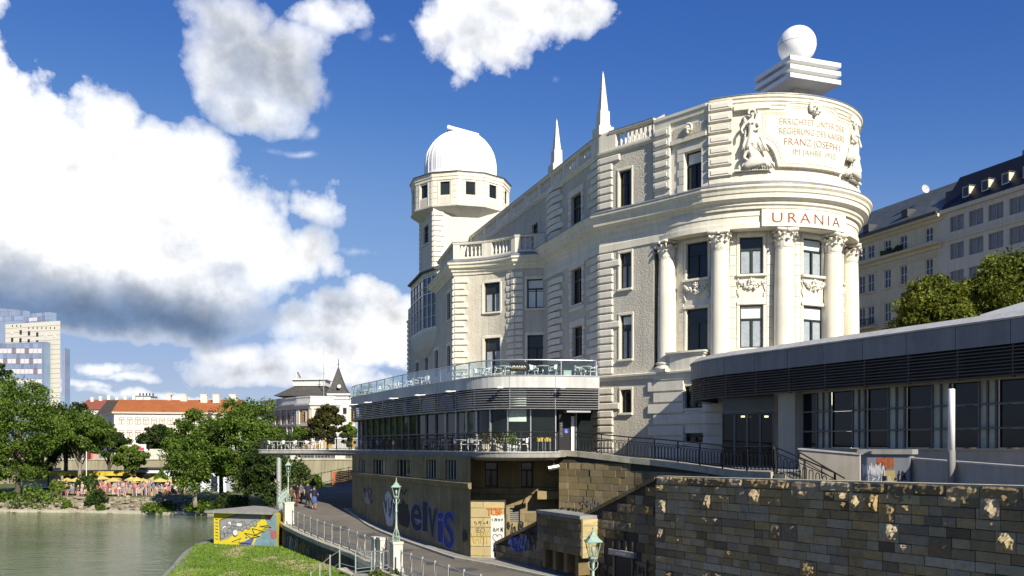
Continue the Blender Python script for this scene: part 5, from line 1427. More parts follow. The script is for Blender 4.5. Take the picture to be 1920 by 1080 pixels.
sheet('bridge_deck', [(-60, -80, -1.75), (70, -80, -1.75), (70, 8, -1.75), (-60, 8, -1.75)], M['concrete'])
# ---------------- the quay path ---------------------------------------------------
st = [(22, 8, 16, -6.2), (28, 3.2, 9, -6.2), (36, -1.5, 5.5, -6.2), (44, -5.4, 1.5, -6.2), (51, -8.2, 0, -6.15), (57, -11.4, -1.2, -6.05), (62, -14.2, -4, -5.9), (66, -16.2, -5, -5.65), (71, -17.4, -7, -5.25), (78, -18.6, -8, -4.8), (84, -19.4, -8, -4.5), (90, -19.7, -7, -4.35), (108, -19.2, 4, -4.0), (118, -18, 14, -3.7)]
f = MB()
for a, b in zip(st, st[1:]):
    f.quad((a[1], a[0], a[3]), (a[2], a[0], a[3]), (b[2], b[0], b[3]), (b[1], b[0], b[3]))
M['pathm'] = mat('worn_path_asphalt', (.175, .157, .128), .9, .28, .22, bump=.2, bscale=26, dirt=.6, dirtcol=(.09, .082, .07), fine=.2)
tag(f.build('path', M['pathm']), kind='structure')
M['patch'] = mat('tarred_patch', (.085, .08, .072), .95, .2, 2, bump=.2, bscale=30)
f = MB(); rr = random.Random(31)
for x, y, w_, h_ in ((-6.5, 53, 1.6, .8), (-9.5, 60, 1.2, 1.6), (-2.5, 45.5, 1.4, .7), (-4.2, 47.6, .7, .7), (-1.2, 42, 2.0, .6), (-12, 63.5, 1.0, 1.2)):
    pts = [(x+w_*rr.uniform(.7, 1.1)*math.cos(t)*.6, y+h_*rr.uniform(.7, 1.1)*math.sin(t)) for t in [2*math.pi*i/9 for i in range(9)]]
    def zp(yy):
        for a, b in zip(st, st[1:]):
            if a[0] <= yy <= b[0]: return a[3]+(b[3]-a[3])*(yy-a[0])/(b[0]-a[0])
        return -6.2
    f.add([(px_, py_, zp(py_)+.012) for px_, py_ in pts], [tuple(range(9))])
tag(f.build('asphalt_patches', M['patch']), kind='structure')
f = MB()      # kerb and gutter along the basement wall
KP = Path([(-13.4, 73), (-10.1, 64.5), (-6.4, 56.5), (-3.0, 49.2), (-.7, 46.2), (3.0, 40.5)])
def zpath(y):
    for a, b in zip(st, st[1:]):
        if a[0] <= y <= b[0]: return a[3]+(b[3]-a[3])*(y-a[0])/(b[0]-a[0])
    return -6.0
ds = KP.verts(0, KP.L, 1.5)
for a, b in zip(ds, ds[1:]):
    for (o0, o1, h0, h1) in ((0, 0, 0, .12), (0, -1.4, .12, .12)):
        p = KP.pos(a, o0, zpath(KP.D(a))+h0+.004); q = KP.pos(b, o0, zpath(KP.D(b))+h0+.004); r_ = KP.pos(b, o1, zpath(KP.D(b))+h1+.004); s_ = KP.pos(a, o1, zpath(KP.D(a))+h1+.004); f.quad(p, q, r_, s_)
tag(f.build('pavement', M['concrete']), kind='structure')
ds = KP.verts(0, KP.L, 1.1)
f = MB()
for a, b in zip(ds, ds[1:]):
    za, zb_ = zpath(KP.D(a)), zpath(KP.D(b)); vs = []
    for d, z in ((a+.01, za), (b-.01, zb_)):
        for o, h in ((.14, -.1), (.14, .13), (-.02, .135), (-.02, -.1)): vs.append(KP.pos(d, o, z+h))
    f.add(vs, ((0, 1, 2, 3), (7, 6, 5, 4), (0, 4, 5, 1), (1, 5, 6, 2), (2, 6, 7, 3), (3, 7, 4, 0)))
kb = f.build('kerb', M['coping']); tag(kb, kind='structure')
# retaining wall on the canal side of the path
RWp = [(-19.0, 79), (-17.8, 71.5), (-16.6, 66.4), (-14.6, 62.4), (-11.7, 56.9), (-8.5, 50.9), (-5.7, 44.0), (-1.8, 36), (3.0, 27.6), (8, 21.5)]
RW = Path(catmull(RWp, 4))
def zrw(d): return zpath(RW.D(d))
rwall = thing('retaining_wall', 'dark graffiti-covered retaining wall between the path and the lawn', 'wall', (-11, 52, -7))
f = MB(); ds = RW.verts(0, RW.L, 1.5)
for a, b in zip(ds, ds[1:]):
    f.quad(RW.pos(a, .35, -9), RW.pos(b, .35, -9), RW.pos(b, .25, zrw(b)-.18), RW.pos(a, .25, zrw(a)-.18))
M['darkwall'] = mat('dark_mossy_wall', (.085, .08, .06), .95, .3, 1.2, bump=.4, bscale=12, dirt=.5, dirtcol=(.03, .03, .025), streak=.35)
f.build('wall', M['darkwall'], rwall)
for a, b in cutpanels(RW, 0, RW.L, 1.5, .015):
    vs = []
    for d in (a, b):
        for o, h in ((-.25, -.2), (.42, -.2), (.42, .06), (-.25, .06)): vs.append(RW.pos(d, o, zrw(d)+h))
    f = MB(); f.add(vs, ((0, 1, 2, 3), (7, 6, 5, 4), (0, 4, 5, 1), (1, 5, 6, 2), (2, 6, 7, 3), (3, 7, 4, 0))); f.build('coping_stone', M['coping'], rwall)
for k, (px, mt, sd) in enumerate(((548, 'gr_lblue', 1), (565, 'gr_yellow', 2), (580, 'gr_yellow', 3), (600, 'gr_black', 4), (560, 'gr_white', 5), (615, 'gr_yellow', 6))):
    d = RW.s(px); scribble(rwall, RW, d, zrw(d)-.95, 2.6, 1.1, M[mt], 40+sd, 6, .022, .37)
# railings of the path
def pipe_railing(name, label, P, zf, s0, s1, parent_loc, step=1.55, mesh_=True):
    t = thing(name, label, 'railing', parent_loc); n = max(1, round((s1-s0)/step))
    for i in range(n+1):
        d = s0+(s1-s0)*i/n; z = zf(d); f = MB(); f.bar(P.pos(d, .0, z), P.pos(d, .0, z+1.22), .07); f.box(P.pos(d, 0, z+.03), (.16, .16, .06)); f.build('post', M['galv'], t)
    for i in range(n):
        a, b = s0+(s1-s0)*i/n, s0+(s1-s0)*(i+1)/n
        f = MB()
        f.tube([P.pos(a, 0, zf(a)+1.12), P.pos(b, 0, zf(b)+1.12)], .02, 5); f.tube([P.pos(a+.08, 0, zf(a)+1.04), P.pos(b-.08, 0, zf(b)+1.04)], .014, 4); f.tube([P.pos(a, 0, zf(a)+.14), P.pos(b, 0, zf(b)+.14)], .018, 5)
        f.build('rail', M['galv'], t)
        f = MB()
        for u in (.12, .34, .56, .78):
            d = a+(b-a)*u; f.tube([P.pos(d, 0, zf(d)+.14), P.pos(d, 0, zf(d)+.42)], .012, 4)
        f.tube([P.pos(a+.08, 0, zf(a)+.36), P.pos(a+.14, 0, zf(a)+.42), P.pos(b-.14, 0, zf(b)+.42), P.pos(b-.08, 0, zf(b)+.36)], .012, 4)
        f.build('hoop_panel', M['galv'], t)
    return t
dA, dB = RW.s(548), RW.s(697)
pipe_railing('path_railing', 'grey steel railing along the path from lamp pillar to twin white pillars', RW, lambda d: zrw(d)+.06, dA, dB, (-11, 52, -5.5))
dC = RW.s(752)
pipe_railing('path_railing', 'grey steel railing descending right from the white pillar with street lamp', RW, lambda d: zrw(d)+.06, dC, RW.L-1, (-1, 33, -6))
def pillar(label, px, D, y0, y1, w, d=.5, rz=.5):
    c = W(px, y1, D); h = ZD(y0, D)-c.z
    t = thing('stone_pillar', label, 'pillar', c, rz)
    f = MB(); f.box((0, 0, h*.5-.3), (w, d, h+.42)); link('shaft', f.mesh('shaft', M['whitestone']), t, local=True)
    link('cap', bevbox(w+.07, d+.07, .12, M['whitestone']), t, loc=(0, 0, h-.04), local=True)
    f = MB(); f.box((0, 0, .12), (w+.05, d+.05, .3)); link('plinth', f.mesh('plinth', M['whitestone']), t, local=True); return t
p1_ = pillar('white stone pillar carrying the nearer street lamp, right of the twin pillars', 743, 44.0, 1016, 1075, .48)
p2_ = pillar('narrow white pillar with red scrawl beside the lamp pillar', 716, 45.4, 1008, 1062, .35)
p3_ = pillar('narrow white pillar at the end of the long path railing', 704.5, 46.0, 1007, 1058, .32)
p4_ = pillar('white stone pillar under the far lamp at the railing start', 541, 65.8, 942, 985, .66)
p5_ = pillar('stone pillar under the closest lamp in front of the stairs', 1112, 26.0, 1176, 1290, .5)
f = MB(); f.tube([(-.1, -.27, .5), (0, -.27, .9), (.1, -.27, .5)], .014, 4); f.tube([(-.12, -.27, 1.0), (.05, -.27, .8), (.12, -.27, 1.05), (-.05, -.27, .7)], .014, 4); link('scrawl', f.mesh('scrawl', M['gr_red']), p2_, local=True)
# street lamps
def make_lamp():
    t = thing('street_lamp', 'x', 'street lamp')
    f = MB()
    for i in range(4):
        a = math.pi/4+i*math.pi/2; ca, sa = math.cos(a), math.sin(a)
        f.tube([(.20*ca, .20*sa, 0), (.21*ca, .21*sa, .22), (.16*ca, .16*sa, .36), (.05*ca, .05*sa, .62), (.04*ca, .04*sa, .66)], .014, 5)
        b = a+math.pi/2; f.tube([(.20*ca, .20*sa, .03), (.20*math.cos(b), .20*math.sin(b), .03)], .014, 4); f.tube([(.20*ca, .20*sa, .24), (.20*math.cos(b), .20*math.sin(b), .24)], .010, 4)
        for q in (.3, .7): x, y = .19*(ca*(1-q)+math.cos(b)*q), .19*(sa*(1-q)+math.sin(b)*q); f.tube([(x, y, .03), (x*.9, y*.9, .14), (x, y, .24)], .009, 4)
    link('base_cage', f.mesh('base_cage', M['lampgreen']), t, local=True)
    f = MB(); f.lathe([(.055, .02), (.05, .6), (.06, .62), (.06, .68), (.047, .7), (.042, 1.35), (.055, 1.37), (.055, 1.41), (.04, 1.43), (.036, 1.98)], n=10); link('pole', f.mesh('pole', M['lampgreen'], True), t, local=True)
    f = MB()
    for i in range(4):
        a = i*math.pi/2; ca, sa = math.cos(a), math.sin(a)
        f.tube([(.04*ca, .04*sa, 1.72), (.12*ca, .12*sa, 1.80), (.14*ca, .14*sa, 1.92), (.10*ca, .10*sa, 2.0), (.07*ca, .07*sa, 1.95)], .012, 4)
        f.tube([(.06*ca, .06*sa, 2.0), (.13*ca, .13*sa, 2.04), (.10*ca, .10*sa, 2.08)], .012, 4)
    f.lathe([(.06, 1.98), (.13, 2.04), (.14, 2.07), (.05, 2.08)], n=8); link('bracket', f.mesh('bracket', M['lampgreen']), t, local=True)
    zl, zh = 2.09, 2.50; r0, r1 = .13, .24
    f = MB()
    for i in range(4):
        a = math.pi/4+i*math.pi/2; b = a+math.pi/2; c = [(r*math.cos(q), r*math.sin(q), z) for r, z in ((r0, zl), (r1, zh)) for q in (a, b)]
        f.bar(c[0], c[2], .02); f.bar(c[0], c[1], .02); f.bar(c[2], c[3], .025)
    link('lantern_frame', f.mesh('lantern_frame', M['copper']), t, local=True)
    f = MB()
    for i in range(4):
        a = math.pi/4+i*math.pi/2; b = a+math.pi/2; c = [(r*math.cos(q), r*math.sin(q), z) for r, z in ((r0-.008, zl), (r1-.008, zh)) for q in (a, b)]
        f.quad(c[0], c[1], c[3], c[2])
    link('lantern_glass', f.mesh('lantern_glass', M['paleglass']), t, local=True)
    f = MB(); f.lathe([(.30, zh), (.30, zh+.02), (.16, zh+.12), (.15, zh+.14), (.16, zh+.15), (.06, zh+.22), (.05, zh+.27)], n=4, a0=math.pi/4); f.lathe([(.03, zh+.27), (.04, zh+.30), (.015, zh+.33), (.03, zh+.37), (.003, zh+.46)], n=8); link('lantern_roof', f.mesh('lantern_roof', M['copper']), t, local=True)
    f = MB(); f.lathe([(.02, zl), (.02, zl+.1), (.045, zl+.12), (.05, zl+.24), (.02, zl+.3)], n=8); link('bulb', f.mesh('bulb', M['blind'], True), t, local=True)
    return t
lamp = make_lamp(); lamp['label'] = 'pale green street lamp on white pillar in front of the graffiti basement wall'; lamp['group'] = 'old green street lamps along the path'
lamp.scale = (1.05,)*3; lamp.location = W(738, 1015, 44.0); lamp.location.x = p1_.location.x
copy_tree(lamp, W(540.5, 941, 65.8), .3, 'pale green street lamp farthest away under the tip of the cafe deck', scale=1.06)
l3 = W(1112, 994, 26.0); copy_tree(lamp, (l3.x, 26.0, l3.z-2.96), .2, 'closest green street lamp, only its lantern seen before the stone stairs')
# side gate and small stair rails before the pillars
gate = thing('steel_gate', 'low grey steel gate frame with mesh infill in front of the twin pillars', 'gate', W(695, 1078, 44.5))
f = MB(); g0, g1 = W(667, 1078, 44.6), W(727, 1071, 43.5)
L0, L1 = W(667, 1035, 44.6), W(728, 1033, 43.5)
for t in (0, .5, .86): a, b = g0.lerp(g1, t), L0.lerp(L1, t); f.bar(a, b, .05); 
f.bar(L0, L1, .06); f.bar(g0+Vector((0, 0, .13)), g1+Vector((0, 0, .13)), .05); f.bar(g0+Vector((0, 0, .3)), g1+Vector((0, 0, .3)), .05); f.build('gate_frame', M['galv'], gate)
f = MB()
for k in range(11): f.bar((g0+Vector((0, 0, .32+.06*k))).lerp(g1+Vector((0, 0, .32+.06*k)), .06), (g0+Vector((0, 0, .32+.06*k))).lerp(g1+Vector((0, 0, .32+.06*k)), .92), .018)
f.build('mesh_infill', M['galv'], gate)
f = MB(); f.prism([tuple((g0+Vector((-.1, -.25, 0))).xy), tuple((g1+Vector((.1, -.25, 0))).xy), tuple((g1+Vector((.1, .5, 0))).xy), tuple((g0+Vector((-.1, .5, 0))).xy)], -7.5, ZD(1076, 44.4)); f.build('gate_step', M['concrete'], gate)
rail2 = thing('stair_railing', 'grey pipe handrail stepping down to the lawn left of the gate', 'railing', W(620, 1075, 44))
pp = [(667, 1036, 1078, 44.6), (637, 1028, 1066, 45.6), (619, 1040, 1076, 45.8), (600, 1056, 1090, 45.9), (583, 1072, 1100, 46)]
for px, y0, y1, D in pp:
    f = MB(); f.bar(W(px, y0, D), W(px, y1+8, D), .06); f.build('post', M['galv'], rail2)
for (a, b) in zip(pp, pp[1:]):
    f = MB(); f.tube([W(a[0], a[1]+4, a[3]), W(b[0], b[1]+4, b[3])], .018, 5); f.tube([W(a[0], a[1]+28, a[3]), W(b[0], b[1]+28, b[3])], .014, 5); f.build('rail', M['galv'], rail2)
f = MB(); a, b = W(640, 1066, 45.6), W(667, 1078, 44.6); f.bar(a, b, .5, .08); f.build('landing', M['coping'], rail2)
# flowering plant by the gate
def bush(name, label, cat, c, r, mat_, n=500, size=.12, group=None, seed=1, stem=True, tip=None):
    rr = np.random.default_rng(seed); d = rr.normal(size=(n, 3)); d /= np.linalg.norm(d, axis=1)[:, None]; d[:, 2] = np.abs(d[:, 2])*1.0
    rad = rr.uniform(.35, 1, n)**.5; lob = 1+.25*np.sin(d[:, 0]*5+seed)*np.cos(d[:, 1]*4)
    P__ = d*(rad*lob)[:, None]*np.array(r)
    t = thing(name, label, cat, c, 0, group)
    link('foliage', leaf_mesh('foliage', leaves(n, P__, size, rr), mat_), t, local=True)
    if tip:
        m_ = max(8, n//12); k = rr.integers(0, n, m_); link('flowers', leaf_mesh('flowers', leaves(m_, P__[k]*1.05, size*.9, rr), tip), t, local=True)
    if stem:
        f = MB()
        for i in range(5): a = i*1.3; f.tube([(0, 0, -.25), (r[0]*.3*math.cos(a), r[1]*.3*math.sin(a), r[2]*.5)], .03*max(1, r[0]*.6), 4)
        link('stem', f.mesh('stem', M['bark']), t, local=True)
    return t
M['flower'] = mat('red_flowers', (.5, .08, .06), .7, .3, 6)
bush('flowering_plant', 'low red flowering plant below the steel gate', 'plant', W(706, 1082, 41.8), (.45, .3, .35), M['leafC'], 260, .07, tip=M['flower'])
bush('plant', 'small green plant at the foot of the lamp pillar', 'plant', W(742, 1080, 43.5), (.35, .25, .3), M['leafA'], 200, .07)
# green lattice railing at the bend
lat = thing('lattice_railing', 'pale green lattice railing at the bend by the deck support post', 'railing', W(528, 955, 64))
LP = Path([(-19.2, 77.5), (-18.3, 72.5), (-17.3, 67.6)]); f = MB()
for i in range(5): d = LP.L*i/4; f.bar(LP.pos(d, 0, -5.3), LP.pos(d, 0, -3.5), .06)
f.tube([LP.pos(d, 0, -3.6) for d in LP.verts(0, LP.L)], .03, 5); f.tube([LP.pos(d, 0, -5.2) for d in LP.verts(0, LP.L)], .03, 5); f.build('frame', M['lampgreen'], lat)
f = MB()
for i in range(26):
    d = LP.L*i/26
    f.bar(LP.pos(d, 0, -5.2), LP.pos(min(d+.9, LP.L), 0, -3.6), .018); f.bar(LP.pos(min(d+.9, LP.L), 0, -5.2), LP.pos(d, 0, -3.6), .018)
tag(f.build('lattice', M['lampgreen'], lat), kind='stuff')

# ---------------- mural kiosk ----------------------------------------------------
kx0, kx1 = W(401, 1022, 67.0), W(519, 1018, 65.2); zk0, zk1 = -7.32, ZD(961, 67)
kio = thing('mural_hut', 'low concrete hut on the lawn with yellow and grey painted wall', 'hut', (kx0.x, kx0.y, -7))
KW = Path([(kx0.x, kx0.y), (kx1.x, kx1.y)])
n_ = KW.seg[0]; bk = Vector((-n_.x, -n_.y))*5.2
exk = (KW.p[1]-KW.p[0]).normalized(); bk2 = bk*.75-exk*1.6
f = MB(); f.prism([tuple(KW.p[0]), tuple(KW.p[1]), tuple(KW.p[1]+bk2), tuple(KW.p[0]+bk)], zk0-.5, zk1)
M['mural_y'] = mat('mural_yellow', (.62, .50, .03), .7, .08, 2, dirt=.15, dirtcol=(.4, .33, .1)); f.build('wall', M['mural_y'], kio)
f = MB(); ex = Vector((KW.p[1]-KW.p[0])).normalized()
q = [KW.p[0]-ex*.5+n_*.45, KW.p[1]-ex*.1+n_*.45, KW.p[1]+bk2*1.02, KW.p[0]+bk*1.05-ex*.4]
f.prism([tuple(v) for v in q], lambda p: zk1+.002, lambda p: zk1+.16); f.build('roof_slab', M['concrete'], kio)
def mur(pts, m, off): return decal(kio, KW, [(a*KW.L, zk0+b*(zk1-zk0)) for a, b in pts], m, off, 'painted_shape')
M['mural_g'] = mat('mural_grey', (.26, .26, .26), .7, .15, 3); M['mural_w'] = mat('mural_white', (.62, .62, .62), .7, .1, 3); M['mural_t'] = mat('mural_teal', (.16, .26, .30), .7, .25, 2); M['mural_p'] = mat('mural_pink', (.33, .12, .13), .7, .3, 2); M['mural_b'] = mat('mural_blue', (.10, .12, .28), .7, .2, 2)
mur([(.62, .0), (1, 0), (1, 1), (.80, 1), (.86, .62), (.72, .40)], M['mural_t'], .008)
mur([(.40, .02), (.60, .02), (.66, .32), (.52, .30)], M['mural_b'], .009)
mur([(.88, .55), (1, .5), (1, .28), (.92, .25)], M['mural_p'], .012); mur([(.80, 1), (.93, 1), (.92, .78), (.86, .84)], M['mural_p'], .012)
mur([(.11, .14), (.10, .78), (.42, .98), (.78, .98), (.74, .78), (.64, .68), (.46, .50), (.36, .42), (.24, .22)], M['mural_g'], .012)
mur([(.30, .12), (.44, .24), (.55, .24), (.50, .40), (.66, .36), (.62, .55), (.82, .47), (.72, .72), (.80, .96), (.86, .66), (.92, .62), (.78, .50), (.74, .32), (.60, .26), (.50, .15), (.40, .10)], M['mural_y'], .016)
rr = random.Random(8)
for i in range(26):
    a = .13+rr.random()*.56; b = .2+.55*a+rr.uniform(-.05, .34)
    if not (.12 < b < .95): continue
    w_, h_ = rr.uniform(.03, .06), rr.uniform(.06, .11); pts = [(a+w_*math.cos(t), b+h_*math.sin(t)) for t in [2*math.pi*k/10 for k in range(10)]]
    mur(pts, M['gr_black'], .018+.0006*i); mur([(a+(x-a)*.86, b+(y-b)*.86) for x, y in pts], M['mural_w'] if i % 6 == 0 else (M['mural_g'] if i % 3 else mat('mural_light_grey', (.36, .36, .35), .7, .15, 3) if i == 3 else M['mural_g']), .0183+.0006*i)
for pts in ([(.11, .14), (.10, .78), (.42, .98), (.78, .98)], [(.30, .12), (.44, .24), (.40, .10), (.60, .08)], [(.66, .36), (.62, .55), (.82, .47), (.66, .36)], [(.86, .66), (.74, .62), (.92, .60), (.86, .66)], [(.74, .32), (.60, .26), (.50, .40), (.74, .32)]):
    f = MB(); f.tube([KW.pos(a*KW.L, .035, zk0+b*(zk1-zk0)) for a, b in pts], .022, 4); f.build('painted_line', M['gr_black'], kio)
for k in range(7):
    f = MB(); z = zk0+(.18+.1*k)*(zk1-zk0); f.bar(KW.pos(.15, .015, z+.05), KW.pos(.38, .015, z), .03); f.build('painted_line', M['gr_black'], kio)
SP = Path([tuple(KW.p[0]+bk), tuple(KW.p[0])])

# ---------------- foreground stone wall and stair flank --------------------------------
SW = Path([(XD(1230, 37.4), 37.4), (XD(1920, 23.5), 23.5), (XD(1920, 23.5)+(XD(1920, 23.5)-XD(1230, 37.4))*.35, 23.5-13.9*.35)])
zt0, zt1 = ZD(893, 37.4), ZD(912, 23.5); Lw = SW.c[1]
def ztop(d): return zt0+(zt1-zt0)*min(d/Lw, 1.0)
swall = thing('stone_wall', 'long parapet wall of rough dark sandstone blocks in the foreground', 'wall', (9, 31, -6))
f = MB(); nn = SW.verts(0, SW.L, 2.0)
for a, b in zip(nn, nn[1:]):
    f.quad(SW.pos(a, -.05, -7.5), SW.pos(b, -.05, -7.5), SW.pos(b, -.05, ztop(b)-.1), SW.pos(a, -.05, ztop(a)-.1)); f.quad(SW.pos(b, -.6, -7.5), SW.pos(a, -.6, -7.5), SW.pos(a, -.6, ztop(a)-.1), SW.pos(b, -.6, ztop(b)-.1))
f.build('core', M['mortar'], swall)
def rock_mesh(w, h, seed, lump=0.0, amp=.015, nx=6, nz=5, rock=False, mt=None):
    """a stone block whose face is split and uneven; origin at its centre, face towards -y"""
    rr = random.Random(seed); f = MB(); d = .14; cx, cz = rr.uniform(-.15, .3)*w, rr.uniform(-.1, .25)*h; rad = rr.uniform(.26, .44)*min(w, h)*1.3
    sx, sz = rr.uniform(-.5, .5), rr.uniform(.6, 1.4); grid = []
    for j in range(nz+1):
        row = []
        for i in range(nx+1):
            x, z = -w/2+w*i/nx, -h/2+h*j/nz; e = i in (0, nx) or j in (0, nz)
            y = -.02 if e else -.035-amp*noise.noise((x*7+seed*3.1, z*7, seed))*1.6-amp*.6*noise.noise((x*19, z*19, seed+5))
            if not e and lump:
                q = math.hypot((x-cx+sx*(z-cz))/sz, (z-cz))/rad; y -= lump*max(0, 1-q+.35*noise.noise((x*9, z*9, seed+4)))**.6*(1+.9*noise.noise((x*18, z*18, seed+9)))
            if not e and rock: y -= .05+.06*noise.noise((x*4.5, z*6, seed+2))+.03*noise.noise((x*14, z*14, seed+2))
            if not e: x += rr.uniform(-.25, .25)*w/nx; z += rr.uniform(-.25, .25)*h/nz
            row.append((x, y, z))
        grid.append(row)
    base = len(f.v); f.v += [p for r_ in grid for p in r_]; k = nx+1
    for j in range(nz):
        for i in range(nx): f.f.append((base+j*k+i, base+j*k+i+1, base+(j+1)*k+i+1, base+(j+1)*k+i)); f.m.append(0)
    ring = [grid[0][i] for i in range(nx+1)]+[grid[j][nx] for j in range(1, nz+1)]+[grid[nz][i] for i in range(nx-1, -1, -1)]+[grid[j][0] for j in range(nz-1, 0, -1)]
    b2 = len(f.v); f.v += ring+[(x, d, z) for x, y, z in ring]; m_ = len(ring)
    for i in range(m_): f.f.append((b2+i, b2+m_+i, b2+m_+(i+1) % m_, b2+(i+1) % m_)); f.m.append(0)
    return f.mesh('stone', mt or M['stone'], False)
variants = {}
def variant(w, h, kind, k, mt=None):
    key = (round(w/.08), round(h/.05), kind, k, mt.name if mt else '')
    if key not in variants:
        variants[key] = rock_mesh(1.0, 1.0, hash(key[:4]) % 997+k, 0, .015) if False else rock_mesh(w, h, (key[0]*7+key[1]*13+kind*31+k*17) % 997, {0: 0, 1: .17, 2: .07, 3: 0}[kind], .018 if kind != 3 else .03, *( (12, 10) if kind == 1 else (5, 4) if kind == 0 else (9, 8) if kind == 2 else (10, 6)), rock=(kind == 3), mt=mt)
    return variants[key]
rr = random.Random(21); CH = .29; stones = []
cop = .34
ncol = int(SW.L/.145); nrow = 19; occ = [[False]*ncol for _ in range(nrow)]
def zrow(r, d): return ztop(d)-cop-CH*(r+1)
for r in range(nrow):
    c = 0
    while c < ncol:
        if occ[r][c]: c += 1; continue
        free = 0
        while c+free < ncol and not occ[r][c+free] and free < 7: free += 1
        big = rr.random() < .13 and free >= 4 and r+1 < nrow and not any(occ[r+1][c:c+5])
        wd = min(free, rr.choice((3, 4, 4, 5, 5, 6)) if not big else rr.choice((4, 5)))
        if free-wd == 1: wd = free
        hh = 2 if big else 1
        for q in range(hh):
            for k in range(c, min(c+wd, ncol)): occ[r+q][k] = True
        stones.append((r, c, wd, hh)); c += wd
placed = []
rest = MB()
for (r, c, wd, hh) in stones:
    d0, d1 = c*.145, (c+wd)*.145
    if d1 > SW.L: continue
    dm = (d0+d1)/2; zc = zrow(r, dm)+CH-CH*hh/2; w_, h_ = d1-d0-.02, CH*hh-.02
    p = SW.pos(dm, .0, zc); py = HZ-F*zc/p.y; px = 960+F*p.x/p.y
    vis = py < 1100 and px < 1960
    placed.append((p.y if vis else p.y+100, dm, zc, w_, h_, hh))
placed.sort()
rr = random.Random(5)
for i, (key, dm, zc, w_, h_, hh) in enumerate(placed):
    kind = (1 if rr.random() < .4 else (2 if rr.random() < .5 else 0)) if hh == 2 else (2 if rr.random() < .12 else 0)
    if hh == 1 and rr.random() < .03: kind = 1
    me = variant(w_, h_, kind, rr.randint(0, 3)); p = SW.pos(dm, rr.uniform(-.012, .02), zc)
    if i < 275: link('stone', me, swall, loc=p, rz=SW.rz(dm))
    elif key < 90:
        m4 = Matrix.Translation(p) @ Matrix.Rotation(SW.rz(dm), 4, 'Z'); rest.add([m4 @ v.co for v in me.vertices], [tuple(q.vertices) for q in me.polygons])
tag(rest.build('stone_courses', M['stone_i'], swall), kind='stuff')
d = 0.0; k = 0
while d < SW.L-.3:
    wd = rr.uniform(.85, 1.35); x1 = min(d+wd, SW.L); dm = (d+x1)/2
    dark = rr.random() < .2
    me = variant(x1-d-.015, cop+(.28 if dark else 0), 3, k % 5); link('coping_stone', me, swall, loc=SW.pos(dm, -.05, ztop(dm)-cop/2-(.14 if dark else 0)), rz=SW.rz(dm))
    t = MB(); pbox(t, SW, d+.006, x1-.006, 0, 0.0, -.62, .10) if False else None
    vs = []
    for q in (d+.005, x1-.005):
        for o, h in ((-.62, -.12), (-.0, -.05), (.0, .012), (-.62, .012)): vs.append(SW.pos(q, o, ztop(q)+h))
    t = MB(); t.add(vs, ((0, 1, 2, 3), (7, 6, 5, 4), (0, 4, 5, 1), (1, 5, 6, 2), (2, 6, 7, 3), (3, 7, 4, 0))); t.build('coping_top', M['coping'], swall)
    d = x1; k += 1
# stair flank going down to the path
SF = Path([(XD(930, 49.0), 49.0), (XD(1230, 37.45), 37.45)])
prof = [(930, 1016), (1009, 977), (1010, 965), (1090, 968), (1096, 963), (1229, 894)]
pz = []
for px, py in prof: s_ = SF.s(px) if 930 < px < 1230 else (0 if px <= 930 else SF.L); pz.append((s_, ZD(py, SF.D(s_))))
def zflank(d):
    for (a, za), (b, zb_) in zip(pz, pz[1:]):
        if a <= d <= b: return za+(zb_-za)*(d-a)/max(b-a, 1e-6)
    return pz[-1][1]
flank = thing('stair_flank', 'dark stone flank of the stairs with stepped coping, landing block and iron door', 'wall', (1, 42, -6))
f = MB(); ds = SF.verts(0, SF.L, .3)
for a, b in zip(ds, ds[1:]):
    for o in (0, -.55):
        f.quad(SF.pos(a, o-.04, -7.5), SF.pos(b, o-.04, -7.5), SF.pos(b, o-.04, zflank(b)-.06), SF.pos(a, o-.04, zflank(a)-.06))
f.quad(SF.pos(0, -.6, -7.5), SF.pos(0, 0, -7.5), SF.pos(0, 0, zflank(0)-.05), SF.pos(0, -.6, zflank(0)-.05)); f.build('core', M['mortar'], flank)
segs = [(0, SF.s(1008)), (SF.s(1096), SF.L)]
for a, b in segs:
    k = max(1, round((b-a)/1.2))
    for j in range(k):
        u0, u1 = a+(b-a)*j/k+.006, a+(b-a)*(j+1)/k-.006; vs = []
        for q in (u0, u1):
            for o, h in ((-.62, -.16), (.09, -.16), (.09, .0), (-.62, .0)): vs.append(SF.pos(q, o, zflank(q)+h))
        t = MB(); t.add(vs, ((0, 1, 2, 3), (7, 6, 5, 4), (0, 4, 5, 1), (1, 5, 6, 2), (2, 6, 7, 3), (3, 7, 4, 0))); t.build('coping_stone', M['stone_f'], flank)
door_r = rect(SF, 1152, 1184, 1044, 1110); slits = [rect(SF, x, x+10, 1015, 1040) for x in (1151, 1163, 1175)]
rr = random.Random(17); z = -6.9; row = 0; lt = -1
while z < -1.3:
    d = -rr.uniform(0, .5)
    while d < SF.L-.1:
        wd = rr.choice((.55, .7, .8, .95)); a, b = max(d, 0), min(d+wd, SF.L); d += wd
        if b-a < .18 or z+.40 > min(zflank(a), zflank(b))-.1: continue
        if any(o[0]-.02 < b and o[1]+.02 > a and o[2]-.02 < z+.38 and o[3]+.02 > z for o in slits+[door_r]): continue
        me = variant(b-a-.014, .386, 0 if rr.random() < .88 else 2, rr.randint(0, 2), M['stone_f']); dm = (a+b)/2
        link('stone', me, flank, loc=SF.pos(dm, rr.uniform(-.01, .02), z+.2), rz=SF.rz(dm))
    z += .40; row += 1
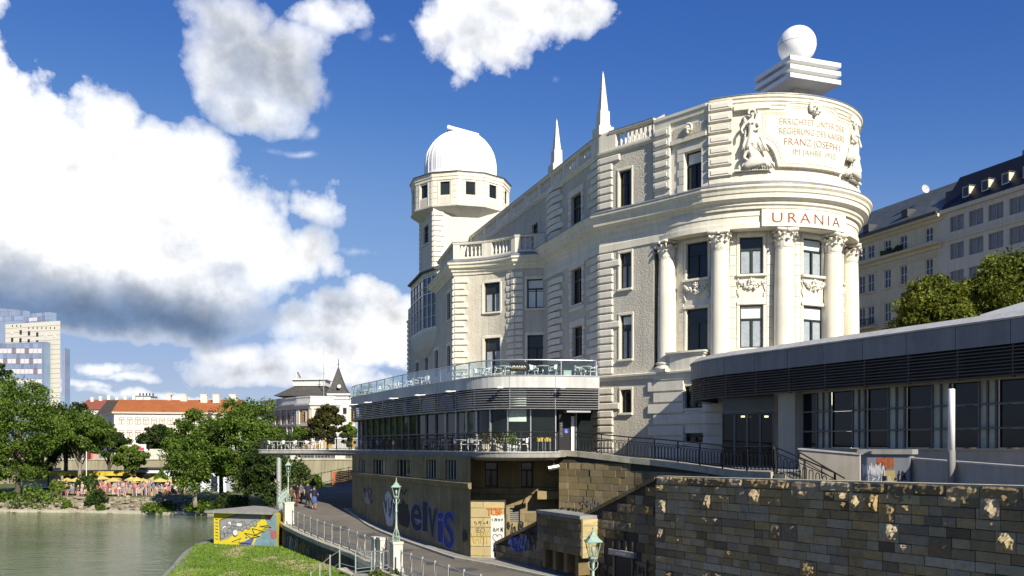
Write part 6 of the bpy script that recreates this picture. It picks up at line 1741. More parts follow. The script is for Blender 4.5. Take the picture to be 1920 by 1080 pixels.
for o in slits+[door_r]:
    f = MB(); f.quad(SF.pos(o[0], -.03, o[2]), SF.pos(o[1], -.03, o[2]), SF.pos(o[1], -.03, o[3]), SF.pos(o[0], -.03, o[3])); f.build('dark_opening' if o is not door_r else 'iron_door', M['black'], flank)
    for e0, e1 in ((o[0]-.1, o[0]), (o[1], o[1]+.1)): piece('jamb', flank, SF, e0, e1, o[2], o[3], -.05, .03, M['ashlar'])
piece('lintel', flank, SF, door_r[0]-.3, door_r[1]+.3, door_r[3]+.02, door_r[3]+.28, -.05, .12, M['concrete'])
scribble(flank, SF, (door_r[0]+door_r[1])/2, door_r[3]+.15, .7, .14, M['gr_white'], 60, 5, .012, .13, style=1); scribble(flank, SF, SF.s(1203), -5.2, 1.2, 1.0, M['gr_black'], 61, 5, .02, .06)
scribble(flank, SF, SF.s(1130), -5.6, 1.1, .8, M['gr_black'], 63, 5, .03, .06)
# landing block standing proud of the flank
LB0, LB1 = W(1009, 962, 44.4), W(1091, 969, 40.6)
LBt = min(ZD(962, 44.4), ZD(969, 40.6)); LBb = ZD(1048, 40.6)
blk = Path([(LB0.x-.02, LB0.y), (LB1.x, LB1.y)]); nb_ = blk.seg[0]
f = MB(); f.prism([tuple(blk.p[0]), tuple(blk.p[1]), tuple(blk.p[1]-nb_*1.0), tuple(blk.p[0]-nb_*1.0)], LBb+.1, LBt); f.build('landing_block', M['mortar'], flank)
f = MB(); f.prism([tuple(blk.p[0]+nb_*.1), tuple(blk.p[1]+nb_*.1), tuple(blk.p[1]-nb_*1.0), tuple(blk.p[0]-nb_*1.0)], LBt+.002, LBt+.16); f.build('coping_stone', M['concrete'], flank)
z = LBb+.1; k = 0
while z < LBt-.1:
    h = min(.37, LBt-z); d = -.3*(k % 2)
    while d < blk.L-.05:
        a, b = max(d, 0), min(d+.66, blk.L); d += .66
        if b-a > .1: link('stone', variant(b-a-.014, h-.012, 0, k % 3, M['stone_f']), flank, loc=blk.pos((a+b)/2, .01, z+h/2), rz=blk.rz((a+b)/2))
    z += .37; k += 1
ev = Path([tuple(blk.p[1]), tuple(blk.p[1]-nb_*1.0)]); z = LBb+.02
while z < LBt-.1:
    h = min(.48, LBt-z); link('stone', rock_mesh(.96, h-.012, 77+int(z*10), 0, .02, 6, 4, mt=M['lit']), flank, loc=ev.pos(.5, .01, z+h/2), rz=ev.rz(.5)); z += .48  # sunlit side of the block painted with the brighter stone colour
# corbels and dark recess below the block
f = MB()
for k in range(4): d = blk.L*(k+.5)/4; f.box(blk.pos(d, -.35, LBb-.35), (.3, .6, .9), blk.rz(d))
f.build('corbel', M['stone_f'], flank)
scribble(flank, SF, SF.s(975), -5.0, 2.2, .8, M['gr_lblue'], 64, 7, .05, .07); scribble(flank, SF, SF.s(1000), -4.7, 1.0, 1.0, M['gr_black'], 65, 6, .02, .075); blob(SF, SF.s(972), -5.1, 1.7, .8, M['gr_blue'], 66, .065, flank)
# ground behind the stone wall
f = MB(); poly = [tuple(SW.pos(0, -.3).xy), tuple(SW.pos(SW.L, -.3).xy), (40, 19), (40, 45), (14, 45), (12.4, 37.0), (RP.p[-1].x+.05, RP.p[-1].y-.02), (RP.p[-1].x-.6, 36.2)]
f.prism(poly, -7.4, -2.15); tag(f.build('forecourt', M['asphalt']), kind='structure')
# steps and their railing at the end of the ramp
S0, S1 = Vector((XD(1452, 36.5), 36.5)), Vector((XD(1562, 34.0), 34.0)); steps = thing('entrance_steps', 'short pale stone steps leading down from the ramp beside the pavilion', 'steps', (S0.x, S0.y, -2))
for k in range(5):
    a, b = S0.lerp(S1, k/5), S0.lerp(S1, (k+1)/5); nn = Vector((.6, .8)); f = MB(); f.prism([tuple(a), tuple(b), tuple(b+nn*1.8), tuple(a+nn*1.8)], -2.3, rz_[-1]-.1-k*.19); f.build('step', M['coping'], steps)
srail = thing('step_railing', 'black hairpin railing sloping down along the entrance steps', 'railing', (S0.x, S0.y, -1.2)); ST = Path([tuple(S0), tuple(S1)])
hair_railing(srail, ST, lambda d: rz_[-1]-.02-.95*d/ST.L, .0, ST.L, 1.8, .30)
# low rendered walls in front of the pavilion
def lowwall(label, a, b, thick, name='low_wall', rail=False):
    pa, pb = W(a[0], a[1], a[2]), W(b[0], b[1], b[2]); t = thing(name, label, 'wall', (pa.x, pa.y, -2.1)); P = Path([(pa.x, pa.y), (pb.x, pb.y)]); f = MB(); vs = []
    for q, z in ((0, pa.z), (P.L, pb.z)):
        for o, zz in ((-thick, -2.4), (0, -2.4), (0, z), (-thick, z)): vs.append(P.pos(q, o, zz))
    f.add(vs, ((0, 1, 2, 3), (7, 6, 5, 4), (0, 4, 5, 1), (1, 5, 6, 2), (2, 6, 7, 3), (3, 7, 4, 0))); f.build('body', M['render'], t)
    f = MB(); vs = []
    for q, z in ((-.03, pa.z), (P.L+.03, pb.z)):
        for o, zz in ((-thick-.04, .003), (.04, .003), (.04, .06), (-thick-.04, .06)): vs.append(P.pos(q, o, z+zz))
    f.add(vs, ((0, 1, 2, 3), (7, 6, 5, 4), (0, 4, 5, 1), (1, 5, 6, 2), (2, 6, 7, 3), (3, 7, 4, 0))); f.build('coping', M['fascia'], t)
    if rail:
        f = MB(); r0, r1 = W(1499, 848, 35.6), W(1584, 897, 34.4)
        f.tube([r0, r1], .03, 6); f.tube([r0, r0-Vector((0, 0, .25))], .03, 6); f.tube([r0-Vector((0, 0, .25)), r1-Vector((0, 0, .25))], .02, 6); f.tube([r0.lerp(r1, .5), r0.lerp(r1, .5)-Vector((0, 0, .5))], .025, 5); f.build('handrail', M['iron'], t)
    return t
lowwall('grey rendered low wall with handrail left of the utility cabinet', (1498, 843, 36.2), (1612, 853, 34.6), .25, rail=True)
lowwall('long low grey rendered wall with pale coping right of the utility cabinet', (1702, 861, 31.6), (1945, 880, 25.6), .25)
# utility cabinet
ca, cb = W(1614, 850, 32.2), W(1706, 850, 31.2); CB = Path([(ca.x, ca.y), (cb.x, cb.y)])
cab = thing('utility_cabinet', 'grey utility cabinet with white graffiti and torn orange and yellow posters', 'cabinet', (ca.x, ca.y, -2.1))
M['cab'] = mat('cabinet_grey', (.22, .23, .25), .5, .08, 2, streak=.15)
f = MB(); pbox(f, CB, 0, CB.L, -2.2, -.3, -.6, 0); f.build('body', M['cab'], cab)
f = MB(); pbox(f, CB, -.1, CB.L+.1, -.29, -.12, -.7, .1); f.build('roof', M['concrete'], cab)
for k in (0, 1): f = MB(); a, b = CB.L*(k*.5)+.03, CB.L*(k*.5+.5)-.03; pbox(f, CB, a, b, -2.05, -.36, .002, .02); dd = f.build('cabinet_door', M['cab'], cab); piece('handle', dd, CB, (b if k == 0 else a)-.04, (b if k == 0 else a)+.04, -1.2, -1.05, .02, .05, M['iron'])
f = MB(); pbox(f, CB, .55, 1.12, -.78, -.42, .021, .026); f.build('poster', mat('torn_orange_poster', (.34, .10, .04), .7, .6, 7), cab); f = MB(); pbox(f, CB, .80, 1.16, -1.3, -.86, .021, .027); f.build('poster', mat('yellow_poster', (.46, .36, .12), .7, .1, 5), cab)
scribble(cab, CB, .45, -.85, .75, .5, M['mural_w'], 71, 5, .018, .03, style=1); scribble(cab, CB, .6, -1.2, .9, .35, M['mural_w'], 72, 5, .014, .032); scribble(cab, CB, 1.35, -1.1, .4, .5, M['gr_black'], 73, 4, .016, .03)
# lit pole
lp = W(1784, 900, 29.0); pole = thing('light_column', 'slim light column, white above and dark grey below, behind the stone wall', 'light column', (lp.x, lp.y, -2.15))
f = MB(); f.lathe([(.12, 0), (.12, 1.98), (.115, 2.0)], n=20); link('lower_shaft', f.mesh('lower_shaft', M['fascia2'], False), pole, local=True)
f = MB(); zt = ZD(729, 29)+2.15; f.lathe([(.105, 2.0), (.105, zt-.02), (.09, zt)], n=20); link('diffuser', f.mesh('diffuser', M['whitemetal'], False), pole, local=True)
for p in pole.children: pass
for nm in ('lower_shaft', 'diffuser'): bpy.data.meshes[nm].polygons.foreach_set('use_smooth', [len(q.vertices) == 4 for q in bpy.data.meshes[nm].polygons])
# ================= chairs and tables ==============================================
def make_chair():
    t = thing('terrace_chair', 'x', 'chair')
    W_ = M['whitemetal']
    f = MB(); f.box((0, 0, .44), (.44, .42, .03)); link('seat', f.mesh('seat', W_), t, local=True)
    f = MB()
    for i in range(7):
        a0, a1 = -1.1+2.2*i/7, -1.1+2.2*(i+1)/7; q = lambda a, z, r: (r*math.sin(a)*1.05, .02+r*math.cos(a)*.95, z)
        f.quad(q(a0, .52, .21), q(a1, .52, .21), q(a1, .82-.05*abs(a1), .25), q(a0, .82-.05*abs(a0), .25)); f.quad(q(a0, .82-.05*abs(a0), .262), q(a1, .82-.05*abs(a1), .262), q(a1, .52, .222), q(a0, .52, .222))
    link('backrest', f.mesh('backrest', W_, True), t, local=True)
    for sx in (-1, 1):
        for sy in (-1, 1):
            f = MB(); f.tube([(.19*sx, .18*sy, .43), (.23*sx, .23*sy, 0)], .016, 5); link('leg', f.mesh('leg', W_), t, local=True)
        f = MB(); f.tube([(.21*sx, -.20, .44), (.25*sx, -.21, .64), (.25*sx, .05, .67), (.22*sx, .18, .66)], .016, 5); link('armrest', f.mesh('armrest', W_), t, local=True)
    return t
def make_table():
    t = thing('terrace_table', 'x', 'table'); W_ = M['whitemetal']
    f = MB(); f.lathe([(.36, .71), (.37, .72), (.37, .735), (.36, .74)], n=20); link('tabletop', f.mesh('tabletop', W_), t, local=True)
    f = MB(); f.lathe([(.03, .02), (.03, .71)], n=8); link('leg', f.mesh('leg', M['alu'], True), t, local=True)
    f = MB()
    for i in range(4): a = i*math.pi/2+.4; f.bar((0, 0, .03), (.27*math.cos(a), .27*math.sin(a), .015), .05, .025)
    link('foot', f.mesh('foot', M['alu']), t, local=True); return t
def sproj(P, off, px):
    best = None
    for i in range(400):
        d = P.L*i/399; q = P.pos(d, off); e = abs(960+F*q.x/q.y-px)+ (q.y*.02)
        if best is None or e < best[0]: best = (e, d)
    return best[1]
chair0, table0 = make_chair(), make_table(); used = {'c': 0, 't': 0}
def place(kind, P, off, px, z, face, label, group):
    q = P.pos(sproj(P, off, px), off); px_ = 960+F*q.x/q.y
    src = chair0 if kind == 'c' else table0
    if not used[kind]:
        used[kind] = 1; src.location = (q.x, q.y, z); src.rotation_euler = (0, 0, face); src['label'] = label; src['group'] = group; return src
    return copy_tree(src, (q.x, q.y, z), face, label, group)
ords = ['first', 'second', 'third', 'fourth', 'fifth', 'sixth', 'seventh', 'eighth', 'ninth', 'tenth', 'eleventh', 'twelfth']
rr = random.Random(3)
ztu = 4.0
upper = [(1098, -1.1, (1082, 1090, 1112)), (1018, -1.1, (999, 1005, 1037)), (944, -1.2, (934, 953)), (905, -1.1, (896, 915)), (866, -1.0, (857, 876)), (790, -.9, (779, 799)), (759, -1.0, (750, 768)), (729, -1.0, (721, 738)), (703, -1.0, (695, 711)), (683, -1.0, (677, 689))]
for i, (tx, off, cs) in enumerate(upper):
    o_ = ords[i]
    place('t', CT, off-.2, tx, ztu, 0, 'round white table behind the glass balustrade, %s from its right end' % o_, 'white tables on the upper terrace')
    for j, cx_ in enumerate(cs):
        side_ = 'left' if cx_ < tx else 'right'
        if len(cs) == 3 and j == 1: side_ = 'back'
        f_ = math.pi/2 if cx_ > tx else -math.pi/2
        place('c', CT, off-(.75 if side_ == 'back' else rr.uniform(0, .25)), cx_, ztu, f_*-1+rr.uniform(-.5, .5), 'white chair %s of the %s glass-rail table counted from the right end' % (side_, o_), 'white chairs on the upper terrace')
lower = [(973, -1.5, (963, 983)), (926, -1.6, (914, 938, 947)), (895, -1.2, (888, 902)), (864, -1.2, (857, 871)), (838, -1.2, (830, 845)), (810, -1.2, (801, 820)), (720, -1.6, (711, 732)), (688, -1.6, (681, 695)), (588, -1.1, (579, 597)), (565, -1.0, (557, 572)), (542, -1.0, (534, 550)), (515, -1.0, (504, 528))]
for i, (tx, off, cs) in enumerate(lower):
    o_ = ords[i]
    place('t', DK, off-.3, tx, -.35, 0, 'round white table behind the black deck railing, %s from the ramp end' % o_, 'white tables on the lower deck')
    for j, cx_ in enumerate(cs):
        side_ = 'left' if cx_ < tx else ('right' if j < 2 else 'far right')
        f_ = math.pi/2 if cx_ > tx else -math.pi/2
        place('c', DK, off-rr.uniform(0, .5), cx_, -.35, f_*-1+rr.uniform(-.5, .5), 'white chair %s of the %s lower deck table counted from the ramp' % (side_, o_), 'white chairs on the lower deck')
# bar table with yellow stools behind the railing
M['stool'] = mat('yellow_fabric', (.40, .31, .07), .8, .1, 5)
for k, px in enumerate((1013, 1027)):
    q = DK.pos(DK.L-.8, -2.2); c = W(px, 848, 50.6); t = thing('bar_stool', 'yellow upholstered stool %s before the dark cafe window by the door' % ('left' if k == 0 else 'right'), 'stool', (c.x, c.y, -.35), 0, 'yellow stools by the cafe door')
    f = MB(); f.box((0, 0, .70), (.36, .36, .22)); link('seat', f.mesh('seat', M['stool']), t, local=True)
    for sx in (-1, 1):
        for sy in (-1, 1): f = MB(); f.bar((.14*sx, .14*sy, 0), (.13*sx, .13*sy, .6), .035); link('leg', f.mesh('leg', M['alu']), t, local=True)
for k, (px, D, col, lm, lab, h) in enumerate(((911, 49.6, 'render', 'leafE', 'brown dry shrub in a box planter on the deck left of the grey cube', .75), (937, 49.0, 'render', 'leafE', 'grey cube planter with sparse reddish plant on the lower deck', .6), (958, 48.7, 'galv', 'leafC', 'pale cube planter with bright green plant nearest the deck edge', .55))):
    c = W(px, 848, D); t = thing('planter', lab, 'planter', (c.x, c.y, -.35), .3, 'planters on the lower deck')
    f = MB(); f.box((0, 0, .22), (.55, .55, .44)); f.box((0, 0, .43), (.6, .6, .05)); link('tub', f.mesh('tub', M[col]), t, local=True)
    rn_ = np.random.default_rng(k+3); n = 220; P_ = rn_.normal(size=(n, 3))*np.array((.2, .2, .18))+np.array((0, 0, .45+h*.4)); link('foliage', leaf_mesh('foliage', leaves(n, P_, .09, rn_), M[lm]), t, local=True)
    f = MB()
    for i in range(4): f.tube([(0, 0, .4), (.1*math.cos(i*1.6), .1*math.sin(i*1.6), .45+h*.5)], .012, 4)
    link('stem', f.mesh('stem', M['bark']), t, local=True)
c = W(1063, 700, 49.9); t = thing('planter', 'pale square planter on the upper terrace left of the rightmost table', 'planter', (W(1063, 700, 53.6).x, 53.6, ztu), .1)
f = MB(); f.box((0, 0, .22), (.45, .45, .44)); f.box((0, 0, .43), (.48, .48, .04)); link('tub', f.mesh('tub', M['blind']), t, local=True)
# black banner with the name, tied to the glass balustrade
b0, b1 = CT.s(956), CT.s(987.5); ban = thing('banner', 'black banner lettered URANIA hanging on the glass terrace balustrade', 'banner', CT.pos((b0+b1)/2, .0, 4.1))
f = MB(); pbox(f, CT, b0, b1, ZD(696, 52.3), ZD(679, 52.3), .0, .012, .15); f.build('cloth', M['black'], ban)
bent_text(ban, CT, (b0+b1)/2, ZD(689.5, 52.3), 'URANIA', .2, M['whitemetal'], .016, width=(b1-b0)*.92, zscale=.85)
bent_text(ban, CT, (b0+b1)/2, ZD(692, 52.3), 'URANIA BAR', .09, M['gold'], .016, width=(b1-b0)*.7, name='small_lettering') if False else None
f = MB(); pbox(f, CT, b0+.08, b1-.08, ZD(691.6, 52.3), ZD(691.0, 52.3), .013, .017, .15); f.build('ochre_line', M['gold'], ban)

# ================= people =============================================================
def person(label, x, y, z, h, rz, top, bottom, hair, pose=0, skirt=False, seed=0):
    k = h/1.75; rr = random.Random(seed); g = 1 if seed % 2 else -1
    st_ = .14+.05*rr.random(); bend = rr.uniform(.05, .25)
    J = [(0, 0, .95), (0, -.01, 1.12), (0, 0, 1.32), (0, .01, 1.46), (0, 0, 1.54), (0, -.01, 1.62), (0, -.005, 1.71),
         (.19, .01, 1.42), (.25, .03, 1.14), (.24, -.10-bend, .90 if pose == 0 else 1.15), (-.19, .01, 1.42), (-.25, .02, 1.14), (-.23, -.06, .89),
         (.09, 0, .90), (.10, -st_*g*.8, .50), (.10, -st_*g*.3+.02, .07), (.10, -.14-st_*g*.3, .03), (-.09, 0, .90), (-.10, st_*g*.6, .50), (-.10, st_*g*.9+.03, .07), (-.10, -.10+st_*g*.9, .03)]
    Ed = [(0, 1), (1, 2), (2, 3), (3, 4), (4, 5), (5, 6), (3, 7), (7, 8), (8, 9), (3, 10), (10, 11), (11, 12), (0, 13), (13, 14), (14, 15), (15, 16), (0, 17), (17, 18), (18, 19), (19, 20)]
    Rd = [(.15, .11), (.14, .10), (.17, .115), (.10, .08), .055, .095, .075, .062, .048, .035, .062, .048, .035, .085, .06, .042, .035, .085, .06, .042, .035]
    me = skin_mesh('body', [(a*k, b*k, c*k) for a, b, c in J], Ed, Rd if k == 1 else [tuple(v*k for v in r) if isinstance(r, tuple) else r*k for r in Rd], [M['skin'], top, bottom, M['black']], 2)
    for p in me.polygons:
        c = p.center/k
        if c.z > 1.50 or (abs(c.x) > .2 and c.z < 1.2): m_ = 0
        elif c.z > .93: m_ = 1
        elif c.z > .09: m_ = 2 if not skirt or c.z > .5 else 0
        else: m_ = 3
        p.material_index = m_
    t = thing('person', label, 'person', (x, y, z), rz, None)
    link('body', me, t, local=True)
    f = MB(); f.ball((0, .012*k, 1.665*k), (.098*k, .11*k, .10*k), 12, 8); f.ball((0, .06*k, 1.60*k), (.09*k, .06*k, .10*k), 10, 7); link('hair', f.mesh('hair', hair, True), t, local=True)
    f = MB(); f.ball((0, -.105*k, 1.615*k), (.016*k, .022*k, .025*k), 6, 4); link('nose', f.mesh('nose', M['skin'], True), t, local=True)
    for sx in (-1, 1): f = MB(); f.ball((.035*k*sx, -.094*k, 1.64*k), (.014*k, .008*k, .009*k), 6, 4); link('eye', f.mesh('eye', M['black']), t, local=True)
    if skirt:
        f = MB(); f.lathe([(.15*k, .98*k), (.2*k, .8*k), (.25*k, .52*k), (.24*k, .51*k)], n=14); link('skirt', f.mesh('skirt', bottom, True), t, local=True)
    # each hand: a palm with fingers and a thumb
    for sx, jn in ((1, 9), (-1, 12)):
        a = Vector(J[jn])*k; f = MB(); f.ball((a.x, a.y-.01, a.z-.05*k), (.022*k, .04*k, .05*k), 7, 5)
        for q in range(4): f.tube([(a.x, a.y+(.026-.017*q)*k, a.z-.08*k), (a.x-.006*sx, a.y+(.024-.017*q)*k, a.z-(.14-.008*abs(q-1.5))*k), (a.x-.02*sx, a.y+(.02-.017*q)*k, a.z-(.17-.008*abs(q-1.5))*k)], .0085*k, 4)
        f.tube([(a.x, a.y-.04*k, a.z-.05*k), (a.x-.01*sx, a.y-.06*k, a.z-.10*k)], .010*k, 4); link('hand', f.mesh('hand', M['skin'], True), t, local=True)
    return t
M['skin'] = mat('skin', (.42, .25, .17), .6, .08, 8)
cl = {n: mat('cloth_'+n, c, .85, .12, 8) for n, c in dict(navy=(.015, .02, .05), black=(.015, .015, .018), red=(.16, .02, .02), blue=(.06, .10, .22), grey=(.12, .12, .13), white=(.5, .5, .48), brown=(.10, .06, .04)).items()}
hb, hd = mat('brown_hair', (.06, .035, .02), .6, .2, 20), mat('dark_hair', (.02, .015, .012), .6, .2, 20)
for i, (px, D, h, rz, a, b, hr, sk, lab) in enumerate(((546, 73.5, 1.70, .6, 'brown', 'black', hb, False, 'person in brown top at the left edge of the group under the deck'),
        (557, 75, 1.74, 2.6, 'black', 'red', hd, False, 'person in black top and red trousers standing in shade on the path'),
        (565, 76.5, 1.66, -2.0, 'grey', 'black', hb, False, 'person in grey top behind the one in red trousers on the path'),
        (577, 75.5, 1.80, .2, 'navy', 'black', hd, False, 'person in navy jacket in the middle of the shaded group'),
        (587, 78, 1.84, 3.0, 'black', 'navy', hd, False, 'tall person in black at the back of the group on the path'),
        (589, 73, 1.74, .4, 'navy', 'blue', hb, True, 'person with blue skirt at the right of the group on the path'))):
    zz = zpath(D); person(lab, XD(px, D), D, zz, h*1.08, rz, cl[a], cl[b], hr, i % 2, sk, i)

# ================= far bank ================================================================
bankp = [(-420, 118), (-120, 109), (-61.5, 106.5), (-48, 105), (-38, 102.5), (-32.5, 100.3), (-27.5, 96), (-25.5, 90)]
BK = Path(catmull(bankp[1:], 5)); top = [(BK.pos(d, -4.2).x, BK.pos(d, -4.2).y) for d in BK.verts(0, BK.L)]
M['bankgrass'] = mat('bank_grass', (.085, .105, .03), .95, .35, .35, bump=.5, bscale=6, dirt=.7, dirtcol=(.22, .18, .10))
f = MB(); f.prism([(-420, 130)]+top+[(-18.5, 88), (-18.5, 150), (-420, 150)], -9, -6.15); tag(f.build('far_bank', M['bankgrass']), kind='structure')
f = MB(); ds = BK.verts(0, BK.L, 2)
M['sandbank'] = mat('pale_bank_earth', (.24, .205, .13), .95, .3, .8, bump=.5, bscale=5, dirt=.5, dirtcol=(.09, .10, .04))
for a, b in zip(ds, ds[1:]): f.quad(BK.pos(a, .1, -8.2), BK.pos(b, .1, -8.2), BK.pos(b, -4.4, -6.13), BK.pos(a, -4.4, -6.13))
tag(f.build('bank_slope', M['sandbank']), kind='structure')
M['rock'] = mat('riprap_rock', (.34, .30, .22), .95, .3, 1.2, rnd=.5, island=True, bump=.4, bscale=8)
f = MB(); rr = random.Random(6)
for i in range(2300):
    d = rr.uniform(0, BK.L); t = rr.random()**.8; o = .25-4.4*t; z = -7.85+1.65*t; s_ = rr.uniform(.14, .42)*(1.15-.5*t)
    if t > .5 and rr.random() < .45: continue
    f.ball(BK.pos(d, o, z+s_*.3), (s_*rr.uniform(.8, 1.4), s_*rr.uniform(.7, 1.2), s_*rr.uniform(.5, .8)), 6, 4, jit=.22)
tag(f.build('riprap_rocks', M['rock']), label='pale riprap rocks along the far water edge', kind='stuff')
f = MB()
for a, b in zip(ds, ds[1:]): pass
sweep(f, BK, [(-.3, -8), (.45, -8), (.45, -7.5), (-.3, -7.42)], step=2); tag(f.build('bank_toe', M['coping']), kind='structure')
# land between the path and the quay wall
f = MB(); f.prism([(-26, 92), (-19.5, 88), (-19.3, 108), (-18, 119), (60, 135), (60, 148), (-30, 148), (-30, 100)], -9, lambda p: -4.6 if p[0] > -25 else -6.0); tag(f.build('embankment', M['bankgrass']), kind='structure')
# quay wall with railing, and the street behind it
QW = Path([(-420, 152), (-60, 147), (60, 146)]); quay = thing('quay_wall', 'beige stone quay wall with railing along the street behind the far bank', 'wall', (-40, 147, -6))
f = MB(); sweep(f, QW, [(-1, -7), (0, -7), (0, -2.3), (-1, -2.3)]); f.build('wall', mat('quay_stone', (.30, .27, .18), .95, .2, .4, bump=.2, bscale=3, streak=.3), quay)
f = MB(); sweep(f, QW, [(-1.05, -2.29), (.12, -2.29), (.12, -2.0), (-1.05, -2.0)]); f.build('coping', M['coping'], quay)
s0_ = QW.c[1]-20
for k in range(26):
    d = s0_+k*3.2; f = MB(); f.bar(QW.pos(d, -.4, -2.05), QW.pos(d, -.4, -.95), .1); f.build('post', M['lampgreen'], quay)
f = MB(); f.tube([QW.pos(s0_, -.4, -1.0), QW.pos(s0_+82, -.4, -1.0)], .05, 4); f.tube([QW.pos(s0_, -.4, -1.5), QW.pos(s0_+82, -.4, -1.5)], .03, 4)
for k in range(150): d = s0_+k*.55; f.tube([QW.pos(d, -.4, -2.0), QW.pos(d, -.4, -1.0)], .02, 3, caps=False)
tag(f.build('railing_bars', M['lampgreen'], quay), kind='stuff')
for px in (558, 643, 345, 290):
    d = sproj(QW, -.3, px); f = MB(); q = QW.pos(d, -.3, -1.35); f.box(q, (1.6, 1.0, 1.7)); f.build('quay_pillar', M['whitestone'], quay)
sheet('street', [(-900, 147.5, -2.02), (400, 147.5, -2.02), (400, 420, -1.9), (-900, 420, -1.9)], M['asphalt'])
f = MB(); f.add([(-4000, 418, -2), (4000, 418, -2), (4000, 6500, -6), (-4000, 6500, -6)], [(0, 1, 2, 3)]); tag(f.build('distant_ground', M['earth']), kind='structure')
sheet('side_street', [(21.5, 30, -2.3), (300, 30, -2.3), (300, 200, -2.3), (14, 150, -2.3), (18, 72, -2.3), (23, 60, -2.3)], M['asphalt'])

# orange mesh fence and iron railing on the bend of the path
M['orange'] = mat('orange_mesh', (.55, .13, .02), .8, .15, 6)
of = thing('safety_fence', 'orange plastic mesh fence beside the road bend under the deck', 'fence', (-18, 103, -4)); OF = Path([(-18.95, 92), (-18.3, 106), (-16.4, 118)])
f = MB()
for k in range(7): sweep(f, OF, [(0, -4.0+k*.19), (.02, -4.0+k*.19), (.02, -3.9+k*.19), (0, -3.9+k*.19)], s0=3)
for k in range(60): d = 3+(OF.L-3)*k/60; f.bar(OF.pos(d, .01, -4.1), OF.pos(d, .01, -2.75), .05)
tag(f.build('mesh', M['orange'], of), kind='stuff')
f = MB()
for k in range(6): d = 3+(OF.L-3)*k/5; f.bar(OF.pos(d, -.05, -4.3), OF.pos(d, -.05, -2.7), .08)
f.build('fence_posts', M['orange'], of) if False else None
ir = thing('iron_railing', 'thin black iron railing climbing along the road bend behind the people', 'railing', (-19.5, 95, -4.3)); IR = Path([(-19.4, 84), (-19.55, 92), (-19.1, 106), (-17, 119)])
for k in range(9):
    d = IR.L*k/8; z = zpath(min(IR.D(d), 117)); f = MB(); f.bar(IR.pos(d, 0, z-.2), IR.pos(d, 0, z+1.6), .06); f.build('post', M['iron'], ir)
for h in (.5, 1.5): f = MB(); f.tube([IR.pos(d, 0, zpath(min(IR.D(d), 117))+h) for d in IR.verts(0, IR.L, 3)], .03, 4); f.build('rail', M['iron'], ir)

# ================= trees ========================================================================
def crown(rn_, R3, n, size, lobes, up=.35):
    """leaf quads in clumps: lobes spread over an uneven ellipsoid"""
    C = []; lobes = int(lobes*1.6)
    for i in range(lobes):
        d = rn_.normal(size=3); d /= np.linalg.norm(d)
        if d[2] < 0 and rn_.random() < up: d[2] = -d[2]
        r = rn_.uniform(.35, .98)**.7
        C.append(d*r*np.array(R3))
    C = np.array(C); rad = rn_.uniform(.10, .34, lobes)*min(R3[0], R3[2])
    k = rn_.integers(0, lobes, n); v = rn_.normal(size=(n, 3)); v /= np.linalg.norm(v, axis=1)[:, None]; v *= (rn_.uniform(0, 1, (n, 1))**.45)
    P_ = C[k]+v*rad[k][:, None]*np.array((1.15, 1.15, .85))
    return P_, C, rad
def tree(name, label, px, ybase, ytop, wpx, D, matn, n=7000, size=None, trunk=None, lobes=60, group=None, seed=0, zb=None, low=.12, bark='bark', core=True):
    z0 = ZD(ybase, D) if zb is None else zb; zt = ZD(ytop, D); H = zt-z0; rx = wpx*D/F/2; x = XD(px, D)
    rn_ = np.random.default_rng(seed+11); t = thing(name, label, 'tree', (x, D, z0), 0, group)
    zc = H*(low+1)/2; rz_c = H*(1-low)/2; size = size or max(.18, D/F*3.1); n = int(n*1.6)
    P_, C, rad = crown(rn_, (rx*.86, rx*.86, rz_c*.86), n, size, lobes, .15 if low < .12 else .4)
    P_[:, 2] += zc
    link('crown', leaf_mesh('crown', leaves(n, P_, size, rn_), M[matn]), t, local=True)
    f = MB(); tr = trunk or max(.12, H*.022); rr = random.Random(seed)
    f.tube([(0, 0, -.4), (rr.uniform(-.1, .1), 0, H*low*.6), (rr.uniform(-.3, .3), 0, zc*.9), (rr.uniform(-.4, .4), 0, zc*1.3)], [tr*1.3, tr, tr*.75, tr*.3], 8)
    for i in range(9):
        c = C[i*5 % len(C)]; b = zc*rr.uniform(.35, .9); f.tube([(0, 0, b), (c[0]*.5, c[1]*.5, (b+c[2]+zc)/2), (c[0]*.95, c[1]*.95, c[2]+zc)], [tr*.5, tr*.3, tr*.1], 5)
    link('trunk', f.mesh('trunk', M[bark], True), t, local=True); return t
G1 = 'trees along the far bank'
tree('tree', 'tall bushy willow at the left edge above the water', 34, 930, 690, 165, 112, 'leafA', 13000, lobes=110, group=G1, seed=1, zb=-6.2, low=.02)
tree('tree', 'broad dark tree just right of the office tower', 122, 925, 740, 112, 128, 'leafB', 9000, lobes=80, group=G1, seed=2, zb=-6.2, low=.28)
tree('tree', 'mid green tree with leaning pale trunk above the bar', 150, 925, 765, 140, 122, 'leafA', 12000, lobes=80, group=G1, seed=3, zb=-6.2, low=.40, bark='palebark', trunk=.24)
tree('tree', 'dark flat-topped pine in front of the orange-roofed house', 205, 915, 800, 85, 136, 'leafB', 7000, lobes=50, group=G1, seed=4, zb=-6.2, low=.4)
tree('tree', 'low pale green tree beside the white billboard', 246, 915, 832, 78, 126, 'leafC', 6000, lobes=45, group=G1, seed=5, zb=-6.2, low=.34)
tree('tree', 'olive dark tree before the right half of the orange roof', 300, 870, 790, 92, 158, 'leafB', 6500, lobes=50, group=G1, seed=6, zb=-2, low=.1)
tree('tree', 'tall sunlit green tree, left of the two great trees by the water', 366, 942, 758, 128, 99, 'leafA', 14000, lobes=110, group=G1, seed=7, zb=-6.3, low=.05, bark='palebark')
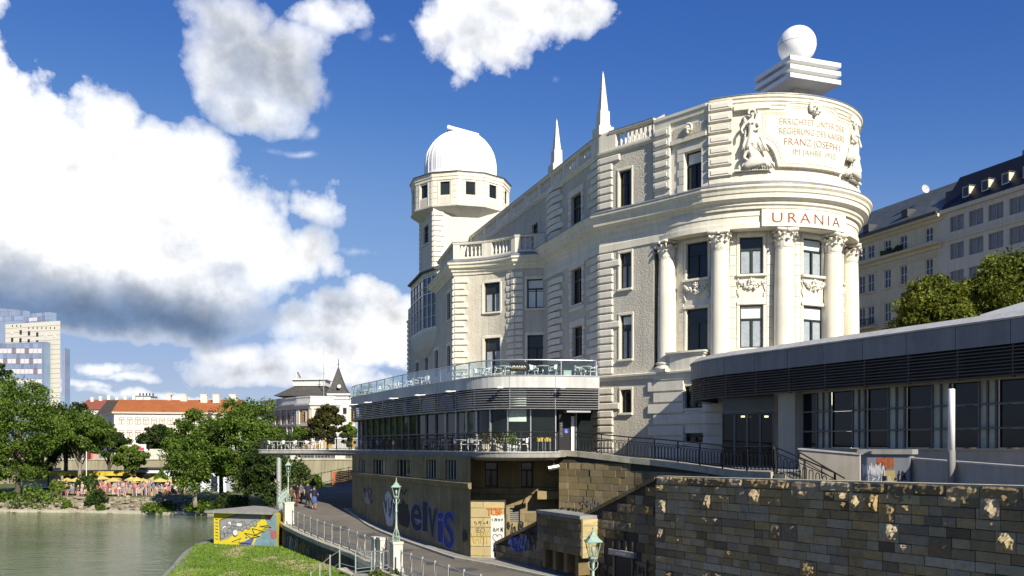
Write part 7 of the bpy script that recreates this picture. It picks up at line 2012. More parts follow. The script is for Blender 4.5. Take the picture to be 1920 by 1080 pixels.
tree('tree', 'tallest leafy tree before the yellow police building', 462, 942, 722, 150, 98, 'leafA', 16000, lobes=120, group=G1, seed=8, zb=-6.3, low=.03)
tree('tree', 'slender tree top between the two great trees', 415, 935, 745, 70, 104, 'leafB', 6000, lobes=45, group=G1, seed=9, zb=-6.3, low=.1)
tree('tree', 'round brownish green tree before the slate-spired tower', 614, 848, 752, 74, 165, 'leafE', 6500, lobes=55, group=G1, seed=10, zb=-2, low=.15)
tree('tree', 'small green street tree left of the round brownish one', 562, 848, 795, 50, 170, 'leafA', 3500, lobes=35, group=G1, seed=12, zb=-2, low=.15)
tree('tree', 'street tree peeping out left of the cafe glass', 655, 848, 788, 40, 172, 'leafA', 3000, lobes=30, group=G1, seed=13, zb=-2, low=.15)
tree('tree', 'dark narrow poplar at the very left before the office tower', 6, 840, 662, 52, 150, 'leafB', 6000, lobes=50, group=G1, seed=14, zb=-2, low=.05)
tree('tree', 'pale green willow spilling in at the left frame edge', -12, 930, 790, 70, 108, 'leafC', 6000, lobes=50, group=G1, seed=15, zb=-6.2, low=.05)
tree('tree', 'dark bush-like tree in shadow behind the mural hut', 498, 948, 815, 110, 90, 'leafB', 9000, lobes=70, group=G1, seed=16, zb=-6.3, low=.0)
tree('tree', 'dark green tree top behind the deck tip', 520, 848, 800, 60, 160, 'leafB', 3500, lobes=35, group=G1, seed=17, zb=-2, low=.1)
tree('tree', 'dark tree between the willow and the bar roof', 78, 925, 800, 90, 130, 'leafB', 7000, lobes=60, group=G1, seed=18, zb=-6.2, low=.1)
G2 = 'trees behind the pavilion'
tree('tree', 'yellow-green tree rising behind the pavilion roof, left of the two', 1750, 860, 502, 152, 66, 'leafD', 30000, size=.17, lobes=150, group=G2, seed=20, zb=-2.3, low=.42)
tree('tree', 'larger yellow-green tree at the right edge behind the pavilion', 1900, 860, 458, 215, 68, 'leafD', 40000, size=.17, lobes=190, group=G2, seed=21, zb=-2.3, low=.36)
tree('tree', 'darker tree filling the gap between the two yellow-green trees', 1818, 860, 492, 130, 72, 'leafE', 16000, size=.18, lobes=70, group=G2, seed=22, zb=-2.3, low=.38)
G3 = 'shrubs on the far bank'
for i, (px, yb, w_, h_, D, mt, lab) in enumerate(((70, 948, 95, 40, 108.5, 'leafA', 'wide green shrub on the rocks at far left'), (180, 944, 40, 30, 107, 'leafB', 'dark round shrub in the middle of the rocky bank'), (163, 915, 44, 26, 113, 'leafB', 'dark small tree-like shrub among the parasols'), (302, 957, 66, 18, 103.5, 'leafC', 'low bright shrub right on the rocks below the crowd'), (380, 956, 60, 22, 101, 'leafA', 'green shrub at the foot of the great trees'), (302, 902, 24, 20, 120, 'leafC', 'pale round bush before the long white shed'), (336, 908, 26, 18, 118, 'leafA', 'green round bush beside the white shed'), (125, 948, 16, 10, 106.5, 'leafA', 'tiny plant low on the rocks at left'), (110, 915, 36, 16, 112, 'leafC', 'yellowish bush at the left end of the crowd'), (15, 940, 40, 20, 110, 'leafA', 'green bush at the left frame edge above the rocks'), (190, 955, 14, 9, 105, 'leafA', 'small plant below the dark round shrub'), (590, 918, 40, 26, 96, 'leafA', 'bush behind the group of people on the path'), (560, 908, 50, 50, 100, 'leafB', 'dark bush left of the people under the deck'), (430, 950, 70, 26, 96, 'leafB', 'dark shrub in the shade left of the mural hut'))):
    c = W(px, yb, D); bush('shrub', lab, 'shrub', (c.x, c.y, c.z-.1), (w_*D/F*.5, w_*D/F*.45, h_*D/F), M[mt], 900, .26, G3, i+40)

# ================= beach bar and crowd on the far bank ===========================================
bar = thing('beach_bar', 'open bar hut with yellow and brown flame-patterned roof edge on the far bank', 'bar', (W(175, 905, 128).x, 128, -6.1))
x0, x1 = XD(97, 128), XD(253, 126)
M['flame'] = mat('flame_fascia', (.55, .42, .04), .6, .2, 1.0, dirt=.95, dirtcol=(.10, .03, .015))
f = MB(); f.box(((x0+x1)/2, 129, -3.55), (x1-x0, 5.5, .12)); f.build('roof', M['darkroof'], bar)
f = MB(); f.box(((x0+x1)/2, 126.2, -3.85), (x1-x0, .12, .62)); f.build('fascia', M['flame'], bar)
f = MB(); f.box(((x0+x1)/2, 131.6, -4.8), (x1-x0, .2, 2.4)); f.build('back_wall', cl['brown'], bar)
f = MB(); f.box(((x0+x1)/2, 128.2, -5.6), ((x1-x0)*.8, .5, 1.0)); f.build('counter', cl['grey'], bar)
for k in range(6): f = MB(); f.bar((x0+.3+(x1-x0-.6)*k/5, 126.5, -6.2), (x0+.3+(x1-x0-.6)*k/5, 126.5, -4.1), .14); f.build('post', M['black'], bar)
for k in range(9):
    x = x0+1.2+k*1.15; f = MB(); f.box((x, 130.5, -4.75), (.7, .3, .9)); f.build('shelf_crate', [M['mural_w'], M['blind'], cl['red']][k % 3], bar)
shed = thing('white_shed', 'long low white shed right of the bar', 'shed', (XD(300, 131), 131, -6.1)); a, b = XD(253, 131), XD(348, 129)
f = MB(); f.box(((a+b)/2, 131.5, -4.7), (b-a, 3, 2.9)); f.build('body', mat('shed_white', (.60, .62, .64), .7, .05), shed); f = MB(); f.box(((a+b)/2, 131.4, -3.2), (b-a+.4, 3.5, .14)); f.build('roof', M['darkroof'], shed); f = MB(); f.box((a+2.4, 129.97, -4.5), (3.4, .1, 1.2)); f.build('window', M['winglass'], shed)
hut = thing('white_hut', 'small white hut with dark blue door between the great trees', 'hut', (XD(400, 118), 118, -6.1)); a, b = XD(376, 118), XD(424, 118)
f = MB(); f.box(((a+b)/2, 119.5, -4.7), (b-a, 3, 2.7)); f.build('body', bpy.data.materials['shed_white'], hut); f = MB(); f.box(((a+b)/2, 119.4, -3.3), (b-a+.3, 3.4, .12)); f.build('roof', M['darkroof'], hut); f = MB(); f.box((XD(402, 118), 117.97, -4.95), (.8, .08, 2.0)); f.build('door', cl['navy'], hut)
con = thing('container', 'pale container kiosk at the left end of the bar', 'container', (XD(72, 130), 130, -6.1)); a, b = XD(44, 130), XD(98, 130)
f = MB(); f.box(((a+b)/2, 131, -4.6), (b-a, 3, 2.8)); f.build('body', M['fascia'], con); f = MB(); f.box(((a+b)/2, 129.3, -5.0), (b-a-.6, .5, .15)); f.build('hatch_shelf', M['stool'], con); f = MB(); f.box(((a+b)/2+.4, 129.45, -4.3), (b-a-1.4, .1, .9)); f.build('hatch', M['black'], con)
bb = thing('billboard', 'small white billboard with pink print on the street behind the bar', 'billboard', (XD(262, 149), 149, -2)); f = MB(); c = W(262, 840.5, 148.6); f.box(c, (2.1, .12, 1.35)); f.build('board', M['mural_w'], bb); f = MB(); f.box((c.x+.35, c.y-.07, c.z-.1), (.8, .02, .4)); f.box((c.x+.1, c.y-.07, c.z+.2), (.3, .02, .3)); tag(f.build('print', mat('pink_print', (.5, .05, .12), .6), bb), kind='stuff'); f = MB(); f.bar((c.x, c.y, -2), (c.x, c.y, c.z-.6), .12); f.build('post', M['galv'], bb)
fl_ = thing('flag', 'pink and red flag on a white pole in front of the bar', 'flag', (XD(162, 120), 120, -6.1)); f = MB(); c = W(162, 846, 120); f.tube([(c.x, 120, -6.1), (c.x, 120, c.z)], .05, 6); f.build('pole', M['whitemetal'], fl_)
f = MB(); n = 8
for i in range(n):
    u0, u1 = i/n, (i+1)/n; y = lambda u: 120+.12*math.sin(u*7); zt_ = lambda u: c.z-.1-.35*u; zb_ = lambda u: c.z-1.15+.25*u
    f.quad((c.x+u0*1.5, y(u0), zb_(u0)), (c.x+u1*1.5, y(u1), zb_(u1)), (c.x+u1*1.5, y(u1), zt_(u1)), (c.x+u0*1.5, y(u0), zt_(u0)), 1 if i > 2 else 0)
f.build('cloth', [cl['red'], mat('pink_cloth', (.5, .25, .22), .8)], fl_)
M['umb'] = mat('yellow_canvas', (.50, .42, .12), .8, .08, 3); M['umb2'] = mat('pale_yellow_canvas', (.60, .55, .30), .8, .08, 3)
def umbrella():
    t = thing('parasol', 'x', 'parasol'); f = MB(); f.lathe([(1.25, 1.95), (1.2, 2.02), (.6, 2.32), (.04, 2.55)], n=8); f.f.pop(-2); f.m.pop(); link('canopy', f.mesh('canopy', M['umb']), t, local=True); f = MB(); f.tube([(0, 0, 0), (0, 0, 2.6)], .03, 5); link('pole', f.mesh('pole', M['whitemetal']), t, local=True); return t
u0 = umbrella(); us = [(220, 127, 'smaller yellow parasol nearest the bar posts'), (212, 118, 'broad yellow parasol in the middle of the crowd'), (256, 117, 'yellow parasol right of the crowd middle, front row'), (268, 119, 'yellow parasol touching its left neighbour, front row'), (246, 121, 'yellow parasol behind the front row, right of the middle'), (292, 122, 'yellow parasol before the white shed window'), (318, 121, 'yellow parasol at the right end before the white shed'), (300, 117, 'yellow parasol in the right front of the crowd'), (333, 118, 'rightmost yellow parasol under the great tree'), (126, 121, 'yellow parasol at the left end of the crowd'), (143, 118, 'yellow parasol second from the left of the crowd'), (190, 123, 'yellow parasol behind the dark tree-like shrub')]
for i, (px, D, lab) in enumerate(us):
    o = u0 if i == 0 else copy_tree(u0, (0, 0, 0), i*.4, lab, None); o.location = (XD(px, D), D, -6.15); o['label'] = lab; o['group'] = 'yellow parasols on the far bank'; o.scale = (.78+.05*(i % 4), .78+.05*(i % 4), .74+.05*(i % 3))
pc = [(.55, .5, .46), (.45, .12, .08), (.5, .36, .28), (.08, .09, .14), (.5, .28, .2), (.6, .55, .5), (.12, .2, .3), (.5, .42, .12), (.38, .08, .1), (.3, .2, .15)]
crowd_m = mat('crowd_clothes', (.4, .4, .4), .85, .15, 5, palette=pc, island=True)
f = MB(); rr = random.Random(9)
for i in range(330):
    D = 110.5+rr.random()**.8*14; px = rr.gauss(225, 62) if rr.random() < .8 else rr.uniform(110, 345)
    if not 105 < px < 350: continue
    x = XD(px, D); a = rr.uniform(0, 6.28); z = -6.15; up = rr.random() < .25
    h0 = .9 if up else .42
    f.ball((x, D, z+h0+.28), (.22, .17, .32), 6, 5); f.ball((x+.04*math.cos(a), D, z+h0+.72), (.11, .12, .14), 6, 5)
    if up:
        for s_ in (-.09, .09): f.tube([(x+s_, D, z+h0+.05), (x+s_*1.2, D+.05, z)], .075, 5)
    else:
        for s_ in (-.1, .1): f.tube([(x+s_, D, z+h0+.04), (x+s_+.4*math.cos(a), D+.4*math.sin(a), z+h0+.05), (x+s_+.45*math.cos(a), D+.45*math.sin(a), z)], .07, 5)
        f.box((x-.1*math.cos(a), D, z+.28), (.5, .55, .1), a); f.box((x-.3*math.cos(a), D-.3*math.sin(a)+.05, z+.55), (.12, .55, .5), a)
tag(f.build('crowd', crowd_m), 'crowd of people sitting in deckchairs under yellow parasols on the far bank', None, kind='stuff')

# ================= buildings beyond the canal ===================================================
def wins(parent, P, pxs, rows, w_, h_, style, fm, off=.02, sill=None, glass=True):
    for px in pxs:
        for z in rows:
            s_ = P.s(px); window(parent, P, s_-w_/2, s_+w_/2, z, z+h_, off=off, style=style, fm=fm)
whitef = mat('white_window_frame', (.62, .62, .60), .6, .05); redf = mat('red_window_frame', (.10, .022, .02), .6, .1)
HP = Path([(XD(181, 236), 236), (XD(214, 205), 205), (XD(452, 212), 212)])
oh = thing('orange_roofed_house', 'long cream house with orange tiled hip roof and white chimneys beyond the trees', 'house', (XD(320, 210), 210, -2))
M['ocream'] = mat('house_cream', (.62, .58, .50), .85, .06, .3); M['tile'] = mat('orange_tiles', (.36, .115, .035), .85, .15, .4, fine=.2, bscale=2, bump=.3); M['browntile'] = mat('brown_tiles', (.10, .075, .055), .9, .2, .4)
f = MB(); wall(f, HP, 0, HP.L, -2, 7.3, (), step=60); f.build('wall', M['ocream'], oh)
f = MB(); sweep(f, HP, [(-.2, 7.3), (.5, 7.35), (.6, 7.7), (-.2, 7.75)]); f.build('cornice', M['ocream'], oh)
c0, c1, c2 = [Vector((p.x, p.y, 7.6)) for p in (HP.pos(0, .6), HP.p[1]+HP.mit[1]*.6, HP.pos(HP.L, .6))]
r1 = W(223, 749.5, 214); r2 = W(455, 750, 221); r0 = W(200, 752, 243)
f = MB(); f.add([c1, c2, r2, r1], [(0, 1, 2, 3)]); f.build('roof', M['tile'], oh); f = MB(); f.add([c0, c1, r1, r0], [(0, 1, 2, 3)]); f.build('side_roof', M['browntile'], oh)
f = MB(); f.add([r1, r2, (c2.x, 235, 7.6), (c1.x, 240, 7.6)], [(0, 1, 2, 3)]); f.build('rear_roof', M['tile'], oh)
wins(oh, HP, [228+15.2*k for k in range(14)], (4.9, 2.0, -1.2), 1.15, 1.55, 'cross', redf); wins(oh, HP, [186, 191, 196.5, 202, 207.5], (4.8, 1.9), 1.6, 1.7, 'cross', whitef)
for px in (318, 345, 383, 406, 437): f = MB(); c = W(px, 749, 217); f.box((c.x, c.y, c.z+.1), (1.5 if px != 318 else .8, 1.0, 2.0)); f.box((c.x, c.y, c.z+1.15), (1.7, 1.2, .16)); f.build('chimney', M['ocream'], oh)
for px in (239, 306, 362, 394): f = MB(); c = W(px, 771, 208.4); f.box((c.x, c.y+.2, c.z), (.9, .8, .35)); f.build('skylight', M['winglass'], oh)
rh = thing('red_roofed_house', 'red roofed house half hidden behind the dark broad tree', 'house', (XD(180, 300), 300, -2)); a, b = XD(143, 300), XD(212, 300)
f = MB(); f.box(((a+b)/2, 306, 5), (b-a, 12, 14)); f.build('wall', M['ocream'], rh); f = MB(); f.add([(a-.5, 299.5, 12), (b+.5, 299.5, 12), (b-1, 306, 15.6), (a+1, 306, 15.6), (a-.5, 312.5, 12), (b+.5, 312.5, 12)], [(0, 1, 2, 3), (5, 4, 3, 2), (0, 3, 4), (1, 5, 2)]); f.build('roof', mat('dull_red_tiles', (.22, .07, .045), .9, .15, .4), rh)
for k in range(7): f = MB(); f.box((a+3+k*2.8, 305, 15.6+(k % 3)*.3), (.9, .8, 1.6)); f.build('chimney', M['ocream'], rh)
wh = thing('white_rooftop_block', 'white flat rooftop building showing above the orange roof', 'building', (XD(268, 330), 330, -2)); a, b = XD(253, 330), XD(282, 330); f = MB(); f.box(((a+b)/2, 333, 8), (b-a, 6, 20)); f.build('wall', M['mural_w'], wh); f = MB(); f.box(((a+b)/2, 333, 18.1), (b-a+.6, 6.6, .3)); f.build('roof', M['concrete'], wh)
for k in range(5): f = MB(); f.bar((a+1+k*1.2, 332, 18.2), (a+1+k*1.2, 332, 19.3), .35); f.build('vent_pipe', M['iron'], wh)
# yellow and white police building with the slate spire
pb = thing('yellow_building', 'white and ochre historicist building with dark roof and slate-spired tower', 'building', (XD(570, 240), 240, -2))
PB = Path([(XD(490, 262), 262), (XD(558, 240), 240), (XD(583, 236), 236), (XD(665, 240), 240)])
M['ochre'] = mat('ochre_render', (.46, .27, .05), .85, .08, .3); M['pwhite'] = mat('pale_grey_stone', (.58, .57, .54), .85, .06, .3); M['slate'] = mat('slate_roof', (.085, .08, .07), .7, .2, .5, fine=.3, bscale=2)
f = MB(); wall(f, PB, 0, PB.L, -2, 11.3, (), step=60); f.build('wall', M['ochre'], pb)
f = MB(); sweep(f, PB, [(-.2, 9.7), (.3, 9.7), (.4, 10.3), (.9, 10.6), (1.0, 11.0), (-.2, 11.2)]); sweep(f, PB, [(-.2, 11.2), (.25, 11.2), (.25, 12.6), (.4, 12.7), (.4, 13.0), (-.2, 13.0)]); f.build('cornice', M['pwhite'], pb)
f = MB(); sweep(f, PB, [(-.2, 5.2), (.25, 5.2), (.35, 5.8), (-.2, 5.9)]); sweep(f, PB, [(-.2, -2), (.2, -2), (.2, -.6), (-.2, -.6)]); f.build('string_course', M['pwhite'], pb)
pxl = [500, 511, 522, 533, 544, 552]; 
for px in [495, 505.5, 516.5, 527.5, 538.5, 549, 557, 561, 581, 586, 604, 612, 655]:
    s_ = PB.s(px); f = MB(); pbox(f, PB, s_-.28, s_+.28, -1, 9.7, .0, .22); f.build('pilaster', M['pwhite'], pb)
for px in pxl+[571, 595, 634]:
    s_ = PB.s(px); f = MB(); pbox(f, PB, s_-.8, s_+.8, 6.1, 9.3, -.05, .12); f.build('window_surround', M['pwhite'], pb); window(pb, PB, s_-.6, s_+.6, 6.4, 9.0, off=.16, style='cross', fm=redf)
    f = MB(); pbox(f, PB, s_-.95, s_+.95, .5, 3.6, -.05, .12); q = [PB.pos(s_+.95*math.cos(t), .12, 3.6+.95*math.sin(t)) for t in [math.pi*i/8 for i in range(9)]]; f.add(q, [tuple(range(9))]); f.build('arch_surround', M['pwhite'], pb); window(pb, PB, s_-.6, s_+.6, .8, 3.9, off=.16, style='cross', fm=redf)
f = MB(); a0_, a1_ = W(512, 742, 246), W(604, 742, 243); b0_, b1_ = W(552, 724, 250), W(608, 724, 249); 
f.add([a0_, a1_, b1_, b0_, (a0_.x, 262, a0_.z), (a1_.x, 262, a1_.z), (b1_.x, 256, b1_.z), (b0_.x, 256, b0_.z)], [(0, 1, 2, 3), (1, 5, 6, 2), (4, 0, 3, 7), (5, 4, 7, 6), (3, 2, 6, 7)]); f.build('roof', M['slate'], pb)
f = MB(); f.prism([(b0_.x-.3, 249.5), (b1_.x+.3, 248.6), (b1_.x+.3, 256), (b0_.x-.3, 256)], b0_.z, b0_.z+1.6); f.prism([(b0_.x-.8, 249), (b1_.x+.8, 248.1), (b1_.x+.8, 256.5), (b0_.x-.8, 256.5)], b0_.z+1.6, b0_.z+1.9); f.build('roof_crown', M['pwhite'], pb)
tcx, tD = XD(634, 237), 238.5; tw_ = 41*tD/F; f = MB(); f.box((tcx, tD+2, 5.2), (tw_*.9, tw_*.9, 16)); f.build('tower', M['pwhite'], pb)
f = MB(); f.box((tcx, tD+2, 13.5), (tw_*1.06, tw_*1.06, .5)); f.box((tcx, tD+2, 12.4), (tw_*.98, tw_*.98, .25)); f.build('tower_cornice', M['pwhite'], pb)
f = MB(); f.lathe([(tw_*.5*1.42, 13.75), (tw_*.36*1.2, 15.6), (.08, 21.0)], (tcx-.6, tD+2, 0), 4, a0=math.pi/4); f.build('spire', M['slate'], pb); f = MB(); f.tube([(tcx-.6, tD+2, 20.6), (tcx-.6, tD+2, 23)], .09, 5); f.ball((tcx-.6, tD+2, 21.6), .2, 6, 5); f.build('finial', M['iron'], pb)
f = MB(); f.lathe([(.5, 0), (.5, .12)], n=14); o = f.build('clock_face', M['mural_w'], pb, loc=(tcx+.2, tD-1.1, 15.6), rot=(R(90), 0, 0)); f = MB(); f.bar((0, 0, .14), (0, .38, .14), .06); f.bar((0, 0, .14), (.25, .1, .14), .06); link('clock_hands', f.mesh('clock_hands', M['black']), o, local=True)
for s0_ in (-1, 1):
    f = MB(); f.box((tcx+s0_*1.6, tD-.66, 9.2), (.9, .1, 1.6)); f.build('window', M['winglass'], pb)
mast = thing('radio_mast', 'thin blue-grey radio mast beside the slate spire', 'mast', (XD(607, 245), 245, 15)); f = MB(); f.tube([(XD(607, 245), 245, 10), (XD(607, 245), 245, ZD(650, 245))], [.14, .05], 5); f.build('pole', M['galv'], mast); f = MB()
for z in (18, 19.5, 21): f.bar((XD(607, 245)-.6, 245, z), (XD(607, 245)+.6, 245, z), .06)
f.build('antenna', M['galv'], mast)
fg = thing('flag', 'small striped flag hanging from a pole on the yellow building roof', 'flag', (XD(556, 250), 250, 16)); f = MB(); x = XD(556, 250); f.tube([(x, 250, 15), (x, 250, ZD(696, 250))], .05, 5); f.build('pole', M['whitemetal'], fg); f = MB(); z = ZD(697, 250); f.add([(x, 250, z), (x+.5, 250, z-.1), (x+1.3, 250, z-1.7), (x+.8, 250, z-1.7)], [(0, 1, 2, 3)]); f.add([(x+.2, 249.97, z-.05), (x+.35, 249.97, z-.07), (x+1.13, 249.97, z-1.7), (x+.97, 249.97, z-1.7)], [(0, 1, 2, 3)], 1); f.build('cloth', [cl['red'], M['gold']], fg)
# office tower
of_ = thing('office_tower', 'pale stone office tower with magenta-framed blue glass facades', 'tower', (XD(60, 335), 335, -2)); OT = Path([(XD(10, 340), 340), (XD(113, 330), 330)])
M['ostone'] = mat('office_stone', (.62, .59, .50), .8, .04, .2); M['oglass'] = mat('blue_glass', (.26, .37, .52), .15, .3, .08, spec=.5, rnd=.4); M['mag'] = mat('magenta_frame', (.42, .24, .34), .5, .05)
zt_ = ZD(605, 335); f = MB(); wall(f, OT, 0, OT.L, -2, zt_, (), step=60); q = OT.p[1]; f.quad((q.x, q.y, -2), (q.x-16, q.y+30, -2), (q.x-16, q.y+30, zt_), (q.x, q.y, zt_)); f.build('wall', M['ostone'], of_)
for k in range(16):
    z = zt_-1.6-k*1.75; f = MB(); pbox(f, OT, 0, OT.L, z, z+.08, .0, .05, 40); f.build('facade_joint', M['concrete'], of_)
def wq(px, py): s_ = OT.s(px); return s_, ZD(py, OT.D(s_))
wl = [(x, 611) for x in (23.5, 31.5, 39)]+[(x, 615) for x in (54, 62, 70, 78.5, 86.5, 94.5, 102.5)]
for x, y in wl: s_, z = wq(x, y); f = MB(); pbox(f, OT, s_-.2, s_+.2, z-.35, z+.35, .0, .06); f.build('window', M['winglass'], of_)
for x, y in ((39, 623), (54.5, 625), (70, 627), (23, 637), (38.5, 638), (54, 640), (70, 642), (86.5, 645), (86, 713)): s_, z = wq(x, y); f = MB(); pbox(f, OT, s_-.55, s_+.55, z-.8, z+.8, .0, .08); f.build('window', M['winglass'], of_)
for x, y in ((22, 624), (86, 629), (102, 630), (86, 678)): s_, z = wq(x, y); f = MB(); pbox(f, OT, s_-.55, s_+.55, z-.5, z+.5, .0, .1); f.build('blind', M['mural_w'], of_)
GP = Path([(XD(-10, 335), 335), (XD(82, 327.5), 327.5)]); q = GP.p[1]
cells = 0; wpal = [M['oglass'], M['oglass'], M['mural_w'], M['oglass'], mat('grey_spandrel', (.22, .2, .22), .6)]
rr = random.Random(14); row = 0
for k in range(12):
    y1, y0 = 644+k*9.6, 644+k*9.6+9.0
    for px in np.arange(-2, 80, 8.1):
        try: s0_, s1_ = GP.s(px), GP.s(px+7.4)
        except ValueError: continue
        d = GP.D(s0_); m_ = M['oglass'] if k % 2 == 0 else (M['mural_w'] if rr.random() < .72 else wpal[4])
        if k == 0 and px > 70: m_ = M['oglass']
        f = MB(); pbox(f, GP, s0_, s1_, ZD(y0, d), ZD(y1, d), -.1, 0, 20); f.build('window_panel', m_, of_)
for px in np.arange(-2.3, 82, 8.1):
    try: s0_ = GP.s(px)
    except ValueError: continue
    f = MB(); pbox(f, GP, s0_-.05, s0_+.05, -2, ZD(642, 330), -.02, .08, 20); f.build('mullion', M['mag'], of_)
for i in range(7): piece('mullion', of_, TP_ := Path([(XD(47, 344.8), 344.8), (XD(93, 339.8), 339.8)]), TP_.L*i/6-.06 if i else 0, TP_.L*i/6+.06 if i < 6 else TP_.L, ZD(609, 342), ZD(609, 342)+4.6, 0, .1, M['mag'])
for i in range(9): piece('mullion', of_, TP_ := Path([(XD(-20, 349.8), 349.8), (XD(44, 344.8), 344.8)]), TP_.L*i/8-.07 if i else 0, TP_.L*i/8+.07 if i < 8 else TP_.L, 20, ZD(602, 347)+5.5-.25*i, 0, .1, M['mag'])
f = MB(); pbox(f, GP, 0, GP.L, -2, ZD(642, 330), -3, -.12, 40); f.build('glass_bay', M['oglass'], of_)
TP2 = Path([(XD(47, 345), 345), (XD(93, 340), 340)])
for k in range(3):
    for i in range(6):
        a, b = TP2.L*i/6+.08, TP2.L*(i+1)/6-.08; z = ZD(609, 342)+k*1.5; f = MB(); pbox(f, TP2, a, b, z+.06, z+1.42, 0, .05); f.build('window_panel', M['mural_w'] if (k == 1 and i in (1, 2)) else M['oglass'], of_)
f = MB(); pbox(f, TP2, 0, TP2.L, ZD(612, 342), ZD(609, 342)+4.5, -3, -.02, 40); f.build('glass_bay', M['oglass'], of_)
LP2 = Path([(XD(-20, 350), 350), (XD(44, 345), 345)])
for i in range(8):
    a, b = LP2.L*i/8+.1, LP2.L*(i+1)/8-.1
    for k in range(3): z = ZD(602, 347)+k*1.9; f = MB(); pbox(f, LP2, a, b, z+.05, z+1.85-(.25*i if k == 2 else 0), 0, .05); f.build('window_panel', M['oglass'], of_)
f = MB(); pbox(f, LP2, 0, LP2.L, 20, ZD(602, 347)+3.8, -3, -.02, 40); f.build('glass_bay', M['oglass'], of_)
f = MB(); a_ = XD(114, 333); b_ = XD(119, 333); f.box(((a_+b_)/2, 336, 18), (b_-a_, 4, ZD(652, 333)*2-36)); f.build('glass_edge', M['oglass'], of_)
f = MB()
for k in range(24): z = ZD(740, 333)+k*.72; f.box(((a_+b_)/2, 333.96, z), (b_-a_+.05, .1, .08))
for x in (a_, b_): f.box((x, 333.95, ZD(700, 333)), (.12, .12, 17))
tag(f.build('mullion', M['mag'], of_), kind='stuff')

# ================= apartment houses on the right ==================================================
def apt(px, D): return (XD(px, D), D)
AP = Path([(39.0, 125.4), (47.5, 100.0)]); ap = thing('apartment_building', 'cream apartment house in shade with grey-green slate roof behind the rotunda', 'apartment house', (44, 112, -2))
M['apt'] = mat('apartment_cream', (.60, .53, .36), .85, .06, .3, streak=.12, dirt=.2); M['apt2'] = mat('apartment_grey_cream', (.57, .53, .42), .85, .05, .3, streak=.12)
greyf = mat('grey_window_frame', (.30, .29, .26), .6, .05); M['drape'] = mat('grey_curtained_glass', (.17, .17, .165), .25, .25, 1.5, spec=.5)
M['slateg'] = mat('green_slate', (.085, .095, .085), .5, .3, .6, fine=.35, bscale=1.6, spec=.5)
rowz = [(22.95, 1.55), (18.85, 2.15), (14.85, 2.2), (11, 2.2), (7, 2.2), (3, 2.2)]
pw = [1616, 1633, 1664, 1694, 1742]; ops = []
for px in pw:
    s_ = AP.s(px)
    for z, h_ in rowz: ops.append((s_-.55, s_+.55, z, z+h_))
f = MB(); wall(f, AP, 0, AP.L, -2.3, 25.3, ops, depth=.22, step=40); q = AP.p[1]; f.build('wall', M['apt'], ap)
for o in ops: window(ap, AP, *o, off=-.14, style='two', fm=whitef); 
for o in ops:
    if o[2] < 22: piece('sill', ap, AP, o[0]-.2, o[1]+.2, o[2]-.2, o[2]-.02, -.02, .2, M['apt']); piece('lintel', ap, AP, o[0]-.25, o[1]+.25, o[3]+.05, o[3]+.35, -.02, .1, M['apt'])
f = MB(); sweep(f, AP, [(-.2, 21.9), (.2, 21.9), (.25, 22.2), (.75, 22.35), (.8, 22.6), (-.2, 22.65)]); sweep(f, AP, [(-.2, 24.9), (.15, 24.9), (.4, 25.2), (.7, 25.3), (.75, 25.6), (-.2, 25.6)]); sweep(f, AP, [(-.2, 21.2), (.08, 21.2), (.08, 21.35), (-.2, 21.35)]); f.build('cornice', M['apt'], ap)
f = MB(); a, b = AP.pos(0, .8, 25.6), AP.pos(AP.L, .8, 25.6); c, d = AP.pos(AP.L, -7, 31.2), AP.pos(0, -7, 31.2); f.add([a, b, c, d], [(0, 1, 2, 3)]); f.build('roof', M['slateg'], ap)
f = MB(); f.bar(AP.pos(0, .85, 25.72), AP.pos(AP.L, .85, 25.72), .25, .3); f.build('gutter', M['darkroof'], ap)
for px, t in ((1622, .2), (1684, .3), (1755, .42)):
    s_ = AP.s(px); p = AP.pos(s_, .8-7.8*t, 25.6+5.6*t); f = MB(); f.box(p+Vector((0, 0, .1)), (1.0, 1.3, .9), AP.rz(s_)); f.build('skylight', M['darkroof'], ap)
for i, px in enumerate((1668, 1688)):
    s_ = AP.s(px); f = MB(); 
    for k in range(14): f.ball(AP.pos(s_+random.uniform(-.8, .8), .5, 22.75+random.uniform(0, .5)), .22, 5, 4)
    tag(f.build('window_plants', M['leafB'], ap), kind='stuff')
s_ = AP.s(1622); bal = MB(); pbox(bal, AP, s_-2, s_+2.4, 14.3, 14.5, -.1, 1.0); bo = bal.build('balcony', M['apt'], ap); bal = MB()
for k in range(16): bal.bar(AP.pos(s_-2+k*.29, .95, 14.5), AP.pos(s_-2+k*.29, .95, 15.4), .06)
bal.bar(AP.pos(s_-2, .95, 15.4), AP.pos(s_+2.4, .95, 15.4), .08); bal.build('balcony_railing', M['iron'], bo)
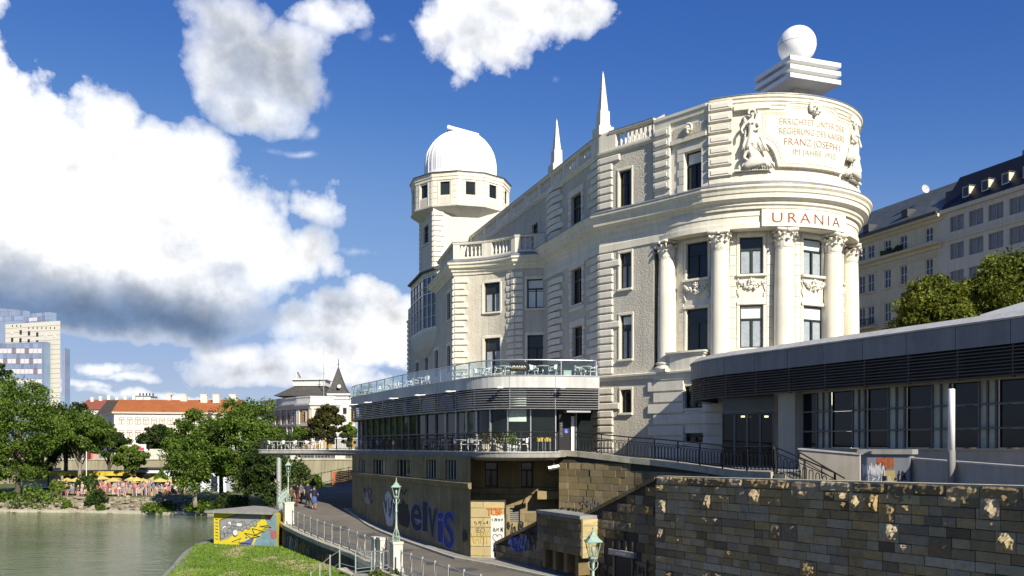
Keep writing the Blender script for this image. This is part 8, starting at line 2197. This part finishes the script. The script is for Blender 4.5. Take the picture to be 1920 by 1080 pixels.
dish = thing('satellite_dish', 'grey satellite dish on the ridge of the slate roof', 'dish', AP.pos(AP.s(1736), -7, 31)); f = MB(); c = W(1734, 355, 107.5); f.lathe([(.02, .02), (.3, .05), (.5, .13), (.53, .16), (.5, .12), (.3, .03), (.02, -.02)], n=24); f.bar((0, 0, 0), (0, 0, .45), .04); f.build('reflector', M['fascia'], dish, loc=c, rot=(R(80), 0, R(15))); f = MB(); f.tube([(c.x, c.y+.1, c.z-.1), (c.x, c.y+.1, 30.2)], .06, 5); f.build('mount', M['galv'], dish)
A2 = Path([(47.35, 100.3), (47.75, 99.3), (55.9, 75.2), (60, 63)]); ap2 = thing('apartment_building', 'pale apartment house with black mansard roof and dormers at the right edge', 'apartment house', (52, 88, -2))
ops = []
rowz = [(23.35, 1.45), (20.35, 1.5), (17.35, 1.5), (13.8, 1.6), (10.5, 1.6)]
for px in (1794, 1830, 1867, 1907, 1950):
    s_ = A2.s(px)
    for z, h_ in rowz: ops.append((s_-.95, s_+.95, z-.05, z+h_+.15))
f = MB(); wall(f, A2, 0, A2.L, -2.3, 25.6, ops, depth=.25, step=40); f.build('wall', M['apt2'], ap2)
for o in ops: window(ap2, A2, *o, off=-.18, style='vert', fm=greyf, pane=M['drape'])
f = MB(); sweep(f, A2, [(-.2, 22.4), (.12, 22.4), (.2, 22.6), (-.2, 22.65)]); sweep(f, A2, [(-.2, 25.5), (.3, 25.5), (.35, 25.9), (-.2, 25.95)]); f.build('cornice', M['apt2'], ap2)
f = MB(); sweep(f, A2, [(.2, 25.95), (-2.6, 29.9), (-9, 30.2), (-9, 25.9)], s0=.3); f.build('mansard_roof', M['black'], ap2)
for px in (1806, 1842, 1880, 1920, 1962):
    s_ = A2.s(px); o = piece('dormer', ap2, A2, s_-.45, s_+.45, 26.7, 27.9, -1.7, -.35, M['apt2']); f = MB(); pbox(f, A2, s_-.33, s_+.33, 26.85, 27.75, -.34, -.32); f.build('dormer_window', M['winglass'], ap2); f = MB(); pbox(f, A2, s_-.52, s_+.52, 27.9, 28.0, -2.0, -.25); f.build('dormer_roof', M['darkroof'], ap2)
f = MB(); p = A2.pos(A2.s(1860), -5, 30.2); f.box(p+Vector((0, 0, .4)), (.8, .8, 1.2)); f.build('chimney', M['concrete'], ap2)
